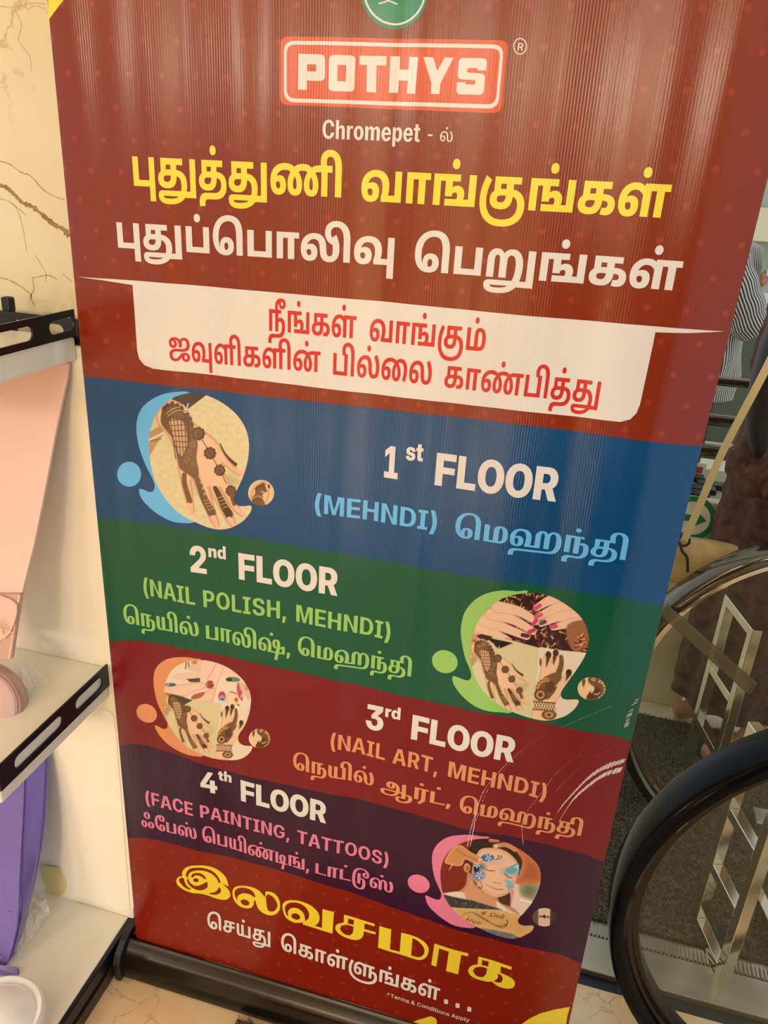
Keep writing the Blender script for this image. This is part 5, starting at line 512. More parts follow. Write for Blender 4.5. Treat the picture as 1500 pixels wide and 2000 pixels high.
# white ribbon with drawn-out points, framing the red lettering
rib = [(148, 540.5), (260, 547.5), (375, 557), (750, 589.5), (1000, 614), (1250, 635), (1345, 643), (1418, 650), (1345, 651), (1280, 649), (1275, 675), (1250, 790), (1243, 807), (1231, 819), (1212, 824), (1000, 800), (750, 773), (500, 742), (300, 720), (283, 713), (273, 701), (269, 685), (265, 625), (260, 556.5), (200, 547)]
lay('white_panel', [([[b2(p) for p in rib]], 0)], 1, [ink('white', INK['white'])], film)
# yellow corner shapes and the white bottom margin
lay('corner_shape', [([[b2(p) for p in ((88.5, -60), (88.5, 38), (124, 0), (150, -60))]], 0)], 1, [ink('yellow', INK['yellow'])], film)
sw = cat([(790, 2004, 0), (833, 1987, 0), (843, 1985, 0), (853, 1992, 0), (846, 2012, 0), (800, 2030, 0)], 4)
sw2 = [(1015, 2003), (1035, 1989), (1055, 1980), (1085, 1974.5), (1113, 1973.5), (1108, 1990), (1100, 2040), (1000, 2020)]
lay('corner_shape', [([[b2(p) for p in sw]], 0)], 1, [ink('gold', INK['gold'])], film)
lay('corner_shape', [([[b2(p) for p in sw2]], 0)], 1, [ink('gold', INK['gold'])], film)
lay('bottom_margin', [([[b2(p) for p in ((400, 1873), (560, 1922), (750, 1978), (900, 2026), (900, 2034), (750, 1986), (560, 1927), (400, 1875))]], 0)], 1, [ink('white', INK['white'])], film)

# lettering from the outlines above
def glyph(st, g):
    s = GLYPHS[st][g].split(';'); cs = []
    for k in s[1:]:
        x = y = 0; pts = []
        for t in k.split(' '):
            q = t[0] == 'q'; a, b = (t[1:] if q else t).split(','); x += int(a); y += int(b); pts.append((x, y, not q))
        out = []; n = len(pts); P = []
        for i, p in enumerate(pts):
            nx_ = pts[(i + 1) % n]; P.append(p)
            if not p[2] and not nx_[2]: P.append(((p[0] + nx_[0]) / 2, (p[1] + nx_[1]) / 2, True))
        while not P[0][2]: P = P[1:] + P[:1]
        n = len(P); i = 0
        while i < n:
            a = P[i]
            if P[(i + 1) % n][2]: out.append((a[0], a[1])); i += 1
            else:
                c, e = P[(i + 1) % n], P[(i + 2) % n]
                for j in range(4): u = j / 4; out.append(((1 - u) ** 2 * a[0] + 2 * u * (1 - u) * c[0] + u * u * e[0], (1 - u) ** 2 * a[1] + 2 * u * (1 - u) * c[1] + u * u * e[1]))
                i += 2
        cs.append([p for i, p in enumerate(out) if p != out[i - 1]])
    return float(s[0]), cs
def word(st, gs, p0, p1, h, ref, col, tr):
    x = 0; polys = []
    for g in gs:
        adv, cs = glyph(st, g); polys.append([[(a + x, b) for a, b in c] for c in cs if len(c) > 2])
        x += adv + tr * 1000
    polys = [q for q in polys if q]; xs = [p[0] for q in polys for c in q for p in c]; x0, x1 = min(xs), max(xs)
    a, b = b2(p0), b2(p1); hb, ht = b2(h[0]), b2(h[1]); sx = 1.0 / (x1 - x0); sz = (ht[1] - hb[1]) / ref
    return [([[(a[0] + (b[0] - a[0]) * (p[0] - x0) * sx, a[1] + (b[1] - a[1]) * (p[0] - x0) * sx + p[1] * sz) for p in c] for c in q], 0) for q in polys]
for st, gs, p0, p1, h, ref, col, tr, _ in WORDS:
    lay('lettering', word(st, gs, p0, p1, h, ref, col, tr), 3 if st != 'red' else 2, [ink(col, INK[col])], film, label={'sky': 'pale blue', 'lime': 'light green', 'gold': 'yellow'}.get(col, col) + ' lettering', winding=True)

def stroke(pts, w, z=lambda p: p, closed=False):
    """a line of width w (pixels) as a polygon"""
    P = [Vector((p[0], p[1])) for p in pts]; n = len(P); L_, R_ = [], []
    for i in range(n):
        a = P[(i - 1) % n] if closed or i else P[0]; b = P[(i + 1) % n] if closed or i < n - 1 else P[-1]; d = (b - a).normalized(); q = Vector((-d.y, d.x)) * w / 2
        L_.append(tuple(P[i] + q)); R_.append(tuple(P[i] - q))
    if closed: return [[b2(z(p)) for p in L_], [b2(z(p)) for p in R_]]
    return [[b2(z(p)) for p in L_ + R_[::-1]]]
def rrect(q, r, z):
    out = []; n = len(q)
    for i in range(n):
        p, a, b = Vector(q[i]), Vector(q[i - 1]), Vector(q[(i + 1) % n]); u = p + (a - p).normalized() * r; w = p + (b - p).normalized() * r
        for k in range(7): t = k / 6; out.append(tuple(u * (1 - t) ** 2 + p * 2 * t * (1 - t) + w * t * t))
    return [b2(z(p)) for p in out]
def ell(cx, cy, rx, ry, rot=0, n=40): return [(cx + rx * math.cos(t) * math.cos(rot) - ry * math.sin(t) * math.sin(rot), cy + rx * math.cos(t) * math.sin(rot) + ry * math.sin(t) * math.cos(rot)) for t in [2 * math.pi * k / n for k in range(n)]]
z1 = lambda p: (540 + p[0] / 3, p[1] / 3)
m_lr = ink('logo_red', (204, 82, 48)); m_wh = ink('white', INK['white'])
lay('logo_plate', [([rrect([(24, 214), (1358, 236), (1318, 664), (20, 614)], 52, z1)], 0)], 1, [m_lr], film)
lay('logo_frame', [([rrect([(45, 239), (1333, 261), (1300, 638), (45, 598)], 66, z1), rrect([(62, 262), (1312, 284), (1283, 612), (62, 576)], 52, z1)], 0)], 2, [m_wh], film)
LOGO = [[[(130, 315), (262, 320), (280, 326), (288, 345), (288, 452), (280, 470), (262, 476), (180, 473), (180, 527), (128, 527)], [(182, 378), (232, 379), (236, 383), (236, 416), (232, 420), (182, 418)]],
        [[(334, 323), (442, 325), (458, 331), (464, 347), (458, 518), (451, 532), (436, 538), (330, 535), (314, 529), (308, 514), (311, 345), (319, 329)], [(361, 381), (410, 383), (408, 478), (358, 476)]],
        [[(487, 327), (643, 327), (640, 382), (585, 382), (582, 542), (528, 540), (530, 380), (487, 380)]],
        [[(665, 327), (722, 328), (720, 405), (772, 407), (776, 332), (830, 333), (812, 550), (762, 547), (768, 472), (715, 470), (710, 543), (655, 542)]],
        [[(860, 333), (918, 335), (942, 415), (985, 337), (1038, 338), (960, 490), (955, 552), (905, 550), (908, 487)]],
        [[(1092, 340), (1208, 340), (1226, 346), (1233, 362), (1228, 412), (1178, 412), (1176, 400), (1120, 399), (1118, 425), (1200, 430), (1216, 436), (1222, 452), (1215, 532), (1207, 548), (1190, 556), (1076, 553), (1060, 547), (1054, 530), (1058, 482), (1105, 482), (1107, 494), (1162, 495), (1165, 470), (1085, 465), (1068, 460), (1062, 443), (1068, 360), (1076, 345)]]]
lay('lettering', [([[b2(z1(p)) for p in c] for c in g], 0) for g in LOGO], 3, [m_wh], film, label='white blocky logo lettering')
lay('emblem', [([[b2(z1(p)) for p in ell(690, -60, 199, 229)]], 0)], 1, [ink('emblem_green', (22, 132, 98))], film, label='round green emblem')
lay('emblem_ring', [(stroke(ell(692, -58, 178, 198, 0, 60), 12, z1, True), 0), (stroke([(598, 20), (632, 10), (652, 0), (672, 8), (705, 22)], 9, z1), 0), (stroke([(652, 0), (652, -30)], 9, z1), 0)], 2, [m_wh], film)
lay('registered_mark', [(stroke(ell(1428, 272, 37, 46, 0, 40), 6, z1, True), 0)], 2, [m_wh], film)
lay('dash', [([[b2(z1(p)) for p in ((888, 786), (914, 788), (913, 798), (887, 796))]], 0)], 2, [m_wh], film)
z10 = lambda p: (660 + p[0] * .246667, 1760 + p[1] * .246667)
lay('dots', [([rrect([(x - 15, y - 21), (x + 17, y - 15), (x + 15, y + 21), (x - 17, y + 15)], 9, z10)], 0) for x, y in ((857, 790), (948, 823), (1040, 855))], 2, [m_wh], film, label='three white dots after the last word')

# the big display word near the foot of the banner, drawn letter by letter: outline, then its counters
def soft(pts, n=5):
    P = [Vector((p[0], p[1])) for p in pts]; k = len(P); out = []
    def corner(i): u = (P[i] - P[i - 1]); w = (P[(i + 1) % k] - P[i]); return u.length < .01 or w.length < .01 or u.angle(w) > math.radians(52)
    cr = [corner(i) for i in range(k)]
    for i in range(k):
        j = (i + 1) % k; b, c = P[i], P[j]; a = b if cr[i] else P[i - 1]; d = c if cr[j] else P[(j + 1) % k]
        if cr[i] and cr[j]: out.append(tuple(b)); continue
        for q in range(n): t = q / n; v = .5 * ((2 * b) + (c - a) * t + (2 * a - 5 * b + 4 * c - d) * t * t + (3 * b - a - 3 * c + d) * t ** 3); out.append(tuple(v))
    return out
z9 = lambda p: (330 + p[0] * .233333, 1670 + p[1] * .233333)
BIG = [(z9, [[(112, 180), (110, 150), (130, 115), (170, 92), (230, 85), (300, 88), (370, 108), (430, 145), (475, 195), (498, 268), (446, 246), (490, 288), (510, 325), (507, 355), (480, 376), (440, 378), (390, 365), (330, 340), (270, 322), (200, 316), (150, 303), (100, 275), (70, 245), (62, 215), (72, 190), (92, 178)],
  [(150, 185), (142, 168), (150, 140), (175, 115), (220, 104), (280, 105), (340, 125), (385, 155), (415, 195), (432, 235), (412, 238), (404, 212), (380, 180), (340, 150), (290, 131), (230, 127), (185, 140), (166, 160), (160, 185)],
  [(188, 185), (190, 165), (215, 150), (255, 148), (290, 165), (314, 200), (300, 203), (280, 184), (250, 169), (218, 170), (200, 188)], ell(228, 208, 23, 16, .1, 16),
  [(160, 190), (168, 215), (185, 238), (215, 254), (250, 254), (285, 240), (318, 222), (324, 240), (322, 272), (290, 290), (250, 292), (205, 278), (170, 250), (150, 212)],
  [(90, 195), (110, 190), (126, 197), (132, 225), (150, 258), (190, 286), (165, 287), (130, 270), (100, 240), (85, 212)], [(330, 320), (375, 314), (402, 296), (416, 272), (431, 290), (432, 312), (415, 328), (385, 335), (350, 330)]]),
 (z9, [[(538, 370), (529, 330), (532, 298), (552, 272), (592, 260), (650, 259), (710, 272), (757, 298), (790, 335), (806, 352), (808, 306), (830, 303), (872, 313), (910, 345), (930, 395), (928, 450), (905, 485), (865, 503), (820, 498), (775, 475), (745, 440), (728, 392), (722, 372), (712, 392), (709, 415), (690, 438), (650, 446), (600, 435), (562, 407)],
  [(557, 362), (548, 335), (550, 305), (572, 284), (612, 274), (660, 279), (700, 300), (722, 335), (722, 352), (706, 346), (688, 332), (655, 322), (615, 322), (585, 337), (571, 362), (577, 388)], ell(637, 397, 38, 24, .25, 20),
  [(812, 342), (830, 326), (868, 344), (898, 383), (910, 420), (897, 453), (872, 470), (842, 468), (824, 448), (816, 400)]]),
 (z9, [[(951, 440), (957, 403), (987, 382), (1040, 377), (1100, 384), (1160, 405), (1215, 440), (1253, 485), (1262, 530), (1250, 566), (1222, 588), (1282, 606), (1287, 448), (1382, 473), (1370, 655), (1120, 577), (1126, 562), (1060, 566), (1008, 545), (970, 507)],
  [(983, 495), (973, 462), (975, 428), (1002, 402), (1050, 395), (1105, 408), (1150, 440), (1174, 488), (1168, 528), (1142, 552), (1138, 520), (1125, 482), (1092, 452), (1050, 440), (1015, 449), (996, 476), (1000, 515)], ell(1062, 513, 38, 25, .3, 20)]),
 (z10, [[(48, 110), (292, 180), (288, 198), (212, 177), (208, 221), (300, 245), (297, 263), (206, 240), (197, 280), (170, 304), (128, 310), (70, 295), (20, 268), (-12, 235), (-20, 205), (-5, 182), (45, 172)], [(80, 141), (127, 153), (122, 192), (78, 180)], [(72, 191), (122, 206), (117, 252), (95, 274), (60, 268), (30, 245), (16, 217), (26, 197)]]),
 (z10, [[(330, 195), (424, 220), (413, 378), (490, 399), (502, 248), (560, 260), (620, 280), (680, 315), (714, 358), (718, 402), (695, 445), (655, 462), (600, 452), (318, 366)], [(592, 288), (630, 308), (668, 345), (686, 385), (676, 424), (640, 440), (580, 427)]]),
 (z10, [[(765, 332), (1035, 410), (1030, 432), (978, 420), (952, 573), (857, 545), (880, 392), (802, 370), (780, 515), (740, 502)]]),
 (z10, [[(1112, 437), (1378, 520), (1372, 542), (1290, 518), (1286, 568), (1338, 588), (1385, 616), (1402, 650), (1390, 680), (1355, 692), (1310, 688), (1260, 670), (1218, 641), (1180, 640), (1110, 620), (1055, 590), (1033, 555), (1042, 522), (1070, 504), (1106, 500)], [(1142, 466), (1195, 482), (1189, 521), (1138, 506)], [(1132, 520), (1180, 533), (1174, 576), (1150, 603), (1112, 598), (1082, 576), (1070, 547), (1088, 526)], [(1262, 578), (1285, 583), (1304, 606), (1300, 638), (1270, 647), (1232, 636), (1258, 618), (1268, 598)]])]
lay('lettering', [([[b2(zz(p)) for p in soft(c)] for c in g], 0) for zz, g in BIG], 3, [ink('gold', INK['gold'])], film, label='large yellow display lettering')
# ------------------------------------------------------------------ the printed pictures: fine meshes carrying their print as a colour attribute
PICT = {1: (220, 750, .226667), 2: (830, 1140, .24), 3: (260, 1270, .186667), 4: (790, 1620, .213333)}
m_pic = bpy.data.materials.new('picture_print'); m_pic.use_nodes = True
_n = m_pic.node_tree.nodes.new('ShaderNodeAttribute'); _n.attribute_name = 'print'; m_pic.node_tree.links.new(_n.outputs['Color'], m_pic.node_tree.nodes['Principled BSDF'].inputs['Base Color'])
m_pic.node_tree.nodes['Principled BSDF'].inputs['Roughness'].default_value = .21; m_pic.node_tree.nodes['Principled BSDF'].inputs['Specular IOR Level'].default_value = .42; ribs(m_pic)
rng = np.random.RandomState(4)
class Paint:
    def __init__(s, X, Y, px): s.X, s.Y, s.px = X, Y, px; s.c = np.zeros(X.shape + (3,)); s.P = np.stack([X, Y], -1)
    def seg(s, a, b):
        a = np.array(a, float); b = np.array(b, float); d = b - a; t = np.clip(((s.P - a) @ d) / max(1e-9, d @ d), 0, 1); return np.linalg.norm(s.P - (a + t[..., None] * d), axis=-1), t
    def mix(s, al, col):
        col = np.array(lin(col)[:3]) if not isinstance(col, np.ndarray) else col; s.c = s.c * (1 - al[..., None]) + col * al[..., None]; return s
    def sd(s, pts):
        d = np.full(s.X.shape, 1e9); ins = np.zeros(s.X.shape, bool)
        for i in range(len(pts)):
            a, b = pts[i - 1], pts[i]; q, _ = s.seg(a, b); d = np.minimum(d, q)
            if a[1] != b[1]: ins ^= ((a[1] > s.Y) != (b[1] > s.Y)) & (s.X < (b[0] - a[0]) * (s.Y - a[1]) / (b[1] - a[1]) + a[0])
        return np.where(ins, -d, d)
    def poly(s, pts, col, soft=1.0, smooth=True, shade=None, depth=30):
        if smooth and len(pts) > 3: pts = [(p[0], p[1]) for p in cat([(a, b, 0) for a, b in pts], 4)]
        d = s.sd(pts); s.mix(np.clip(.5 - d / (s.px * soft), 0, 1), col)
        if shade is not None: s.mix(np.clip(.5 - d / s.px, 0, 1) * np.clip(1 + d / depth, 0, 1) * .75, shade)
        return s
    def line(s, pts, w, col, al=1.0, smooth=True):
        if smooth and len(pts) > 2: pts = [(p[0], p[1]) for p in cat([(a, b, 0) for a, b in pts], 4, False)]
        d = np.full(s.X.shape, 1e9); ww = w if isinstance(w, (tuple, list)) else (w, w); n = len(pts) - 1
        for i in range(n):
            q, t = s.seg(pts[i], pts[i + 1]); d = np.minimum(d, q - (ww[0] + (ww[1] - ww[0]) * (i + t) / n) / 2)
        return s.mix(np.clip(.5 - d / s.px, 0, 1) * al, col)
    def ell(s, cx, cy, rx, ry, col, al=1.0, soft=1.0):
        d = (np.sqrt(((s.X - cx) / rx) ** 2 + ((s.Y - cy) / ry) ** 2) - 1) * min(rx, ry); return s.mix(np.clip(.5 - d / (s.px * soft), 0, 1) * al, col)
    def flower(s, cx, cy, r, col, dark, n=9):
        for k in range(n): t = 6.283 * k / n; s.ell(cx + r * .72 * math.cos(t), cy + r * .72 * math.sin(t), r * .32, r * .32, col)
        s.ell(cx, cy, r * .75, r * .75, col)
        for q in (.55, .3): s.line(ell(cx, cy, r * q, r * q, 0, 14) + [(cx + r * q, cy)], r * .09, dark, .7)
        return s
    def blotch(s, mask_pts, cols, n, w, ln, seed=1):
        """loose strokes scattered over an outline"""
        r = np.random.RandomState(seed); xs = [p[0] for p in mask_pts]; ys = [p[1] for p in mask_pts]; keep = s.c.copy(); d = s.sd(mask_pts)
        for _ in range(n):
            x, y, t = r.uniform(min(xs), max(xs)), r.uniform(min(ys), max(ys)), r.uniform(0, 6.28); l = ln * r.uniform(.5, 1.4)
            s.line([(x, y), (x + l * math.cos(t), y + l * math.sin(t))], (w, w * .3), cols[r.randint(len(cols))], .85, False)
        al = np.clip(.5 - d / s.px, 0, 1)[..., None]; s.c = keep * (1 - al) + s.c * al; return s
def picture(k, outline, painter, name='picture', label=None, px=1.0):
    ox, oy, sc = PICT[k]; z = lambda p: (ox + p[0] * sc, oy + p[1] * sc)
    out = [(p[0], p[1]) for p in cat([(a, b, 0) for a, b in outline], 6)]
    xs = [p[0] for p in out]; ys = [p[1] for p in out]; st = px / sc
    gx = np.arange(min(xs) - st, max(xs) + 2 * st, st); gy = np.arange(min(ys) - st, max(ys) + 2 * st, st); X, Y = np.meshgrid(gx, gy)
    P = Paint(X, Y, st); d = P.sd(out)
    A = np.array(out); B = np.roll(A, -1, 0); near = np.abs(d) < .62 * st; idx = np.argwhere(near)
    for i, j in idx:                                                 # pull the grid onto the outline so the rim is clean
        p = np.array([X[i, j], Y[i, j]]); dd = B - A; t = np.clip(((p - A) * dd).sum(1) / np.maximum(1e-9, (dd * dd).sum(1)), 0, 1); q = A + t[:, None] * dd
        m = np.argmin(((q - p) ** 2).sum(1)); X[i, j], Y[i, j] = q[m]
    P = Paint(X, Y, st); painter(P)
    ok = (d < 0) | near; h, w = X.shape; ids = -np.ones((h, w), int); faces = []
    cell = ok[:-1, :-1] & ok[1:, :-1] & ok[:-1, 1:] & ok[1:, 1:]
    use = np.zeros((h, w), bool); use[:-1, :-1] |= cell; use[1:, :-1] |= cell; use[:-1, 1:] |= cell; use[1:, 1:] |= cell
    ids[use] = np.arange(use.sum()); I, J = np.nonzero(cell)
    faces = np.stack([ids[I + 1, J], ids[I + 1, J + 1], ids[I, J + 1], ids[I, J]], 1).tolist()
    # corner cells with three inner vertices become triangles
    for a, b, c, e in (((0, 0), (1, 0), (0, 1), (1, 1)), ((0, 0), (1, 1), (0, 1), (1, 0)), ((0, 0), (1, 0), (1, 1), (0, 1)), ((1, 0), (1, 1), (0, 1), (0, 0))):
        g = lambda M_, o: M_[o[0]:h - 1 + o[0], o[1]:w - 1 + o[1]]
        k3 = (g(ids, a) >= 0) & (g(ids, b) >= 0) & (g(ids, c) >= 0) & (g(ids, e) < 0)
        for i, j in np.argwhere(k3): faces.append([int(g(ids, a)[i, j]), int(g(ids, b)[i, j]), int(g(ids, c)[i, j])])
    pts = [b2(z((x, y))) for x, y in zip(X[use], Y[use])]
    v = [(x, bend(x, zz) - LIFT * 4, zz) for x, zz in pts]; nn = [bnormal(x, zz) for x, zz in pts]
    fx = []
    for q in faces:
        a, b, c = (Vector(v[q[0]]), Vector(v[q[1]]), Vector(v[q[2]])); n = (b - a).cross(c - a)
        if n.length < 1e-12: continue
        fx.append(q if n.y < 0 else q[::-1])
    o = obj(name, v, fx, m_pic, film, smooth=True, normals=nn, label=label)
    at = o.data.attributes.new('print', 'FLOAT_COLOR', 'POINT'); col = np.concatenate([np.clip(P.c[use], 0, 1), np.ones((use.sum(), 1))], 1); at.data.foreach_set('color', col.ravel().astype(np.float32))
    return o
def shape(k, pts, col, name, label=None, smooth=True, level=2):
    ox, oy, sc = PICT[k]; q = [(p[0], p[1]) for p in cat([(a, b, 0) for a, b in pts], 6)] if smooth else pts
    return lay(name, [([[b2((ox + x * sc, oy + y * sc)) for x, y in q]], 0)], level, [ink(col, INK[col])], film, label)
HEN, HEN2, CLOTH, SKIN, SKD = (84, 56, 32), (112, 78, 48), (212, 200, 158), (226, 186, 150), (176, 120, 84)

def henna_hand(P, T, sc=1.0, full=True):
    """back of a hand covered in henna, laid on cloth; T maps the first picture's coordinates"""
    t = lambda *a: [T(x, y) for x, y in a]; s = sc
    P.poly(t((380, 240), (470, 150), (540, 140), (640, 210), (700, 330), (800, 410), (900, 500), (960, 590), (1040, 690), (1130, 780), (1060, 775), (980, 720), (940, 700), (990, 820), (1050, 930), (1090, 1040), (1150, 1130), (1110, 1140), (1030, 1080), (975, 990), (920, 900), (990, 1020), (1065, 1190), (1040, 1230), (985, 1200), (920, 1090), (850, 960), (830, 900), (880, 1080), (920, 1220), (890, 1245), (840, 1190), (780, 1060), (720, 920), (680, 830), (700, 1000), (705, 1110), (685, 1135), (655, 1080), (610, 930), (580, 800), (555, 650), (520, 520), (450, 400), (390, 340)), SKIN, shade=SKD, depth=26 * s)
    P.poly(t((440, 190), (500, 165), (600, 190), (660, 270), (700, 380), (730, 520), (720, 640), (740, 760), (720, 830), (640, 770), (580, 720), (555, 600), (520, 470), (470, 400), (420, 330), (425, 240)), HEN2)
    P.poly(t((500, 300), (600, 320), (635, 420), (640, 540), (600, 620), (560, 560), (530, 460), (505, 380)), (206, 164, 124))
    for i in range(6): P.line(t((492 + i * 9, 310 + i * 45), (650, 300 + i * 50)), 9 * s, HEN, .9, False)
    for i in range(6): P.line(t((500 + i * 30, 290), (548 + i * 22, 640)), 9 * s, HEN, .9, False)
    P.line(t((440, 200), (520, 190), (590, 230), (640, 320), (660, 450), (655, 600), (620, 700)), 12 * s, HEN)
    P.line(t((470, 250), (550, 200), (630, 200)), 7 * s, (190, 160, 110)); P.line(t((480, 275), (560, 225), (640, 235)), 6 * s, (190, 160, 110))
    for x, y in ((450, 210), (480, 180), (520, 165), (560, 180), (600, 205), (640, 250), (665, 300), (680, 350)): P.ell(*T(x, y), 18 * s, 18 * s, HEN)
    for x, y, r in ((735, 430, 58), (690, 520, 40), (660, 590, 42), (640, 650, 45), (835, 598, 54), (920, 745, 50), (1020, 920, 48), (690, 690, 34)): P.flower(*T(x, y), r * s, HEN2 if r < 46 else HEN, (160, 130, 90))
    P.line(t((765, 480), (835, 598), (920, 745), (980, 860)), 8 * s, HEN); P.line(t((1020, 940), (1050, 1030)), 40 * s, HEN2)
    P.line(t((925, 515), (960, 590), (1010, 650), (1060, 690)), (10 * s, 34 * s), HEN)
    P.line(t((700, 760), (740, 860), (790, 1000), (850, 1110)), (40 * s, 74 * s), HEN2); P.line(t((620, 780), (620, 850), (650, 960), (665, 1010)), (40 * s, 44 * s), HEN2)
    P.line(t((880, 900), (920, 980), (960, 1060), (1000, 1120)), (40 * s, 78 * s), HEN)
    for q in range(4):
        P.line(t((780 + q * 14, 1010 + q * 26), (850 + q * 8, 995 + q * 26)), 6 * s, (190, 160, 110)); P.line(t((900 + q * 16, 985 + q * 28), (975 + q * 10, 965 + q * 28)), 6 * s, (190, 160, 110))
    for x, y in ((745, 800), (760, 850), (775, 900), (790, 950)): P.ell(*T(x, y), 8 * s, 12 * s, (196, 166, 120))
    for a, b in (((655, 1040), (690, 1125)), ((860, 1150), (900, 1240)), ((1005, 1160), (1045, 1225)), ((1100, 1080), (1135, 1135)), ((1080, 745), (1130, 775))):
        P.line(t(a, b), (34 * s, 26 * s), (228, 176, 156))
def henna_palm(P, T, s=1.0):
    """upright palm with henna, on a pale ground"""
    t = lambda *a: [T(x, y) for x, y in a]
    P.poly(t((895, 900), (925, 780), (940, 700), (955, 620), (985, 560), (1020, 555), (1030, 640), (1045, 540), (1085, 535), (1100, 600), (1130, 590), (1125, 720), (1120, 760), (1140, 740), (1160, 705), (1200, 700), (1190, 760), (1150, 850), (1090, 930), (1050, 1000), (1045, 1110), (870, 1110), (885, 990)), (224, 188, 148), shade=(192, 148, 108), depth=16 * s)
    for x, y in ((1005, 580), (1064, 562), (1170, 722)): P.ell(*T(x, y), 24 * s, 30 * s, (60, 36, 24))
    for a, b in (((1000, 610), (988, 680)), ((1055, 600), (1045, 660)), ((1165, 745), (1145, 790))): P.line(t(a, b), (32 * s, 5 * s), HEN)
    P.line(t((1108, 590), (1110, 650), (1085, 730), (1060, 790)), (30 * s, 60 * s), HEN2)
    P.poly(t((990, 750), (1060, 720), (1110, 740), (1100, 790), (1050, 810), (1070, 850), (1040, 900), (1000, 940), (950, 930), (905, 880), (920, 830), (950, 780)), HEN2)
    P.poly(t((985, 800), (1040, 790), (1060, 830), (1030, 880), (980, 870)), HEN)
    for k in range(8): a = 2.4 + k * .35; P.ell(*T(985 + 75 * math.cos(a), 860 + 78 * math.sin(a)), 17 * s, 17 * s, (206, 150, 92)); P.ell(*T(985 + 75 * math.cos(a), 860 + 78 * math.sin(a)), 9 * s, 9 * s, HEN2)
    P.line(t((1040, 830), (1062, 815), (1072, 840), (1050, 855)), 7 * s, HEN)
    P.ell(*T(940, 905), 52 * s, 50 * s, HEN); P.ell(*T(940, 905), 34 * s, 34 * s, (196, 140, 84)); P.ell(*T(940, 905), 20 * s, 20 * s, HEN)
    P.line(t((885, 960), (1055, 968)), 10 * s, HEN, 1, False); P.line(t((880, 1025), (1050, 1030)), 10 * s, HEN, 1, False)
    for k in range(8): P.line(t((885 + k * 22, 965), (910 + k * 22, 1025)), 5 * s, HEN, 1, False); P.line(t((910 + k * 22, 965), (885 + k * 22, 1025)), 5 * s, HEN, 1, False)
    P.ell(*T(1010, 1065), 62 * s, 40 * s, HEN2); P.ell(*T(1010, 1065), 36 * s, 24 * s, (190, 140, 90)); P.ell(*T(1010, 1065), 18 * s, 12 * s, HEN)
def pic1(P):
    P.c[:] = lin(CLOTH)[:3]; n = np.array([[noise.noise(Vector((x * .03, y * .03, 0))) for x in P.X[0, :]] for y in P.Y[:, 0]]); P.c *= (1 + .12 * n)[..., None]
    P.poly([(510, 125), (600, 70), (820, 70), (800, 100), (650, 215), (560, 160)], (62, 48, 38), smooth=False)
    P.poly([(640, 1000), (520, 460), (440, 420), (330, 640), (300, 300), (440, 400)], (206, 192, 150), soft=12)
    P.poly([(310, 420), (420, 350), (450, 420), (380, 520), (310, 640)], (176, 140, 96), smooth=False); P.line([(320, 480), (400, 440), (440, 420)], 16, (222, 210, 186)); P.line([(330, 490), (420, 470)], 9, (120, 86, 50))
    P.poly([(760, 790), (700, 900), (820, 1000), (1000, 900), (1100, 840), (1000, 780)], (190, 174, 132), soft=14)
    henna_hand(P, lambda x, y: (x, y)); P.line([(610, 180), (630, 230), (650, 170)], 8, (220, 214, 196)); P.line([(615, 245), (650, 240)], 7, (220, 214, 196))
def pic_small_peacock(cx, cy, r):
    def f(P):
        P.c[:] = lin((214, 186, 150))[:3]; t = lambda *a: [(cx + x * r, cy + y * r) for x, y in a]
        P.poly(t((-.6, -.4), (.1, -.9), (.6, -.5), (.6, .2), (.1, 1.1), (-.9, 1.0)), (222, 180, 136), shade=SKD, depth=20)
        P.poly(t((-.4, -.3), (0, -.75), (.3, -.7), (.3, -.1), (.1, .4), (.3, 1.0), (-.6, 1.0), (-.7, .4), (-.5, .1)), HEN2)
        for k in range(7): a = -2.6 + k * .4; P.ell(cx + r * (-.05 + .42 * math.cos(a)), cy + r * (-.05 + .5 * math.sin(a)), r * .1, r * .1, HEN)
        P.line(t((-.65, .45), (-.3, .25), (.1, .4)), r * .08, (180, 140, 96)); P.line(t((-.65, .65), (-.3, .45), (.1, .6)), r * .07, HEN); P.line(t((.05, -.1), (.25, .1), (.1, .2)), r * .08, (226, 196, 160)); P.ell(cx + r * .6, cy - r * .5, r * .1, r * .16, HEN)
    return f
def pic_small_paisley(cx, cy, r, sy=1.0):
    def f(P):
        P.c[:] = lin((224, 190, 150))[:3]; t = lambda *a: [(cx + x * r, cy + y * r * sy) for x, y in a]
        P.poly(t((-.25, -.9), (.1, -1.1), (.6, -.8), (1.1, -.2), (1.1, .6), (.5, 1.1), (-.3, 1.1), (-.35, .6), (.1, .3), (.2, -.1), (-.2, -.5)), HEN2)
        P.poly(t((-.2, .35), (.1, .1), (.45, -.1), (.7, .2), (.6, .7), (.1, .9), (-.3, .8)), HEN)
        P.line(t((-.3, .1), (-.1, -.1), (.12, .08), (0, .3)), r * .13, (228, 198, 160)); P.line(t((.2, .45), (.4, .5), (.6, .35)), r * .06, (228, 198, 160))
        for k in range(7): a = -1.2 + k * .4; P.ell(cx + r * (.35 + .62 * math.cos(a)), cy + sy * r * (.1 + .75 * math.sin(a)), r * .1, r * .1, (206, 160, 110))
        P.ell(cx + r * .15, cy - sy * r * .78, r * .15, r * .13 * sy, (214, 176, 132)); P.ell(cx + r * .15, cy - sy * r * .78, r * .07, r * .07 * sy, HEN)
        P.poly(t((-.7, -.7), (-.45, -.8), (-.5, -.3), (-.65, -.2)), HEN2); P.line(t((-.6, -.3), (-.55, 0)), r * .04, SKD)
    return f
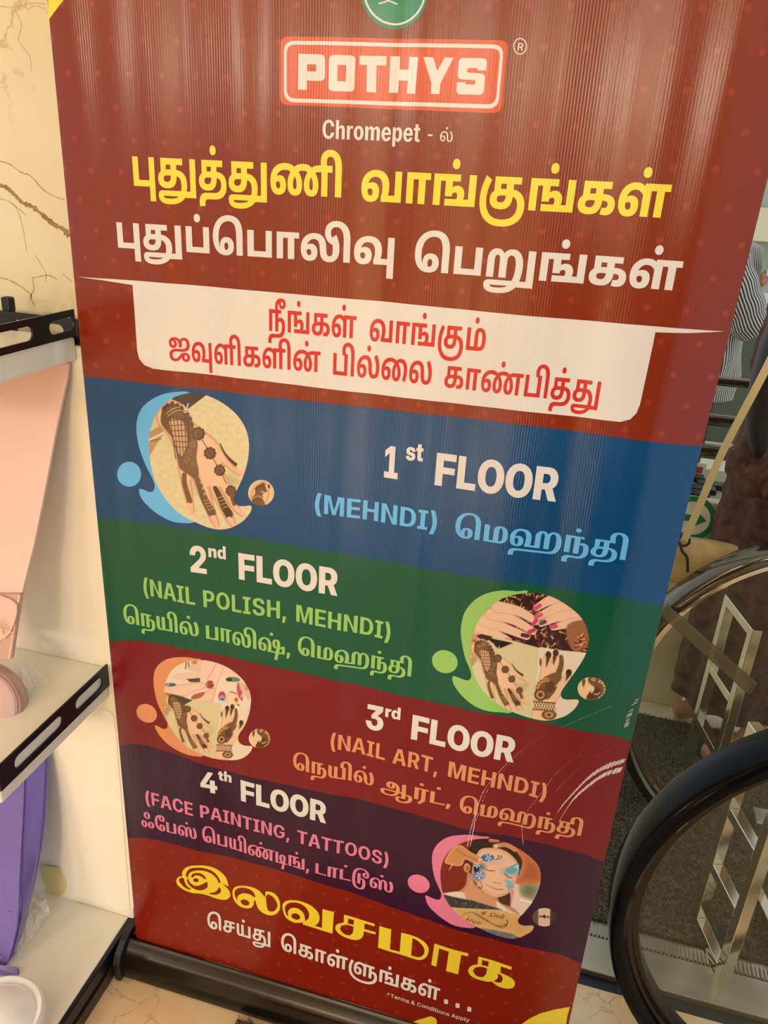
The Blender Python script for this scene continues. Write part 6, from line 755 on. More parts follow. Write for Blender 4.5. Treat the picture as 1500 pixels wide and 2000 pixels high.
def lower_pair(P, A, s, B, s2):
    P.poly([A(-200, 560), A(140, 500), A(700, 90), B(940, 530), B(905, 1200), A(400, 1500), A(-300, 1400)], (206, 194, 152), smooth=False)
    P.poly([B(930, 520), B(1400, 570), B(1400, 1300), B(860, 1300), B(895, 900)], (220, 206, 182), smooth=False)
    P.poly([A(300, 350), A(430, 330), A(470, 450), A(400, 560), A(280, 600)], (172, 150, 116), smooth=False); P.line([A(290, 430), A(440, 380)], 16 * s, (222, 212, 190))
    P.poly([A(700, 800), A(900, 880), A(1120, 800), A(1100, 900), A(900, 1000)], (184, 170, 130), soft=10)
    P.poly([A(260, 130), A(420, 60), A(560, 200), A(430, 420), A(260, 330)], (196, 146, 106), smooth=False)
    henna_hand(P, A, s); P.line([A(400, 160), A(520, 230)], 14 * s, HEN); P.line([A(440, 240), A(440, 140)], 12 * s, HEN)
    henna_palm(P, B, s2); P.ell(*B(940, 640), 9 * s2, 34 * s2, HEN)
def pic2(P):
    P.c[:] = lin((46, 22, 24))[:3]
    cols = [(120, 24, 50), (92, 16, 48), (180, 120, 60), (206, 160, 90), (60, 12, 30), (150, 40, 80), (206, 170, 110)]
    P.blotch([(560, 60), (1000, 60), (1340, 380), (1330, 560), (900, 520), (620, 460), (560, 300)], cols, 330, 13, 46, 3)
    P.poly([(600, 130), (480, 190), (390, 320), (370, 470), (640, 470), (700, 470), (720, 540), (380, 560), (340, 300), (480, 120)], (36, 18, 18), smooth=False)
    fing = lambda pts, w, c=(226, 186, 156): (P.line(pts, (w[0] * 1.06, w[1] * 1.06), (172, 112, 84)), P.line(pts, w, c))
    P.poly([(380, 420), (400, 330), (450, 250), (530, 180), (610, 140), (660, 200), (640, 330), (560, 390), (470, 400)], (224, 182, 150), shade=(196, 140, 108), depth=30)
    fing([(440, 350), (560, 390), (690, 455)], (92, 36)); fing([(480, 290), (640, 350), (830, 430)], (92, 52)); fing([(540, 240), (720, 290), (880, 390)], (90, 54)); fing([(590, 180), (760, 220), (905, 310)], (92, 54))
    fing([(1200, 130), (1040, 130), (905, 200)], (110, 48)); fing([(1240, 190), (1080, 200), (910, 280)], (110, 50)); fing([(1290, 260), (1120, 260), (945, 330)], (105, 46)); fing([(1310, 330), (1180, 320), (1040, 360)], (110, 40))
    P.poly([(1160, 330), (1330, 300), (1340, 470), (1240, 560), (1170, 480)], (150, 96, 66), soft=4)
    P.blotch([(1220, 430), (1340, 380), (1340, 560), (1210, 540)], cols, 40, 14, 40, 8)
    for a, b, c in (((905, 300), (880, 330), (196, 66, 100)), ((885, 380), (850, 392), (190, 56, 96)), ((835, 425), (795, 415), (84, 30, 52)), ((690, 460), (660, 452), (206, 92, 112)), ((895, 205), (935, 180), (206, 76, 112)), ((905, 275), (945, 255), (210, 84, 118)), ((945, 325), (975, 312), (96, 60, 92)), ((1030, 355), (1065, 345), (206, 76, 112))): P.line([a, b], 34, c)
    A = lambda x, y: (375 + (x - 380) * .615, 470 + (y - 190) * .545); lower_pair(P, A, .58, lambda x, y: (x, y), 1.0)
    P.poly([(480, 420), (720, 478), (600, 525), (590, 530), (560, 480)], (36, 22, 22), smooth=False); P.line([(580, 510), (600, 530), (605, 505)], 6, (220, 214, 196))
def pic3(P):
    P.c[:] = lin((222, 208, 186))[:3]
    P.poly([(430, 250), (700, 225), (705, 290), (450, 300)], (222, 190, 166)); P.poly([(560, 295), (700, 290), (700, 340), (600, 330)], (78, 66, 60), smooth=False)
    P.poly([(590, 200), (560, 130), (640, 100), (720, 120), (700, 220)], (216, 184, 158)); P.ell(645, 125, 28, 18, (190, 112, 80)); P.line([(560, 110), (552, 190)], 10, (110, 40, 40)); P.line([(580, 120), (590, 170)], 8, (60, 40, 30))
    P.poly([(720, 100), (870, 130), (780, 310), (700, 320)], (228, 194, 172), smooth=False); P.poly([(870, 130), (960, 170), (900, 300), (850, 400), (790, 330), (800, 290)], (230, 196, 174), smooth=False); P.line([(865, 150), (770, 320)], 6, (176, 110, 84)); P.line([(950, 180), (900, 290), (860, 390)], 5, (190, 130, 104))
    P.poly([(920, 260), (1000, 190), (1120, 260), (1000, 285)], (230, 196, 172)); P.poly([(330, 380), (520, 350), (700, 335), (775, 355), (740, 410), (620, 440), (540, 480), (330, 440)], (230, 192, 170), shade=(204, 152, 124), depth=22)
    P.poly([(620, 500), (760, 430), (860, 400), (850, 470), (820, 550), (700, 545), (640, 520)], (226, 188, 164), shade=(200, 140, 110), depth=18); P.poly([(610, 505), (640, 460), (750, 440), (700, 500)], (170, 92, 62))
    P.ell(800, 365, 42, 42, (150, 70, 44)); P.blotch(ell(800, 370, 46, 52, 0, 12), [(60, 34, 28), (220, 200, 170), (180, 70, 50)], 26, 8, 22, 5)
    P.ell(395, 358, 60, 18, (70, 90, 120)); P.blotch(ell(395, 358, 60, 20, 0, 12), [(220, 220, 220), (30, 34, 50), (80, 110, 150)], 18, 7, 20, 2)
    P.ell(1045, 308, 78, 26, (86, 124, 106)); P.ell(1000, 312, 34, 22, (42, 62, 54)); P.ell(925, 490, 40, 54, (186, 70, 62)); P.ell(925, 515, 34, 36, (140, 150, 196)); P.ell(930, 522, 12, 12, (30, 30, 60)); P.ell(925, 545, 20, 12, (222, 216, 200))
    P.poly([(1090, 340), (1130, 360), (1150, 520), (1110, 500), (1085, 430)], (190, 80, 90)); P.blotch([(1090, 340), (1130, 360), (1150, 520), (1110, 500)], [(240, 210, 210), (160, 40, 50)], 20, 7, 22, 4)
    P.poly([(1110, 340), (1180, 340), (1230, 440), (1220, 520), (1150, 440)], (210, 178, 160)); P.ell(1190, 390, 22, 34, (200, 140, 130)); P.poly([(970, 560), (985, 470), (1040, 430), (1100, 500), (1090, 560), (1040, 590)], (228, 200, 168), shade=(196, 150, 112), depth=16); P.line([(1010, 440), (1080, 455)], 9, (70, 50, 30)); P.ell(1078, 520, 20, 24, (166, 86, 54)); P.poly([(1075, 585), (1100, 560), (1135, 590)], (50, 30, 26), smooth=False)
    P.poly([(395, 455), (520, 480), (625, 520), (530, 570), (450, 500)], (70, 60, 54), smooth=False)
    A = lambda x, y: (340 + (x - 380) * .66, 470 + (y - 190) * .585); B = lambda x, y: (870 + (x - 885) * .92, 565 + (y - 530) * 1.0)
    P2 = Paint(P.X, P.Y, P.px); P2.c = P.c.copy(); lower_pair(P2, A, .62, B, .95)
    m = np.clip(.5 - P.sd([(300, 430), (400, 455), (530, 570), (640, 520), (880, 560), (1240, 565), (1260, 1200), (300, 1200)]) / P.px, 0, 1)[..., None]; P.c = P.c * (1 - m) + P2.c * m
    P.poly([(395, 455), (520, 480), (625, 520), (530, 570), (450, 500)], (70, 60, 54), smooth=False)
def pic4(P):
    P.c[:] = lin((122, 34, 24))[:3]
    P.poly([(960, 500), (1260, 420), (1260, 900), (900, 800)], (206, 190, 170), soft=6); P.ell(1140, 560, 110, 90, (84, 100, 60), .9, 30); P.ell(1060, 440, 60, 40, (120, 110, 60), .8, 20); P.poly([(960, 520), (1040, 500), (1060, 600), (1160, 660), (1140, 780), (1000, 780), (940, 680)], (222, 196, 186), soft=8); P.line([(990, 560), (960, 720)], 30, (214, 140, 140)); P.line([(1060, 640), (1170, 670)], 16, (238, 226, 214))
    P.poly([(1010, 120), (1160, 250), (1250, 330), (1250, 480), (1080, 500), (1010, 480), (1060, 380), (1080, 280), (1010, 180)], (168, 92, 54), shade=(206, 130, 84), depth=60)
    P.poly([(590, 160), (640, 90), (750, 70), (850, 90), (960, 160), (1050, 250), (1070, 330), (1040, 420), (960, 300), (820, 170), (700, 180), (650, 260), (600, 260)], (46, 26, 18))
    P.poly([(850, 640), (960, 560), (960, 740), (900, 720)], (74, 42, 28)); P.poly([(640, 360), (600, 240), (560, 300), (600, 380)], (58, 34, 22))
    P.poly([(590, 380), (560, 500), (470, 570), (360, 580), (330, 700), (600, 760), (900, 760), (1060, 800), (1000, 720), (880, 680), (840, 620), (700, 520)], (208, 150, 112), shade=(178, 116, 82), depth=40)
    P.poly([(330, 590), (520, 558), (560, 640), (430, 640)], (222, 206, 186)); P.poly([(840, 660), (940, 730), (1060, 790), (880, 760)], (222, 206, 190))
    P.poly([(690, 180), (790, 165), (900, 190), (1000, 260), (1045, 340), (1030, 440), (990, 540), (930, 600), (830, 625), (740, 580), (670, 500), (620, 400), (640, 290)], (228, 184, 150), shade=(206, 152, 116), depth=36)
    P.ell(575, 340, 30, 42, (206, 140, 100)); P.ell(580, 345, 14, 24, (160, 92, 60))
    P.ell(760, 255, 62, 34, (40, 110, 160)); P.ell(690, 330, 50, 30, (36, 100, 130), .9, 8); P.ell(680, 410, 58, 48, (52, 128, 176), .95, 8); P.ell(660, 350, 26, 44, (20, 40, 70)); P.ell(970, 390, 66, 34, (96, 170, 184), .9, 12); P.poly([(920, 380), (990, 330), (1045, 310), (1040, 370), (980, 410)], (90, 164, 184)); P.poly([(920, 460), (1000, 490), (960, 560), (940, 520)], (120, 180, 196), soft=5); P.ell(800, 300, 70, 14, (120, 176, 186), .5, 10)
    for cx, cy, r in ((770, 255, 26), (685, 410, 32), (665, 320, 20)):
        for k in range(5): a = 1.2566 * k + .3; P.line([(cx, cy), (cx + r * math.cos(a), cy + r * math.sin(a))], (3, 11), (220, 226, 236))
        P.ell(cx, cy, 5, 5, (40, 60, 150))
    for q in ([(800, 265), (840, 275), (860, 255), (858, 238)], [(825, 275), (875, 270), (888, 245)], [(680, 445), (710, 500), (700, 535), (678, 520)], [(665, 450), (640, 465), (650, 490)], [(670, 455), (655, 500), (640, 470)]): P.line(q, (3, 10), (50, 26, 20))
    for k in range(3): P.line([(940 + k * 30, 520 + k * 4), (955 + k * 14, 560 - k * 20)], (8, 3), (60, 110, 150)); P.line([(1000 + k * 14, 350 - k * 10), (1040, 330 + k * 18)], (3, 8), (220, 230, 236))
    P.line([(720, 345), (770, 372), (825, 378)], 8, (92, 56, 40)); P.line([(915, 405), (950, 440), (985, 446)], 8, (92, 56, 40)); P.line([(745, 500), (800, 532), (850, 552), (895, 552)], (4, 10), (178, 84, 70)); P.line([(810, 475), (840, 492), (880, 498)], 8, (186, 120, 88)); P.line([(860, 390), (840, 440), (808, 470)], 10, (240, 206, 174), .6)
    P.poly([(430, 180), (510, 130), (600, 190), (700, 250), (715, 285), (640, 300), (560, 260), (520, 320), (400, 310), (370, 280)], (196, 132, 86), shade=(216, 162, 112), depth=26); P.line([(470, 170), (580, 235), (690, 280)], 5, (140, 84, 54)); P.ell(692, 270, 18, 12, (226, 190, 160))
    P.line([(440, 315), (400, 380)], (8, 5), (214, 190, 150)); P.line([(408, 360), (396, 384)], 9, (50, 30, 26))
    P.line([(790, 95), (860, 105)], (34, 20), (196, 128, 88)); P.line([(830, 150), (930, 145), (1010, 185)], (40, 44), (200, 134, 94)); P.ell(838, 152, 20, 14, (228, 190, 168))
    P.poly([(350, 585), (620, 640), (900, 742), (860, 760), (420, 712), (380, 640)], (58, 58, 58), smooth=False); P.blotch([(350, 585), (620, 640), (880, 742), (860, 755), (420, 712), (380, 640)], [(96, 98, 98), (38, 38, 40), (130, 132, 130)], 70, 8, 40, 6)
    P.poly([(400, 700), (600, 715), (880, 742), (1060, 782), (1200, 870), (1190, 920), (1060, 985), (940, 960), (640, 890), (480, 780)], (206, 160, 98), smooth=False, shade=(216, 176, 116), depth=60); P.poly([(640, 890), (800, 920), (1010, 960), (1030, 1000), (860, 990), (700, 920)], (110, 116, 112), smooth=False); P.blotch([(640, 890), (800, 920), (1010, 960), (1030, 1000), (860, 990), (700, 920)], [(150, 154, 146), (70, 76, 76)], 50, 7, 30, 9)
    K = (42, 34, 28)
    P.line([(620, 750), (560, 760), (525, 790), (530, 825), (560, 822), (600, 790)], 4, K); P.line([(620, 748), (700, 790), (780, 850), (860, 890), (920, 885), (942, 850), (935, 830)], (3, 9), K); P.poly([(620, 748), (700, 780), (800, 860), (830, 880), (730, 830)], (150, 128, 84)); P.line([(620, 748), (700, 800), (820, 875)], 3, K); P.line([(830, 885), (900, 905), (940, 870), (860, 880)], 4, K); P.line([(760, 800), (800, 790)], 3, K)
    P.line([(725, 778), (705, 760), (712, 752), (725, 758), (740, 750), (746, 758), (725, 778)], 8, (176, 62, 48), 1, False); P.ell(725, 764, 12, 9, (176, 62, 48))
    for q in ([(570, 830), (585, 805), (600, 835), (618, 815), (625, 845)], [(640, 832), (630, 845), (642, 856), (656, 848), (652, 836), (640, 832)], [(668, 860), (668, 842), (680, 845), (682, 862)], [(682, 845), (694, 848), (696, 864)], [(795, 770), (790, 798)], [(785, 772), (815, 768), (832, 785), (818, 800), (788, 798)], [(858, 790), (842, 790), (838, 804), (852, 808), (860, 792), (862, 808)], [(895, 800), (878, 798), (874, 814), (890, 818), (900, 785), (912, 795), (898, 820)]): P.line(q, 5.5, K)
def pic_small_bracelet(P):
    P.c[:] = lin((96, 78, 64))[:3]; P.poly([(1225, 700), (1335, 710), (1330, 900), (1225, 900)], (216, 182, 154), smooth=False, shade=(196, 160, 130), depth=14); P.poly([(1340, 700), (1400, 700), (1400, 900), (1335, 900)], (56, 44, 36), smooth=False)
    P.line([(1230, 785), (1280, 800), (1330, 795)], 6, (40, 32, 28)); P.line([(1232, 805), (1280, 790), (1328, 812)], 6, (40, 32, 28)); P.ell(1280, 796, 14, 18, (40, 32, 28)); P.ell(1250, 797, 9, 8, (50, 40, 34)); P.ell(1310, 800, 9, 8, (50, 40, 34))

O1 = [(655, 80), (720, 82), (800, 98), (900, 140), (1000, 200), (1080, 270), (1140, 360), (1172, 460), (1178, 560), (1165, 670), (1135, 775), (1100, 860), (1060, 940), (1048, 985), (1055, 1020), (1085, 1045), (1130, 1050), (1180, 1045), (1198, 1052), (1200, 1075), (1185, 1110), (1140, 1165), (1080, 1210), (1000, 1245), (920, 1257), (840, 1245), (760, 1215), (660, 1165), (560, 1095), (470, 1000), (410, 910), (365, 820), (335, 700), (318, 600), (315, 500), (325, 420), (345, 340), (385, 250), (440, 180), (510, 125), (580, 95)]
S1 = [(655, 80), (560, 66), (460, 80), (370, 115), (295, 165), (245, 225), (215, 310), (210, 400), (225, 510), (255, 610), (295, 710), (340, 800), (362, 860), (362, 900), (345, 925), (310, 925), (265, 905), (235, 902), (232, 925), (255, 985), (320, 1060), (400, 1125), (500, 1175), (600, 1195), (700, 1190), (660, 1100), (500, 900), (400, 500), (500, 200)]
O2 = [(830, 76), (900, 78), (1000, 98), (1090, 135), (1180, 190), (1250, 250), (1300, 320), (1325, 390), (1332, 470), (1320, 540), (1290, 610), (1240, 690), (1180, 775), (1120, 860), (1105, 900), (1120, 930), (1160, 942), (1210, 940), (1248, 945), (1248, 970), (1215, 1020), (1150, 1070), (1060, 1100), (980, 1112), (900, 1105), (820, 1085), (720, 1045), (620, 990), (530, 920), (450, 830), (400, 730), (375, 640), (368, 560), (375, 480), (395, 400), (430, 310), (490, 225), (560, 160), (640, 110), (730, 85)]
S2 = [(830, 76), (740, 58), (640, 48), (540, 62), (440, 105), (370, 165), (320, 240), (295, 340), (295, 430), (310, 530), (335, 620), (370, 700), (378, 750), (355, 782), (310, 775), (255, 755), (228, 752), (225, 790), (260, 860), (330, 935), (420, 995), (520, 1030), (620, 1042), (710, 1040), (700, 900), (450, 600), (500, 300)]
O3 = [(700, 107), (760, 110), (860, 135), (960, 175), (1060, 230), (1140, 295), (1195, 370), (1228, 450), (1235, 530), (1220, 640), (1190, 740), (1150, 820), (1105, 890), (1098, 930), (1110, 965), (1150, 990), (1200, 997), (1243, 1000), (1248, 1025), (1220, 1070), (1160, 1120), (1080, 1150), (980, 1158), (880, 1148), (780, 1120), (680, 1075), (580, 1015), (490, 935), (420, 850), (370, 760), (340, 660), (325, 560), (325, 460), (335, 370), (355, 300), (400, 215), (470, 155), (560, 115), (630, 105)]
S3 = [(700, 107), (640, 85), (550, 68), (450, 72), (350, 95), (280, 140), (235, 200), (218, 290), (225, 400), (250, 520), (290, 620), (335, 710), (362, 770), (355, 812), (320, 820), (270, 795), (234, 782), (240, 820), (290, 900), (370, 985), (460, 1045), (560, 1085), (650, 1105), (730, 1100), (700, 900), (400, 500), (450, 200)]
O4 = [(750, 78), (820, 85), (920, 118), (1010, 160), (1100, 210), (1170, 265), (1225, 330), (1247, 410), (1240, 500), (1210, 590), (1160, 680), (1100, 755), (1050, 810), (1040, 840), (1055, 865), (1100, 880), (1150, 878), (1181, 883), (1178, 910), (1150, 945), (1090, 980), (1020, 997), (940, 997), (850, 975), (760, 940), (660, 885), (560, 820), (470, 745), (400, 665), (355, 580), (335, 480), (330, 390), (345, 310), (375, 240), (430, 175), (510, 120), (600, 88), (680, 78)]
S4 = [(770, 78), (700, 55), (600, 38), (500, 42), (400, 65), (320, 115), (270, 180), (253, 260), (260, 360), (285, 460), (320, 540), (338, 590), (328, 632), (290, 638), (240, 618), (197, 600), (195, 630), (225, 700), (300, 775), (380, 830), (460, 870), (560, 892), (650, 890), (700, 800), (450, 500), (500, 200)]
for k, S_, O_, col, dot, small, pf, sf, lb, sl in (
        (1, S1, O1, 'sky', (147, 775, 103, 108, 0), (1282, 936, 111, 111), pic1, pic_small_peacock(1282, 936, 111), 'picture of a hennaed hand on cloth', 'small round picture of a henna pattern'),
        (2, S2, O2, 'lime', (162, 632, 106, 92, .35), (1356, 852, 114, 95), pic2, pic_small_paisley(1356, 852, 112, .85), 'picture of painted nails and hennaed hands', 'small round picture of a henna paisley'),
        (3, S3, O3, 'orange', (147, 656, 112, 92, .6), (1325, 920, 112, 102), pic3, pic_small_paisley(1325, 920, 108, .95), 'picture of nail art and hennaed hands', 'small round picture of a henna paisley'),
        (4, S4, O4, 'pink', (131, 493, 104, 80, .4), (1280, 802, 109, 84), pic4, pic_small_bracelet, 'picture of a child with a painted face and a tattooed arm', 'small round picture of a bracelet tattoo')):
    shape(k, S_, col, 'splash_shape', label={'sky': 'pale blue', 'lime': 'light green'}.get(col, col) + ' splash shape')
    shape(k, ell(*dot), col, 'splash_drop', label={'sky': 'pale blue', 'lime': 'light green'}.get(col, col) + ' splash drop', smooth=False)
    picture(k, O_, pf, label=lb)
    picture(k, ell(*small, 0.0, 24), sf, label=sl)

# scratches worn through the film near its right edge: rows of short ticks
rs = random.Random(5); sc_ = []
z6 = lambda x, y: (840 + x * .206667, 1380 + y * .206667)
def ticks(pts, w, n, slant, skip=.2):
    P = [Vector((p[0], p[1])) for p in cat([z6(*p) + (0,) for p in pts], 10, False)]
    L_ = [0]
    for a, b in zip(P, P[1:]): L_.append(L_[-1] + (b - a).length)
    for i in range(n):
        if rs.random() < skip: continue
        s = L_[-1] * (i + rs.random() * .5) / n; j = max(k for k in range(len(L_)) if L_[k] <= s); j = min(j, len(P) - 2); p = P[j] + (P[j + 1] - P[j]) * ((s - L_[j]) / max(1e-6, L_[j + 1] - L_[j]))
        d = (P[j + 1] - P[j]).normalized(); q = Vector((math.cos(slant), math.sin(slant))); h = w * rs.uniform(.5, 1.1); t = rs.uniform(.45, .9)
        a, b = p - q * h / 2, p + q * h / 2
        if aty(max(a.x, b.x), p.y, 0).x > XR(aty(p.x, p.y, 0).z) - .002: continue
        sc_.append(([[b2(a - d * t / 2), b2(b - d * t / 2), b2(b + d * t / 2), b2(a + d * t / 2)]], 0))
main = [(1700, 10), (1495, 85), (1220, 205), (1000, 330), (860, 420), (790, 480), (700, 560), (620, 650), (540, 740), (485, 840), (445, 960), (405, 1080), (375, 1200), (355, 1310)]
ticks(main, 3.2, 340, -.5, .15); ticks([(x + 26, y + 8) for x, y in main[3:]], 2.0, 160, -.5, .3); ticks([(440, 960), (420, 1100), (385, 1290)], 8, 90, -1.2, .2)
ticks([(1840, 560), (1660, 590), (1500, 675), (1350, 820), (1230, 960), (1165, 1080)], 13, 190, -1.1, .05); ticks([(1830, 640), (1660, 660), (1500, 750), (1350, 880), (1220, 1080)], 13, 190, -1.1, .08)
ticks([(1420, 440), (1200, 620), (1100, 750), (1000, 880), (920, 990), (870, 1110), (880, 1300)], 2.2, 170, -.6, .25); ticks([(1700, 430), (1500, 510), (1300, 680), (1180, 810)], 2.0, 90, -.5, .45); ticks([(1020, 215), (900, 280), (820, 330)], 1.6, 40, -.5, .5)
ticks([(1960, -30), (1890, 100), (1850, 240)], 12, 30, -.3, .3)
lay('scratches', sc_, 5, [mat('scratch_white', (232, 212, 206), .5)], film, cut=False)
# ------------------------------------------------------------------ banner hardware
m_base = mat('base_metal', (46, 40, 32), rough=.24, metal=.75, noise_amt=.25, nscale=6, stretch=(1, 6, 6)); m_cap = mat('cap_plastic', (34, 31, 28), rough=.35)
prof = [(-.034, .004), (-.037, .022), (-.034, .042), (-.027, .050), (-.0265, .054), (-.018, .066), (-.009, .0735), (-.0045, .078), (-.0035, .081), (-.0022, .0805), (-.0022, .070), (.005, .070), (.006, .080), (.03, .079), (.052, .062), (.060, .034), (.056, .004)]
m = MB(); m.sweep([((-.713, .0, .0), (0, 1, 0), (0, 0, 1)), ((.162, .0, .0), (0, 1, 0), (0, 0, 1))], prof); m.build('base_housing', m_base, banner, smooth=True)
capp = [(-.043, .0), (-.045, .05), (-.036, .066), (-.014, .082), (.0, .088), (.034, .087), (.06, .068), (.068, .036), (.064, .0)]
for x0, x1 in ((-.727, -.7125), (.1615, .176)):
    m = MB(); m.sweep([((x0, 0, 0), (0, 1, 0), (0, 0, 1)), ((x1, 0, 0), (0, 1, 0), (0, 0, 1))], capp); m.build('end_cap', m_cap, banner, bevel=.002)
MB().tube([(-.27, .030, .078), (-.27, .022, 1.97)], .009).build('support_pole', mat('pole_grey', (150, 150, 150), .3, metal=.9), banner, smooth=True)
MB().box(XL(ZT) - .004, XR(ZT) + .004, -.009, .014, ZT - .012, ZT + .012).build('top_rail', mat('rail_grey', (170, 170, 168), .35, metal=.8), banner, bevel=.003)

# ------------------------------------------------------------------ display shelf on the left
m_blk = mat('shelf_black', (22, 22, 28), rough=.28, spec=.5); m_ivory = mat('shelf_ivory', (252, 243, 220), rough=.32, noise_amt=.05, nscale=5)
SX = -.742
shelf = thing('display_shelf', (-1.05, -.1, 0), 'ivory shelving unit with black slotted metal gallery rails, left of the banner', 'shelf')
def plate(outer, holes, f3, nrm, th):
    """flat plate with holes; f3 maps plane coordinates into the room"""
    cs = [outer] + holes; fl = [Vector((p[0] * 1000, p[1] * 1000)) for c in cs for p in c]; ed = []; k = 0
    for c in cs: ed += [(k + i, k + (i + 1) % len(c)) for i in range(len(c))]; k += len(c)
    ov, _, of, _, _, _ = geometry.delaunay_2d_cdt(fl, ed, [], 0, 1e-5); n = Vector(nrm)
    ins = lambda p, c: sum(((c[i - 1][1] > p[1]) != (c[i][1] > p[1])) and p[0] < (c[i][0] - c[i - 1][0]) * (p[1] - c[i - 1][1]) / (c[i][1] - c[i - 1][1]) + c[i - 1][0] for i in range(len(c))) % 2
    T = []
    for t in of:
        g = (ov[t[0]] + ov[t[1]] + ov[t[2]]) / 3000
        if ins(g, outer) and not any(ins(g, h) for h in holes): T.append(tuple(t))
    v = [Vector(f3(p.x / 1000, p.y / 1000)) for p in ov]; K = len(v); f = T + [tuple(i + K for i in t[::-1]) for t in T]
    cnt = {}
    for t in T:
        for i in range(3): e = (t[i], t[(i + 1) % 3]); cnt[e] = 1
    f += [(a, b, b + K, a + K) for a, b in cnt if (b, a) not in cnt]
    return MB().add(v + [p - n * th for p in v], f)
def slot(a0, a1, b0, b1, n=6):
    r = (b1 - b0) / 2; c = (b0 + b1) / 2; o = []
    for k in range(n + 1): t = -math.pi / 2 + math.pi * k / n; o.append((a1 - r + r * math.cos(t), c + r * math.sin(t)))
    for k in range(n + 1): t = math.pi / 2 + math.pi * k / n; o.append((a0 + r + r * math.cos(t), c + r * math.sin(t)))
    return o
SXT, SXM = -.7265, -.7325                                    # front planes of the top and middle rails
y_ = lambda x, y, X=SXM: atx(x, y, X).y
def rail(X, y0, y1, z0, z1, slots, name='slotted_rail'):
    zc = (z0 + z1) / 2; h = (z1 - z0) * .25
    plate([(y0, z0), (y1, z0), (y1, z1), (y0, z1)], [slot(a, b, zc - h, zc + h) for a, b in slots], lambda a, b: (X, a, b), (1, 0, 0), .003).build(name, m_blk, shelf)
for z, th, X in ((1.285, .034, SXT), (.700, .064, SXM)):
    MB().box(-1.40, X - .0035, -.231 if z < 1 else -.45, .047, z - th, z).build('shelf_board', m_ivory, shelf, bevel=.003)
MB().box(-1.40, SX - .004, -.6, .047, .022, .068).build('shelf_board', m_ivory, shelf, bevel=.002)
s0 = y_(65, 651, SXT); s1 = y_(97, 648, SXT)
rail(SXT, -.45, .047, 1.287, 1.326, [(s0 - .10, s0), (s1, min(s1 + .075, .0445))])
a0, a1, a2 = y_(29, 1499), y_(122, 1400), y_(148, 1382)
rail(SXM, -.231, .047, .661, .706, [(a0, a1), (a2, min(a2 + .078, .037))])
# end rail of the upper gallery, running back along the wall side, and its corner post with a cap
xz = lambda a, b: (a, .052, b)
plate([(-1.40, 1.272), (SXT, 1.272), (SXT, 1.311), (-1.40, 1.311)], [slot(-.845, -.752, 1.282, 1.300), slot(-.97, -.87, 1.282, 1.300)], xz, (0, -1, 0), .003).build('slotted_rail', m_blk, shelf)
k = aty(16.5, 606, .062); MB().box(k.x - .006, k.x + .006, .058, .070, .0, k.z).build('post', m_blk, shelf, bevel=.001)
MB().box(k.x - .0075, k.x + .0075, .056, .071, k.z - .002, k.z + .020).build('post_cap', mat('cap_rubber', (14, 14, 18), .5), shelf, bevel=.003)
MB().box(-1.40, -.7325, .047, .056, .0, 1.250).box(-.7325, -.712, .047, .056, .10, 1.271).build('end_panel', m_ivory, shelf)
lit_outline = [aty(x, y, .0458) for x, y in ((60, 1745), (84, 1500), (105, 1455), (150, 1410), (165, 1398), (180, 1389), (192, 1386), (204, 1386), (214, 1390), (222, 1399), (227, 1440), (254, 1778))]
MB().slab(lit_outline, (0, -1, 0), .0012).build('lit_patch', mat('lit_ivory', (253, 246, 226), .45), shelf)  # lit area below the board's shade, built as a paler slab
MB().box(SX - .004, SX + .006, -.6, .056, .004, .066).build('plinth', m_blk, shelf, bevel=.002); MB().box(SX + .006, SX + .010, -.6, .056, .0, .030).build('plinth_strip', mat('plinth_brown', (52, 40, 34), .3), shelf, bevel=.001)

# ------------------------------------------------------------------ pink plastic article on the middle shelf
m_pink = mat('pink_plastic', (238, 198, 184), rough=.28, spec=.5); m_pink2 = mat('pink_disc', (232, 190, 176), rough=.22); m_rose = mat('rose_metal', (206, 166, 152), rough=.3, metal=.25); m_gold = mat('gold_line', (236, 206, 160), rough=.35, metal=.2)
def yp(py): return .040 + (-.075 - .040) * (py - 700) / 550.0
def at_p(x, y, dy=0.0): return aty(x, y, yp(y) + dy)
base = aty(-30, 1400, -.12)
pink = thing('pink_article', (base.x, base.y, .69), 'glossy pale pink tapered plastic article with a round base, on the middle shelf', 'homeware')
right = [(134, 712), (131, 740), (122, 780), (110, 835), (98, 900), (84, 975), (67, 1060), (52, 1120), (41, 1165), (34, 1190)]
left = [(-214 + (134 - x) * .95, y) for x, y in right]
poly = [(-190, 722), (60, 704), (112, 696), (124, 695), (131, 700)] + right + left[::-1]
def low(p, z): p = Vector(p); p.z = min(p.z, z); return p
MB().slab([low(at_p(*p), 1.2475) for p in poly], (.05, -1, .12), .005).build('panel', m_pink, pink, bevel=.0015, bseg=3)
nk = [(40, 1160), (33, 1205), (26, 1250), (20, 1290), (-96, 1290), (-102, 1250), (-110, 1205), (-118, 1160)]
MB().slab([at_p(*p, -.006) for p in nk], (.05, -1, .12), .012).build('neck', m_rose, pink, bevel=.004)
bd = [(-40, 1158), (0, 1163), (22, 1171), (33, 1181), (33, 1196), (28, 1215), (20, 1235), (10, 1245), (-5, 1251), (-40, 1256), (-75, 1251), (-90, 1240), (-104, 1212), (-112, 1182), (-95, 1168)]
bp = [at_p(*p, -.0085) for p in bd]; bg = MB().slab(bp, (.05, -1, .12), .004).build('badge', m_pink2, pink, bevel=.001)
MB().tube([p + Vector((0, -.001, .0)) for p in bp + bp[:1]], .0011, 6).build('badge_rim', m_gold, bg, smooth=True)
fl = MB()
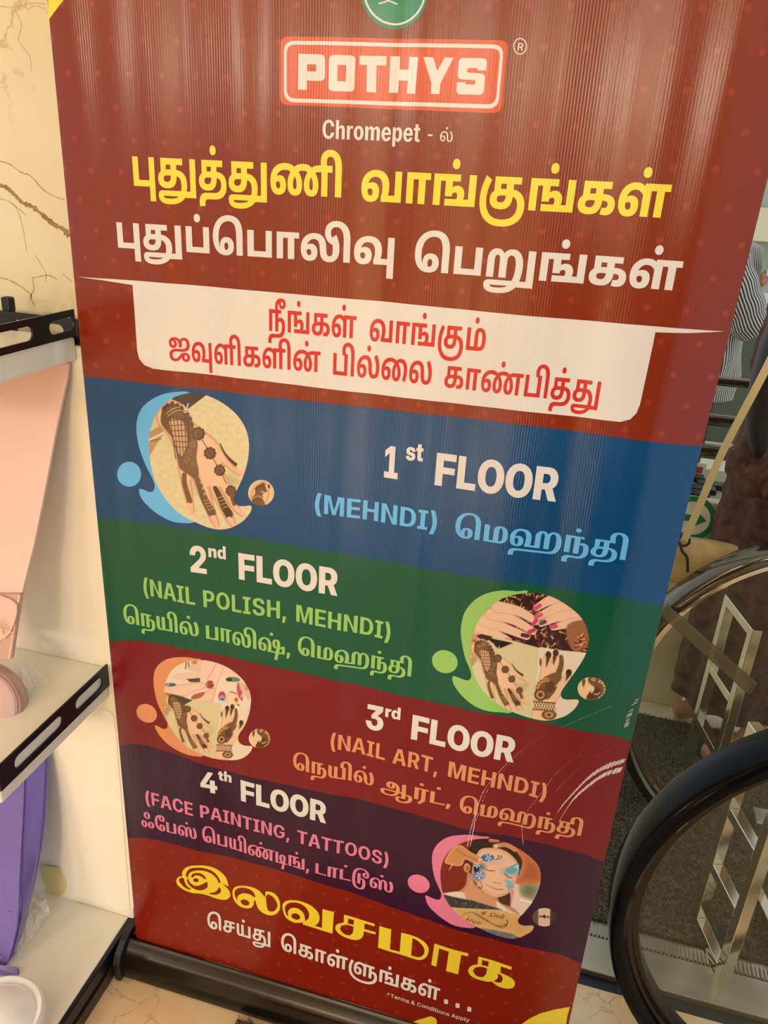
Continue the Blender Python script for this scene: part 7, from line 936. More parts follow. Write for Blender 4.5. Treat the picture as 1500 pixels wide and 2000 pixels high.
for k in range(7):
    t0 = math.pi * (k / 6.0); d = Vector((math.cos(t0), 0, math.sin(t0))); c0 = at_p(-2, 1232, -.0105); q = Vector((-d.z, 0, d.x)); L = .020 if k % 2 else .026
    fl.tube(cat([c0 + d * .005, c0 + d * L * .5 + q * .006, c0 + d * L, c0 + d * L * .5 - q * .006], 5) + [c0 + d * .005], .0005, 5)
fl.tube([at_p(-2, 1232, -.0105) + Vector((math.cos(t), 0, math.sin(t))) * .007 for t in [i * .35 for i in range(19)]], .0005, 5)
fl.build('flower_pattern', m_gold, bg)
dc = aty(-52, 1388, -.135); ax_ = Vector((.45, -.74, .50)).normalized()
MB().lathe([(0, .012), (.064, .012), (.0665, .011), (.068, .008), (.070, .009), (.074, .005), (.078, -.006), (.079, -.018), (.074, -.034), (.055, -.042), (0, -.042)], dc, ax_, 64).build('round_base', m_rose, pink, smooth=True)
MB().lathe([(0, .0145), (.060, .0142), (.0635, .0125)], dc, ax_, 64).build('lid', m_pink2, pink, smooth=True)
# crumpled clear plastic around it
def crumple(name, pts, m_, parent, seed, amp, loc=None, n=9):
    r = random.Random(seed); (a, b, c, d) = [Vector(p) for p in pts]; v = []; f = []; nr = (b - a).cross(d - a).normalized()
    for i in range(n + 1):
        for j in range(n + 1):
            u, w = i / n, j / n; p = (a * (1 - u) + b * u) * (1 - w) + (d * (1 - u) + c * u) * w
            v.append(p + nr * r.uniform(-amp, amp) + Vector((r.uniform(-1, 1), r.uniform(-1, 1), r.uniform(-1, 1))) * amp * .5)
    for i in range(n):
        for j in range(n):
            q = (i * (n + 1) + j, (i + 1) * (n + 1) + j, (i + 1) * (n + 1) + j + 1, i * (n + 1) + j + 1)
            f += [q[:3], (q[0], q[2], q[3])] if r.random() < .5 else [(q[0], q[1], q[3]), q[1:]]
    return obj(name, v, f, m_, parent, loc=loc)
m_poly = mat('clear_wrap', (250, 244, 226), rough=.12, spec=.7, alpha=.34); m_poly2 = mat('milky_wrap', (244, 236, 214), rough=.2, spec=.6, alpha=.55)
wr = aty(70, 1380, -.05)
wrap = thing('plastic_wrap', (wr.x, -.05, .691), 'crumpled clear plastic sheet beside the pink round base', 'packaging')
crumple('sheet', [aty(30, 1285, -.045), aty(92, 1318, -.02), aty(98, 1400, -.05), aty(58, 1440, -.10)], m_poly, wrap, 3, .005)
crumple('sheet', [aty(34, 1292, -.06), aty(66, 1330, -.05), aty(88, 1396, -.06), aty(60, 1432, -.10)], m_poly2, wrap, 8, .004, n=6)

# ------------------------------------------------------------------ purple plastic stand and white lidded tub on the bottom shelf
m_pur = mat('purple_plastic', (114, 98, 172), rough=.26, spec=.55); foot = atz(14, 1890, .07)
pur = thing('purple_stand', (foot.x - .05, foot.y, .069), 'tall purple moulded plastic panel with a ridge, standing on the bottom shelf', 'homeware')
rows = [(1440, -90, 52, 90), (1480, -90, 50, 89), (1540, -90, 47, 87), (1600, -90, 44.5, 83), (1660, -85, 41, 76), (1720, -75, 38, 65), (1770, -70, 36.5, 53), (1810, -66, 33, 42), (1850, -62, 24, 31), (1880, -58, 14, 23), (1890, -52, 8, 15)]
v = []; f = []
for py, xl, xm, xr in rows:
    y0 = .01 + (foot.y - .01) * (py - 1440) / 450.0
    row = [aty(xl, py, y0 + .02), aty((xl + xm) / 2, py, y0 + .003), aty(xm - 4, py, y0), aty(xm, py, y0 + .001), aty((xm + xr) / 2, py, y0 + .012), aty(xr - 2, py, y0 + .022), aty(xr, py, y0 + .027)]
    row = [low(p, .633 - .0004 * i_) for i_, p in enumerate(row)]; v += row + [p + Vector((0, .012, 0)) for p in row[::-1]]
for i in range(len(rows) - 1):
    for j in range(14): k = (j + 1) % 14; f.append((i * 14 + j, (i + 1) * 14 + j, (i + 1) * 14 + k, i * 14 + k))
f += [tuple(range(14)), tuple((len(rows) - 1) * 14 + j for j in range(14))[::-1]]
mb = MB().add(v, f); mb.build('panel', m_pur, pur, smooth=True)
rg = [low(q_, .632) for q_ in (aty(xm - 1, py, .01 + (foot.y - .01) * (py - 1440) / 450.0 - .001) for py, xl, xm, xr in rows[1:8])]
MB().tube(rg, .0022, 8).build('ridge', m_pur, pur, smooth=True)
for px, py in ((20, 1786), (0, 1872)): MB().lathe([(0, .0012), (.004, .0012), (.006, 0)], aty(px, py, .01 + (foot.y - .01) * (py - 1440) / 450.0), (0, -1, .2), 20).build('rivet', m_pur, pur, smooth=True)
ft = [atz(35, 1889, .082), atz(35, 1904, .072), atz(-60, 1904, .072), atz(-60, 1876, .082)]
MB().slab(ft, (0, -.3, 1), .01).build('foot', m_pur, pur, bevel=.001)
# tub
c1 = aty(-10, 1994, -.24); rr = (aty(88, 2012, -.24) - aty(2, 2012, -.24)).length * .78
tub = thing('white_tub', (c1.x, c1.y, .069), 'round glossy white lidded tub at the front of the bottom shelf', 'tub')
m_wt = mat('white_gloss', (255, 251, 242), rough=.18, spec=.6)
zz = c1.z
MB().lathe([(rr * .86, .069 - zz), (rr * .97, -.012), (rr * .98, -.004), (rr * .95, .0)], c1, (0, 0, 1), 64).build('body', m_wt, tub, smooth=True)
MB().lathe([(rr * 1.0, -.012), (rr * 1.02, -.004), (rr * .99, .006), (rr * .93, .010), (rr * .86, .008), (rr * .82, .003), (rr * .78, .008), (rr * .6, .020), (rr * .35, .030), (0, .034)], c1, (0, 0, 1), 64).build('lid', m_wt, tub, smooth=True)
pp = atz(80, 1800, .075)
cw = thing('crumpled_wrap', (pp.x, pp.y, .0685), 'crumpled milky plastic packaging lying behind the purple stand', 'packaging')
crumple('sheet', [atz(40, 1738, .10), atz(84, 1742, .12), atz(98, 1786, .088), atz(30, 1860, .082)], m_poly2, cw, 11, .006, n=6)
crumple('sheet', [atz(60, 1745, .09), atz(99, 1780, .080), atz(36, 1868, .079), atz(20, 1830, .10)], m_poly, cw, 12, .004, n=5)
MB().slab([atz(76, 1690, .16), atz(115, 1695, .16), atz(150, 1756, .0715), atz(92, 1745, .0715)], (0, -1, .3), .001).build('folded_flap', mat('flap_yellow', (232, 214, 148), .4), cw)

# ------------------------------------------------------------------ mats and floor plates
def mat_thing(x0, x1, y0, y1, label, n, seed, col, z0=0.0):
    t = thing('floor_mat', ((x0 + x1) / 2, (y0 + y1) / 2, z0), label, 'mat'); MB().box(x0, x1, y0, y1, z0, z0 + .006).build('backing', mat('mat_backing', (70, 60, 46), .9), t)
    r = random.Random(seed); v = []; f = []
    for _ in range(n):
        x, y, a = r.uniform(x0, x1), r.uniform(y0, y1), r.uniform(0, 6.28); d = Vector((math.cos(a), math.sin(a), 0)); q = Vector((-d.y, d.x, 0)) * .0009; b = Vector((x, y, z0 + .005)); k = len(v)
        m1 = b + d * .004 + Vector((0, 0, .006)); e = b + d * .010 + Vector((0, 0, .005)) + q * r.uniform(-3, 3)
        v += [b - q, b + q, m1 + q, m1 - q, e + q * .6, e - q * .6]; f += [(k, k + 1, k + 2, k + 3), (k + 3, k + 2, k + 4, k + 5)]
    o = obj('pile', v, f, col, t); o['kind'] = 'stuff'; return t
m_pile = mat('pile_brown', (124, 108, 80), .95, noise_amt=.45, nscale=40)
mat_thing(-.455, .12, -.34, -.0475, 'grey-brown looped doormat on the marble floor in front of the banner', 9000, 1, m_pile)
mat_thing(.02, .98, .40, 1.22, 'grey-brown shaggy mat at the escalator landing', 36000, 2, m_pile)
m_steel = mat('brushed_steel', (196, 184, 158), rough=.3, metal=.85, noise_amt=.15, nscale=3, stretch=(1, 8, 8)); m_dark = mat('dark_channel', (30, 32, 30), .35)
struct(MB().box(-.3, 3.4, .235, .266, -.04, -.012).build('trim_1', m_dark)); struct(MB().box(-.3, 3.4, .268, .355, -.04, .003).build('trim_2', m_steel, bevel=.002))
comb = MB()
for i in range(170): x = .0 + i * .0085; comb.box(x, x + .0045, .357, .385, -.01, .006 + .002 * (i % 2))
comb.box(-.3, 3.4, .357, .398, -.04, .0)
c_ = thing('comb_plate', (.6, .37, 0), 'toothed steel comb strip along the edge of the escalator mat', 'comb plate'); comb.build('teeth', m_steel, c_)
m_tile = marble('far_marble', (240, 226, 186), (206, 176, 126), .5, .15)
struct(MB().box(-3.4, 6, .34, 9, -.1, -.011).build('floor', m_tile)); struct(MB().box(.9, 3.6, -.9, .234, -.1, .0).build('floor', m_floor))

# ------------------------------------------------------------------ the escalator end: two glass balustrades with handrails
m_rub = mat('handrail_rubber', (14, 13, 12), rough=.10, spec=.25, ior=1.25); m_rub2 = mat('handrail_bronze', (96, 88, 70), rough=.12, metal=.8)
m_chr = mat('chrome', (226, 212, 180), rough=.10, metal=.95, noise_amt=.2, nscale=8); m_chrd = mat('dark_chrome', (58, 50, 40), rough=.2, metal=.85)
m_glass = mat('balustrade_glass', (120, 116, 84), rough=.0, spec=.5, alpha=.09)
esc = thing('escalator', (.9, .47, 0), 'escalator end with curved black handrails over clear glass balustrades, right of the banner', 'escalator')
def balustrade(cx, cz, r, y, belt, chan, nm):
    path = []; X1 = 3.3
    tl = -math.asin(min(1, max(-1, (cz - .02) / r)))                 # where the curve meets the floor
    def add(x, z, nx_, nz_): path.append(((x, y, z), Vector((0, 1, 0)), Vector((nx_, 0, nz_))))
    add(X1, cz + r, 0, 1); add(2.0, cz + r, 0, 1); add(1.2, cz + r, 0, 1); n = 44; t0, t1 = math.pi / 2, math.pi - tl
    for k in range(n + 1): t = t0 + (t1 - t0) * k / n; add(cx + r * math.cos(t), cz + r * math.sin(t), math.cos(t), math.sin(t))
    m = MB(); m.sweep(path, [(-.028, 0), (-.038, -.004), (-.043, -.014), (-.042, -.026), (-.034, -.033), (.034, -.033), (.042, -.026), (.043, -.014), (.038, -.004), (.028, 0)]); m.build('handrail', belt, esc, smooth=True, label=nm)
    m = MB(); m.sweep(path, [(-.027, -.0335), (-.027, -.041), (-.016, -.043), (-.016, -.052), (.016, -.052), (.016, -.043), (.027, -.041), (.027, -.0335)]); m.build('handrail_guide', chan, esc)
    q = [(p[0][0] - p[2].x * .050, p[0][2] - p[2].z * .050) for p in path]; q = [p for p in q if p[1] > .0] + [(q[-1][0] + .02, 0.0), (X1, 0.0)]
    MB().slab([(a, y - .005, b) for a, b in q], (0, -1, 0), .010).build('glass_panel', m_glass, esc)
balustrade(.655, .405, .465, .12, m_rub, m_chrd, 'black rubber handrail'); balustrade(.705, .37, .490, .82, m_rub2, m_chr, 'dark bronze handrail')
for y in (.12, .82): MB().box(.62, 3.3, y - .03, y + .03, .0, .045).build('skirt', m_steel, esc, bevel=.003)
# square-tube steel ladders that hold the balustrades
def ladder(pn, pf, top, rungs, label):
    pn, pf = Vector((pn[0], pn[1], 0)), Vector((pf[0], pf[1], 0)); t = thing('steel_ladder_frame', ((pn.x + pf.x) / 2, (pn.y + pf.y) / 2, 0), label, 'metal frame', 'square-tube frames inside the escalator'); d = (pf - pn).normalized(); w = .024
    for p in (pn, pf): MB().bar((p.x, p.y, 0), (p.x, p.y, top - (w * .9)), w, w, up=d).build('post', m_chr, t, bevel=.0015)
    for k, z in enumerate([top] + list(rungs)):
        e = d * (w / 2 if k == 0 else -w / 2); MB().bar(pn + Vector((0, 0, z - w / 2)) - e, pf + Vector((0, 0, z - w / 2)) + e, w, w).build('top_bar' if k == 0 else 'rung', m_chr, t, bevel=.0015)
ladder((.508, .848), (.472, 1.0), .575, [.37, .195], 'taller-looking chrome square-tube frame behind the far glass')
ladder((.487, .335), (.45, .465), .56, [.355, .195, .03], 'chrome square-tube frame close behind the near glass')
ladder((.62, .40), (.585, .56), .50, [.35, .20, .05], 'chrome square-tube frame at the right edge behind the near glass')
# inclined glazing bar and low glass pane between the balustrades
a, b = aty(1296, 1190, .785), aty(1470, 1345, .60)
bar_ = thing('glazing_bar', tuple(b), 'slanting bronze-tinted flat bar under the far handrail', 'metal bar'); MB().bar(a, b, .008, .036).build('bar', mat('bronze_bar', (128, 108, 82), .15, metal=.5, alpha=.7), bar_, bevel=.002)

# ------------------------------------------------------------------ steel railing, sign and counter behind
m_tube = mat('railing_steel', (120, 112, 98), rough=.18, metal=.9)
rl = thing('steel_railing', (1.0, 1.62, 0), 'polished round-tube steel railing behind the person in brown', 'railing')
for (x0, y0, x1, y1, r) in ((1440, 748, 1480, 751, .016), (1340, 817, 1480, 826, .020), (1330, 877, 1480, 891, .024)):
    a, b = aty(x0, y0, 1.62), aty(x1, y1, 1.62); z = (a.z + b.z) / 2; MB().tube([(.1, 1.62, z), (2.6, 1.62, z)], r, 16).build('rail_tube', m_tube, rl, smooth=True)
for x in (.2, 1.3, 2.5): MB().tube([(x, 1.62, -.011), (x, 1.62, aty(1460, 749, 1.62).z)], .022, 14).build('post', m_tube, rl, smooth=True)
sg = aty(1352, 1012, 1.30); m_grn = mat('sign_green', (28, 128, 76), .4); m_sgw = mat('sign_white', (238, 232, 206), .4)
sign = thing('direction_sign', (sg.x, 1.32, -.011), 'round white escalator direction sign with green ring and arrow, behind the far handrail', 'sign')
rad = (aty(1400, 1012, 1.30) - sg).length; nn_ = Vector((.0, -1, .25)).normalized()
MB().lathe([(0, .002), (rad, .002), (rad, -.004), (0, -.004)], sg, nn_, 48).build('disc', m_sgw, sign); u_ = Vector((1, 0, 0)); w_ = nn_.cross(u_) * -1
MB().lathe([(rad * .74, .0035), (rad * .98, .0035), (rad * .98, .0022), (rad * .74, .0022)], sg, nn_, 48).build('ring', m_grn, sign)
arr = [(-.45, -.14), (.0, -.14), (.0, -.42), (.58, -.02), (.05, .40), (.02, .14), (-.45, .14)]
MB().slab([sg + u_ * a * rad + Vector((0, -.25, -1)).normalized() * -b * rad + nn_ * .0045 for a, b in arr], nn_, .002).build('arrow', m_grn, sign)
MB().box(sg.x - .14, sg.x + .10, 1.318, 1.36, -.011, sg.z + .05).build('stand_box', mat('stand_ivory', (226, 214, 172), .5), sign, bevel=.004)
ct = aty(1380, 930, 1.9)
counter = thing('display_counter', (ct.x, 2.0, -.011), 'low grey-green display counter with black trays, beyond the steel railing', 'counter')
MB().box(ct.x - .5, ct.x + .35, 1.75, 2.15, -.011, ct.z - .05).build('body', mat('counter_grey', (150, 146, 112), .5), counter, bevel=.005)
for i, (px, py) in enumerate(((1372, 915), (1378, 945), (1400, 935), (1352, 950))):
    p = aty(px, py, 1.75 + .05 * i); MB().box(p.x - .05, p.x + .05, 1.78 + .06 * i, 1.83 + .06 * i, ct.z - .051, ct.z - .03).build('tray', mat('tray_black', (40, 40, 34), .3), counter, bevel=.003)
p = aty(1383, 905, 1.8); MB().box(p.x - .04, p.x + .04, 2.05, 2.052, ct.z - .05, ct.z + .0).build('price_card', mat('card_white', (232, 226, 206), .6), counter); MB().box(p.x - .03, p.x + .03, 2.0478, 2.0495, ct.z - .04, ct.z - .015).build('red_frame', mat('card_red', (190, 60, 50), .6), counter)
pg = thing('pale_panel', (aty(1420, 1000, 1.46).x, 1.46, -.011), 'upright pale bluish panel between the sign and the person in brown', 'panel')
q0, q1 = aty(1438, 888, 1.46), aty(1402, 1110, 1.46); MB().slab([aty(1428, 888, 1.46), q0 + Vector((.05, 0, 0)), (q1.x + .10, 1.46, -.011), (q1.x - .02, 1.46, -.011), q1], (0, -1, 0), .01).build('sheet', mat('pale_blue', (206, 214, 200), .4), pg)
# far wall with glass
struct(MB().box(-3.4, 8, 8.8, 9.0, -.1, 5).build('wall_back_far', mat('far_cream', (236, 226, 192), .7)))
win = struct(MB().box(1.2, 5.2, 8.74, 8.78, .2, 3.0).build('window_1', mat('far_glass', (170, 184, 166), .08, spec=.8)))
for x in (1.2, 2.2, 3.2, 4.2, 5.2): MB().box(x - .03, x + .03, 8.70, 8.745, .1, 3.05).build('mullion', mat('mullion', (226, 214, 180), .5), win)

# veins of the marble wall, inlaid
vm = mat('marble_vein', (176, 132, 62), .3, noise_amt=.35, nscale=60); vm2 = mat('marble_vein_fine', (190, 156, 100), .3); z5 = lambda x, y: (x / 5.0, 500 + y / 5.0)
wall_b = bpy.data.objects['wall_back']
def vein(pts, w, m_):
    P = [aty(p[0], p[1], .1198) for p in pts]; q = cat(P, 6, False); n = len(q); v = []; f = []; r = random.Random(int(pts[0][1]))
    for i, p in enumerate(q):
        d = (q[min(i + 1, n - 1)] - q[max(i - 1, 0)]).normalized(); s_ = Vector((-d.z, 0, d.x)) * (w[0] + (w[1] - w[0]) * i / n) * r.uniform(.5, 1.3) * .00042; v += [p + s_, p - s_]
    for i in range(n - 1): f.append((2 * i, 2 * i + 1, 2 * i + 3, 2 * i + 2))
    obj('vein', v, f, m_, wall_b)
vein([(0, 362), (12, 366), (28, 380), (44, 396), (60, 402), (74, 412), (90, 426), (108, 440), (124, 448), (135, 462)], (7, 11), vm)
vein([(20, 395), (34, 410), (46, 452), (52, 492)], (1.5, 1), vm2); vein([(-5, 388), (15, 392), (36, 408), (50, 420)], (2, 1.5), vm2)
vein([(0, 315), (18, 320), (40, 336), (60, 344), (84, 370), (108, 384), (126, 390)], (2, 1.5), vm)
for p_, w_ in (([(0, 215), (60, 225), (120, 250), (200, 295), (260, 340), (300, 372), (305, 410)], (2, 3)), ([(320, 205), (325, 270), (330, 330), (305, 372), (300, 410)], (2.5, 3)), ([(300, 410), (318, 450), (345, 500)], (2.5, 1)), ([(320, 212), (380, 204), (430, 190), (480, 190), (520, 208), (555, 228)], (2, 2.5)), ([(345, -10), (380, 50), (420, 120), (450, 188), (440, 250)], (1.5, 1.5)), ([(610, 175), (660, 215), (705, 252)], (1.5, 1.5))): vein([z5(*p) for p in p_], w_, vm2)
vein([(0, 12), (30, 14), (60, 6), (90, 8)], (1.5, 1), vm2); vein([(30, 20), (42, 50), (36, 80), (58, 110), (60, 140)], (1, 1), vm2)

q0, q1 = aty(1480, 470, 8.6), aty(1480, 405, 8.6); struct(MB().box(1.0, 5.4, 8.5, 8.68, q0.z, q1.z).build('trim_6', mat('cream_beam', (232, 220, 184), .5)))
q0, q1 = aty(1480, 640, 4.6), aty(1480, 590, 4.6)
kc = thing('far_counter', (q0.x + .5, 4.7, -.011), 'long dark green-grey counter far behind the person in the striped shirt', 'counter'); MB().box(q0.x - .8, q0.x + 2.2, 4.6, 4.9, -.011, q1.z).build('body', mat('counter_dark', (84, 88, 72), .35), kc, bevel=.01); MB().box(q0.x - .85, q0.x + 2.25, 4.57, 4.93, q1.z, q1.z + .03).build('worktop', mat('counter_top', (214, 206, 176), .3), kc, bevel=.005)
# ------------------------------------------------------------------ people
def skin(name, nodes, links, m_, parent, sub=2):
    """one continuous body: nodes = {name: (point, radius)}; links join them; first node is the root"""
    keys = list(nodes); bm = bmesh.new(); vs = {k: bm.verts.new(Vector(nodes[k][0]) - org(parent)) for k in keys}
    for a, b in links: bm.edges.new((vs[a], vs[b]))
    me = bpy.data.meshes.new(name); bm.to_mesh(me); bm.free(); o = bpy.data.objects.new(name, me); C.objects.link(o); o.parent = parent; ORG[o.name] = org(parent); me.materials.append(m_)
    s = o.modifiers.new('skin', 'SKIN'); s.use_smooth_shade = True
    for i, k in enumerate(keys):
        r = nodes[k][1]; r = r if isinstance(r, tuple) else (r, r); me.skin_vertices[0].data[i].radius = r; me.skin_vertices[0].data[i].use_root = (i == 0)
    u = o.modifiers.new('sub', 'SUBSURF'); u.levels = u.render_levels = sub; return o
def hand(N, L, key, wrist, d, side, s=1.0, curl=.5):
    """palm with four fingers and a thumb, from the wrist along d"""
    d = Vector(d).normalized(); side = Vector(side).normalized(); nrm = d.cross(side).normalized(); w = Vector(wrist)
    N[key + 'palm'] = (w + d * .045 * s, (.034 * s, .016 * s)); L.append((key, key + 'palm'))
    for i, (o, l) in enumerate(((-.030, .065), (-.010, .076), (.010, .070), (.028, .054))):
        b = w + d * .082 * s + side * o * s; k = key + 'f%d' % i
        N[k + 'a'] = (b, .0098 * s); N[k + 'b'] = (b + (d + nrm * curl * .5) .normalized() * l * .5 * s, .0088 * s); N[k + 'c'] = (N[k + 'b'][0] + (d * .6 + nrm * curl).normalized() * l * .5 * s, .0072 * s)
        L += [(key + 'palm', k + 'a'), (k + 'a', k + 'b'), (k + 'b', k + 'c')]
    N[key + 'ta'] = (w + d * .03 * s - side * .040 * s, .012 * s); N[key + 'tb'] = (w + d * .062 * s - side * .056 * s + nrm * .012 * s, .0098 * s); L += [(key + 'palm', key + 'ta'), (key + 'ta', key + 'tb')]
def rings(rows, n=48, fn=None):
    """garment from elliptical rings (centre, rx, ry)"""
    v = []; f = []
    for j, (c, rx, ry) in enumerate(rows):
        for k in range(n):
            t = 2 * math.pi * k / n; p = Vector((c[0] + rx * math.cos(t), c[1] + ry * math.sin(t), c[2]))
            if fn: p = fn(p, t, j / (len(rows) - 1), Vector((math.cos(t), math.sin(t), 0)))
            v.append(p)
    for j in range(len(rows) - 1):
        for k in range(n): l = (k + 1) % n; f.append((j * n + k, j * n + l, (j + 1) * n + l, (j + 1) * n + k))
    return v, f
def lerp_rows(R_, m_):
    out = []
    for (c0, a0, b0), (c1, a1, b1) in zip(R_, R_[1:]):
        for i in range(m_): t = i / m_; out.append((tuple(c0[k] + (c1[k] - c0[k]) * t for k in range(3)), a0 + (a1 - a0) * t, b0 + (b1 - b0) * t))
    return out + [R_[-1]]
m_skin = mat('skin', (196, 138, 100), .5); m_hair = mat('dark_hair', (40, 26, 20), .45, noise_amt=.4, nscale=30, stretch=(6, 6, .6)); m_shoe = mat('shoe', (30, 26, 24), .5)
def body(t, cx, cy, g, H, facing, lh, rh, lhand, rhand, skin_m, lean=0.0, spread=.09):
    """standing figure; facing is the direction the person looks in; lh / rh are elbow and wrist points"""
    f_ = Vector((math.cos(facing), math.sin(facing), 0)); s_ = Vector((-f_.y, f_.x, 0)); h = H / 1.6; b = Vector((cx, cy, g)); N = {}; L = []
    P = lambda s, f, z: b + s_ * s * h + f_ * (f * h + lean * z * .2) + Vector((0, 0, z * h))
    N['pelvis'] = (P(0, 0, .88), (.13 * h, .10 * h)); N['waist'] = (P(0, 0, 1.02), (.115 * h, .085 * h)); N['chest'] = (P(0, .01, 1.20), (.135 * h, .10 * h)); N['neck0'] = (P(0, 0, 1.33), (.075 * h, .06 * h)); N['neck'] = (P(0, .01, 1.39), .046 * h)
    N['head0'] = (P(0, .02, 1.45), (.062 * h, .072 * h)); N['head'] = (P(0, .02, 1.53), (.074 * h, .088 * h)); N['crown'] = (P(0, .01, 1.575), (.055 * h, .065 * h))
    L += [('pelvis', 'waist'), ('waist', 'chest'), ('chest', 'neck0'), ('neck0', 'neck'), ('neck', 'head0'), ('head0', 'head'), ('head', 'crown')]
    for k, sg_, (el, wr_), hd in (('l', 1, lh, lhand), ('r', -1, rh, rhand)):
        N[k + 'hip'] = (P(.085 * sg_, 0, .80), .082 * h); N[k + 'knee'] = (P(spread * sg_, .015, .45), .055 * h); N[k + 'calf'] = (P(spread * sg_, -.01, .30), .050 * h); N[k + 'ankle'] = (P(spread * sg_, -.02, .07), .034 * h); N[k + 'toe'] = (P((spread + .01) * sg_, .13, .025), (.036 * h, .022 * h))
        L += [('pelvis', k + 'hip'), (k + 'hip', k + 'knee'), (k + 'knee', k + 'calf'), (k + 'calf', k + 'ankle'), (k + 'ankle', k + 'toe')]
        N[k + 'sh'] = (P(.165 * sg_, 0, 1.29), .050 * h); N[k + 'el'] = (Vector(el), .037 * h); N[k + 'wr'] = (Vector(wr_), .025 * h); L += [('chest', k + 'sh'), (k + 'sh', k + 'el'), (k + 'el', k + 'wr')]
        hand(N, L, k + 'wr', wr_, hd[0], hd[1], .95 * h)
    o = skin('body', N, L, skin_m, t); hd = N['head'][0]; e = []
    for sg_ in (1, -1):
        p = hd + f_ * .082 * h + s_ * .030 * h * sg_ + Vector((0, 0, -.012 * h)); MB().lathe([(0, .006), (.007, .004), (.010, 0)], p, f_, 14).build('eye', mat('eye_dark', (40, 30, 26), .3), t)
        q = hd + s_ * .080 * h * sg_ + Vector((0, 0, -.02 * h)); MB().lathe([(0, .006), (.012, .008), (.02, .0)], q, s_ * sg_, 14).build('ear', skin_m, t)
    m = MB(); m.tube([hd + f_ * .082 * h + Vector((0, 0, -.005 * h)), hd + f_ * .100 * h + Vector((0, 0, -.035 * h)), hd + f_ * .084 * h + Vector((0, 0, -.045 * h))], [.006, .011, .008], 10).build('nose', skin_m, t, smooth=True)
    MB().tube([hd + f_ * .078 * h + s_ * .022 * h + Vector((0, 0, -.066 * h)), hd + f_ * .084 * h + Vector((0, 0, -.068 * h)), hd + f_ * .078 * h - s_ * .022 * h + Vector((0, 0, -.066 * h))], .0045, 8).build('mouth', mat('lips', (160, 84, 74), .5), t, smooth=True)
    return N, f_, s_, h
# person in the brown crochet dress, behind the far handrail
bx_, by_ = .605, 1.20
w1 = thing('person', (bx_, by_, -.011), 'person in a long brown crochet dress with dark hair, standing behind the far handrail', 'person')
we = aty(1472, 905, 1.03); wl = aty(1560, 960, .95)
N, f_, s_, h = body(w1, bx_, by_, -.011, 1.60, math.radians(200), (tuple(we), tuple(wl)), ((.76, 1.44, 1.02), (.74, 1.46, .80)), ((1, -.1, -.4), (0, 1, 0)), ((-.2, 0, -1), (0, 1, 0)), m_skin)
m_cro = mat('brown_crochet', (104, 66, 46), .85, col2=(66, 40, 28), nscale=34, bump=1.0, bscale=70)
def cro(p, t, w, d): return p + d * (.010 * math.sin(t * 9 + w * 3) * w + .006 * noise.noise(p * 18) + .006 * max(0, noise.cell(p * 55)) * (1 if w < .9 else .3))
rows = lerp_rows([((.585, 1.19, .16), .165, .15), ((.59, 1.20, .45), .16, .15), ((.60, 1.20, .70), .165, .15), ((.605, 1.20, .88), .165, .145), ((.605, 1.20, 1.04), .155, .13), ((.605, 1.20, 1.18), .18, .13), ((.605, 1.20, 1.29), .17, .11), ((.605, 1.20, 1.345), .085, .075)], 12)
v, f = rings(rows[::-1], 110, lambda p, t, w, d: cro(p, t, w, d)); obj('dress', v, f, m_cro, w1, smooth=True)
for k in 'lr':
    a, b, c = (Vector(N[k + j][0]) for j in ('sh', 'el', 'wr')); q = b + (c - b) * .82
    pts = cat([a, a * .5 + b * .5, b, b * .45 + q * .55, q], 6, False); MB().tube(pts, [.075 + .004 * math.sin(i * 2.2) - .020 * i / len(pts) for i in range(len(pts))], 22, cap=False).build('sleeve', m_cro, w1, smooth=True)
hd = N['head'][0]
v, f = rings([((hd.x + .01, hd.y + .005, hd.z + .105), .02, .02), ((hd.x + .015, hd.y + .01, hd.z + .095), .062, .062), ((hd.x + .02, hd.y + .01, hd.z + .05), .094, .094), ((hd.x + .028, hd.y + .012, hd.z - .01), .092, .098), ((hd.x + .03, hd.y + .015, hd.z - .10), .085, .105), ((hd.x + .03, hd.y + .02, hd.z - .22), .09, .12), ((hd.x + .05, hd.y + .02, hd.z - .38), .10, .12), ((hd.x + .08, hd.y + .02, hd.z - .50), .07, .09)], 40, lambda p, t, w, d: p + d * .006 * math.sin(t * 17))
obj('hair', v, f, m_hair, w1, smooth=True)
# long front lock that hangs over the shoulder towards the railing
lk = [aty(1600, 560, .98), aty(1556, 650, .96), aty(1520, 730, .95), aty(1492, 800, .95), aty(1482, 850, .95), aty(1480, 895, .96)]
MB().tube(cat(lk, 6, False), [.045, .052, .056, .060, .062, .063, .064, .064, .063, .062, .060, .058, .056, .054, .051, .048, .046, .044, .041, .038, .035, .033, .030, .028, .026, .023, .020, .017, .014, .010, .004][:len(cat(lk, 6, False))], 18).build('hair_lock', m_hair, w1, smooth=True)
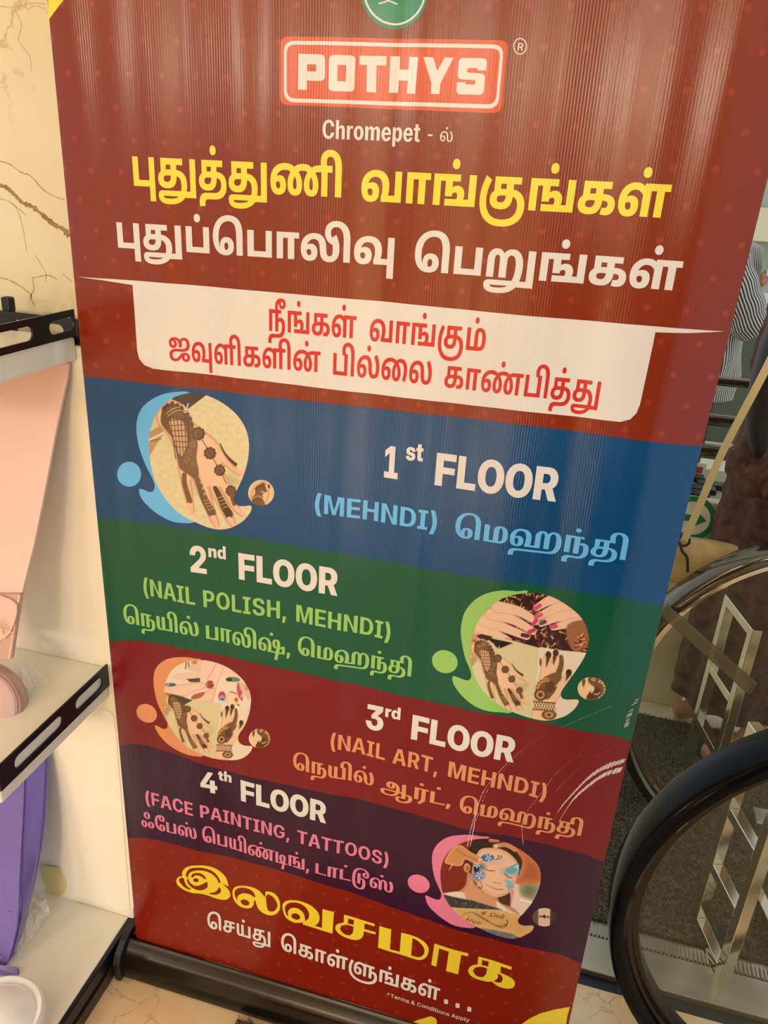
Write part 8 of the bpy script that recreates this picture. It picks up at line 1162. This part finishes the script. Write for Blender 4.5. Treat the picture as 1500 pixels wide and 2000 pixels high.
# tan handbag on a narrow strap
bg_ = aty(1352, 1078, .93); bag = thing('handbag', (bg_.x, .93, bg_.z - .09), 'small tan handbag on a long cream strap, in front of the brown dress', 'bag')
m_tan = mat('tan_leather', (204, 170, 104), .45, noise_amt=.2, nscale=30); m_str = mat('cream_strap', (214, 186, 124), .45)
v, f = rings(lerp_rows([((bg_.x + .02, .95, bg_.z - .09), .085, .028), ((bg_.x + .02, .95, bg_.z - .05), .098, .034), ((bg_.x + .02, .95, bg_.z + .0), .094, .032), ((bg_.x + .02, .95, bg_.z + .025), .085, .018)], 4), 40); k = len(v); f += [tuple(range(40))[::-1], tuple(range(k - 40, k))]
obj('pouch', v, f, m_tan, bag, smooth=True)
sp_ = [aty(1336, 1056, .93), aty(1360, 1002, .93), aty(1384, 945, .925), aty(1408, 889, .92), aty(1440, 826, .91), aty(1470, 770, .90), aty(1498, 716, .90), aty(1530, 650, .92)]
m = MB(); P_ = cat(sp_, 5, False)
m.sweep([(p, ((P_[min(i + 1, len(P_) - 1)] - P_[max(i - 1, 0)]).cross(Vector((0, -1, .2)))).normalized(), Vector((0, -1, .2)).normalized()) for i, p in enumerate(P_)], [(-.0085, 0), (.0085, 0), (.0085, .003), (-.0085, .003)]); m.build('strap', m_str, bag)
m = MB(); k0 = sp_[0]; m.lathe([(.010, 0), (.013, .002), (.016, 0), (.013, -.002), (.010, 0)], k0, (0, -1, .2), 24).build('ring', mat('bag_ring', (70, 56, 36), .3, metal=.8), bag, smooth=True)
m = MB(); m.tube(cat([k0 + Vector((-.012, -.012, .0)), k0 + Vector((-.002, -.02, -.02)), k0 + Vector((.012, -.024, -.035)), k0 + Vector((.02, -.03, -.07))], 5, False), .0035, 8).build('cord', mat('bag_cord', (34, 26, 18), .5), bag, smooth=True)

# person in a striped shirt further back
px_, py_ = .41, 2.45
w2 = thing('person', (px_, py_, -.011), 'person in a black and white striped shirt and dark trousers, mostly hidden behind the banner', 'person')
hw = aty(1472, 560, 2.35)
N, f_, s_, h = body(w2, px_, py_, -.011, 1.66, math.radians(20), ((.33, 2.70, 1.08), (.45, 2.74, .96)), ((.60, 2.28, 1.10), tuple(hw)), ((1, 0, -.2), (0, 1, 0)), ((.4, .1, .5), (.2, 1, 0)), m_skin)
m_shirt = mat('striped_shirt', (216, 210, 196), .8); nt = m_shirt.node_tree; g = nt.nodes.new('ShaderNodeTexCoord'); sp2 = nt.nodes.new('ShaderNodeUVMap'); sp2.uv_map = 'uv'
wv = nt.nodes.new('ShaderNodeTexWave'); wv.inputs['Scale'].default_value = 9; wv.inputs['Distortion'].default_value = 1.2; wv.inputs['Detail Scale'].default_value = .6; nt.links.new(sp2.outputs[0], wv.inputs['Vector'])
rp = nt.nodes.new('ShaderNodeValToRGB'); rp.color_ramp.elements[0].position = .42; rp.color_ramp.elements[1].position = .55; rp.color_ramp.elements[0].color = lin((52, 50, 54)); rp.color_ramp.elements[1].color = lin((214, 208, 194)); nt.links.new(wv.outputs['Fac'], rp.inputs[0]); nt.links.new(rp.outputs[0], nt.nodes['Principled BSDF'].inputs['Base Color'])
def uvring(o, n, m_, k=1.0):
    uv = o.data.uv_layers.new(name='uv')
    for p in o.data.polygons:
        for li, vi in zip(p.loop_indices, p.vertices):
            u = (vi % n) / n; u = 1.0 if (u == 0 and any((q % n) == n - 1 for q in p.vertices)) else u; uv.data[li].uv = (u * k, (vi // n) / m_)
rw = lerp_rows([((px_, py_, 1.42), .09, .08), ((px_, py_, 1.37), .20, .12), ((px_, py_, 1.22), .215, .15), ((px_ - .0, py_, 1.02), .21, .16), ((px_, py_, .88), .225, .175), ((px_, py_, .78), .22, .175)], 8)
v, f = rings(rw, 72, lambda p, t, w, d: p + d * (.008 * math.sin(t * 5 + w * 9) + .010 * noise.noise(p * 9))); o = obj('shirt', v, f, m_shirt, w2, smooth=True); uvring(o, 72, len(rw), 3.6)
for k in 'lr':
    a, b, c = (Vector(N[k + j][0]) for j in ('sh', 'el', 'wr')); q = b + (c - b) * .45; pts = cat([a, b * .6 + a * .4, b, q], 6, False)
    m = MB(); m.tube(pts, [.082 - .018 * i / len(pts) + .004 * math.sin(i * 1.9) for i in range(len(pts))], 24, cap=False); o = m.build('sleeve', m_shirt, w2, smooth=True, fix=False); uvring(o, 24, len(pts), 1.4)
m_tr = mat('dark_trousers', (34, 34, 38), .8)
for k in 'lr':
    a, b, c = (Vector(N[k + j][0]) for j in ('hip', 'knee', 'ankle')); MB().tube(cat([a + Vector((0, 0, .13)), a, b, c], 6, False), [.12, .122, .122, .12, .118, .115, .112, .108, .104, .10, .096, .092, .09, .088, .086, .084, .082, .08, .078], 22).build('trouser_leg', m_tr, w2, smooth=True)
v, f = rings([((hd2.x, hd2.y, hd2.z + dz), rx, ry) for hd2 in (N['head'][0],) for dz, rx, ry in ((.10, .02, .02), (.092, .06, .06), (.05, .092, .095), (.0, .086, .095), (-.03, .07, .085))], 32, lambda p, t, w, d: p - f_ * .018); obj('hair', v, f, m_hair, w2, smooth=True)
ph = Vector(hw) + Vector((.06, -.02, .06)); tp = thing('phone', tuple(ph), 'small bright glossy phone held up by the person in the striped shirt', 'phone'); MB().box(ph.x - .035, ph.x + .035, ph.y - .004, ph.y + .004, ph.z - .02, ph.z + .06).build('case', mat('phone_silver', (190, 196, 204), .08, metal=.9), tp, bevel=.004)

# the photographer, standing behind the lens; the glossy film mirrors the dark clothes
tx, ty = .20, -1.34
w3 = thing('person', (tx, ty, 0), 'person in dark clothes holding the camera up in front of the banner', 'person')
N, f_, s_, h = body(w3, tx, ty, 0, 1.66, math.radians(90), ((-.06, -1.22, 1.20), (-.10, -1.08, 1.42)), ((.44, -1.24, 1.20), (.13, -1.08, 1.42)), ((.2, .6, .6), (-1, 0, 0)), ((-.2, .6, .6), (1, 0, 0)), m_skin)
m_dk = mat('dark_clothes', (30, 28, 34), .85)
rw = lerp_rows([((tx, ty, 1.40), .09, .08), ((tx, ty, 1.36), .19, .12), ((tx, ty, 1.22), .21, .14), ((tx, ty, 1.02), .19, .14), ((tx, ty, .88), .23, .16), ((tx, ty, .60), .27, .18), ((tx, ty, .34), .30, .20)], 6)
v, f = rings(rw, 48, lambda p, t, w, d: p + d * .008 * math.sin(t * 5 + w * 8)); obj('shirt', v, f, m_dk, w3, smooth=True)
for k in 'lr':
    a, b, c = (Vector(N[k + j][0]) for j in ('sh', 'el', 'wr')); q = b + (c - b) * .9; pts = cat([a, b * .5 + a * .5, b, q], 6, False)
    MB().tube(pts, [.074 - .028 * i / len(pts) for i in range(len(pts))], 20, cap=False).build('sleeve', m_dk, w3, smooth=True)
    a, b, c = (Vector(N[k + j][0]) for j in ('hip', 'knee', 'ankle')); P_ = cat([a + Vector((0, 0, .10)), a, b, c], 6, False); MB().tube(P_, [.115 - .045 * i / len(P_) for i in range(len(P_))], 22).build('trouser_leg', m_dk, w3, smooth=True)
hd2 = N['head'][0]; v, f = rings([((hd2.x, hd2.y - .012, hd2.z + dz), rx, ry) for dz, rx, ry in ((.10, .02, .02), (.092, .06, .06), (.05, .092, .092), (.0, .088, .090), (-.05, .075, .080))], 32); obj('hair', v, f, m_hair, w3, smooth=True)
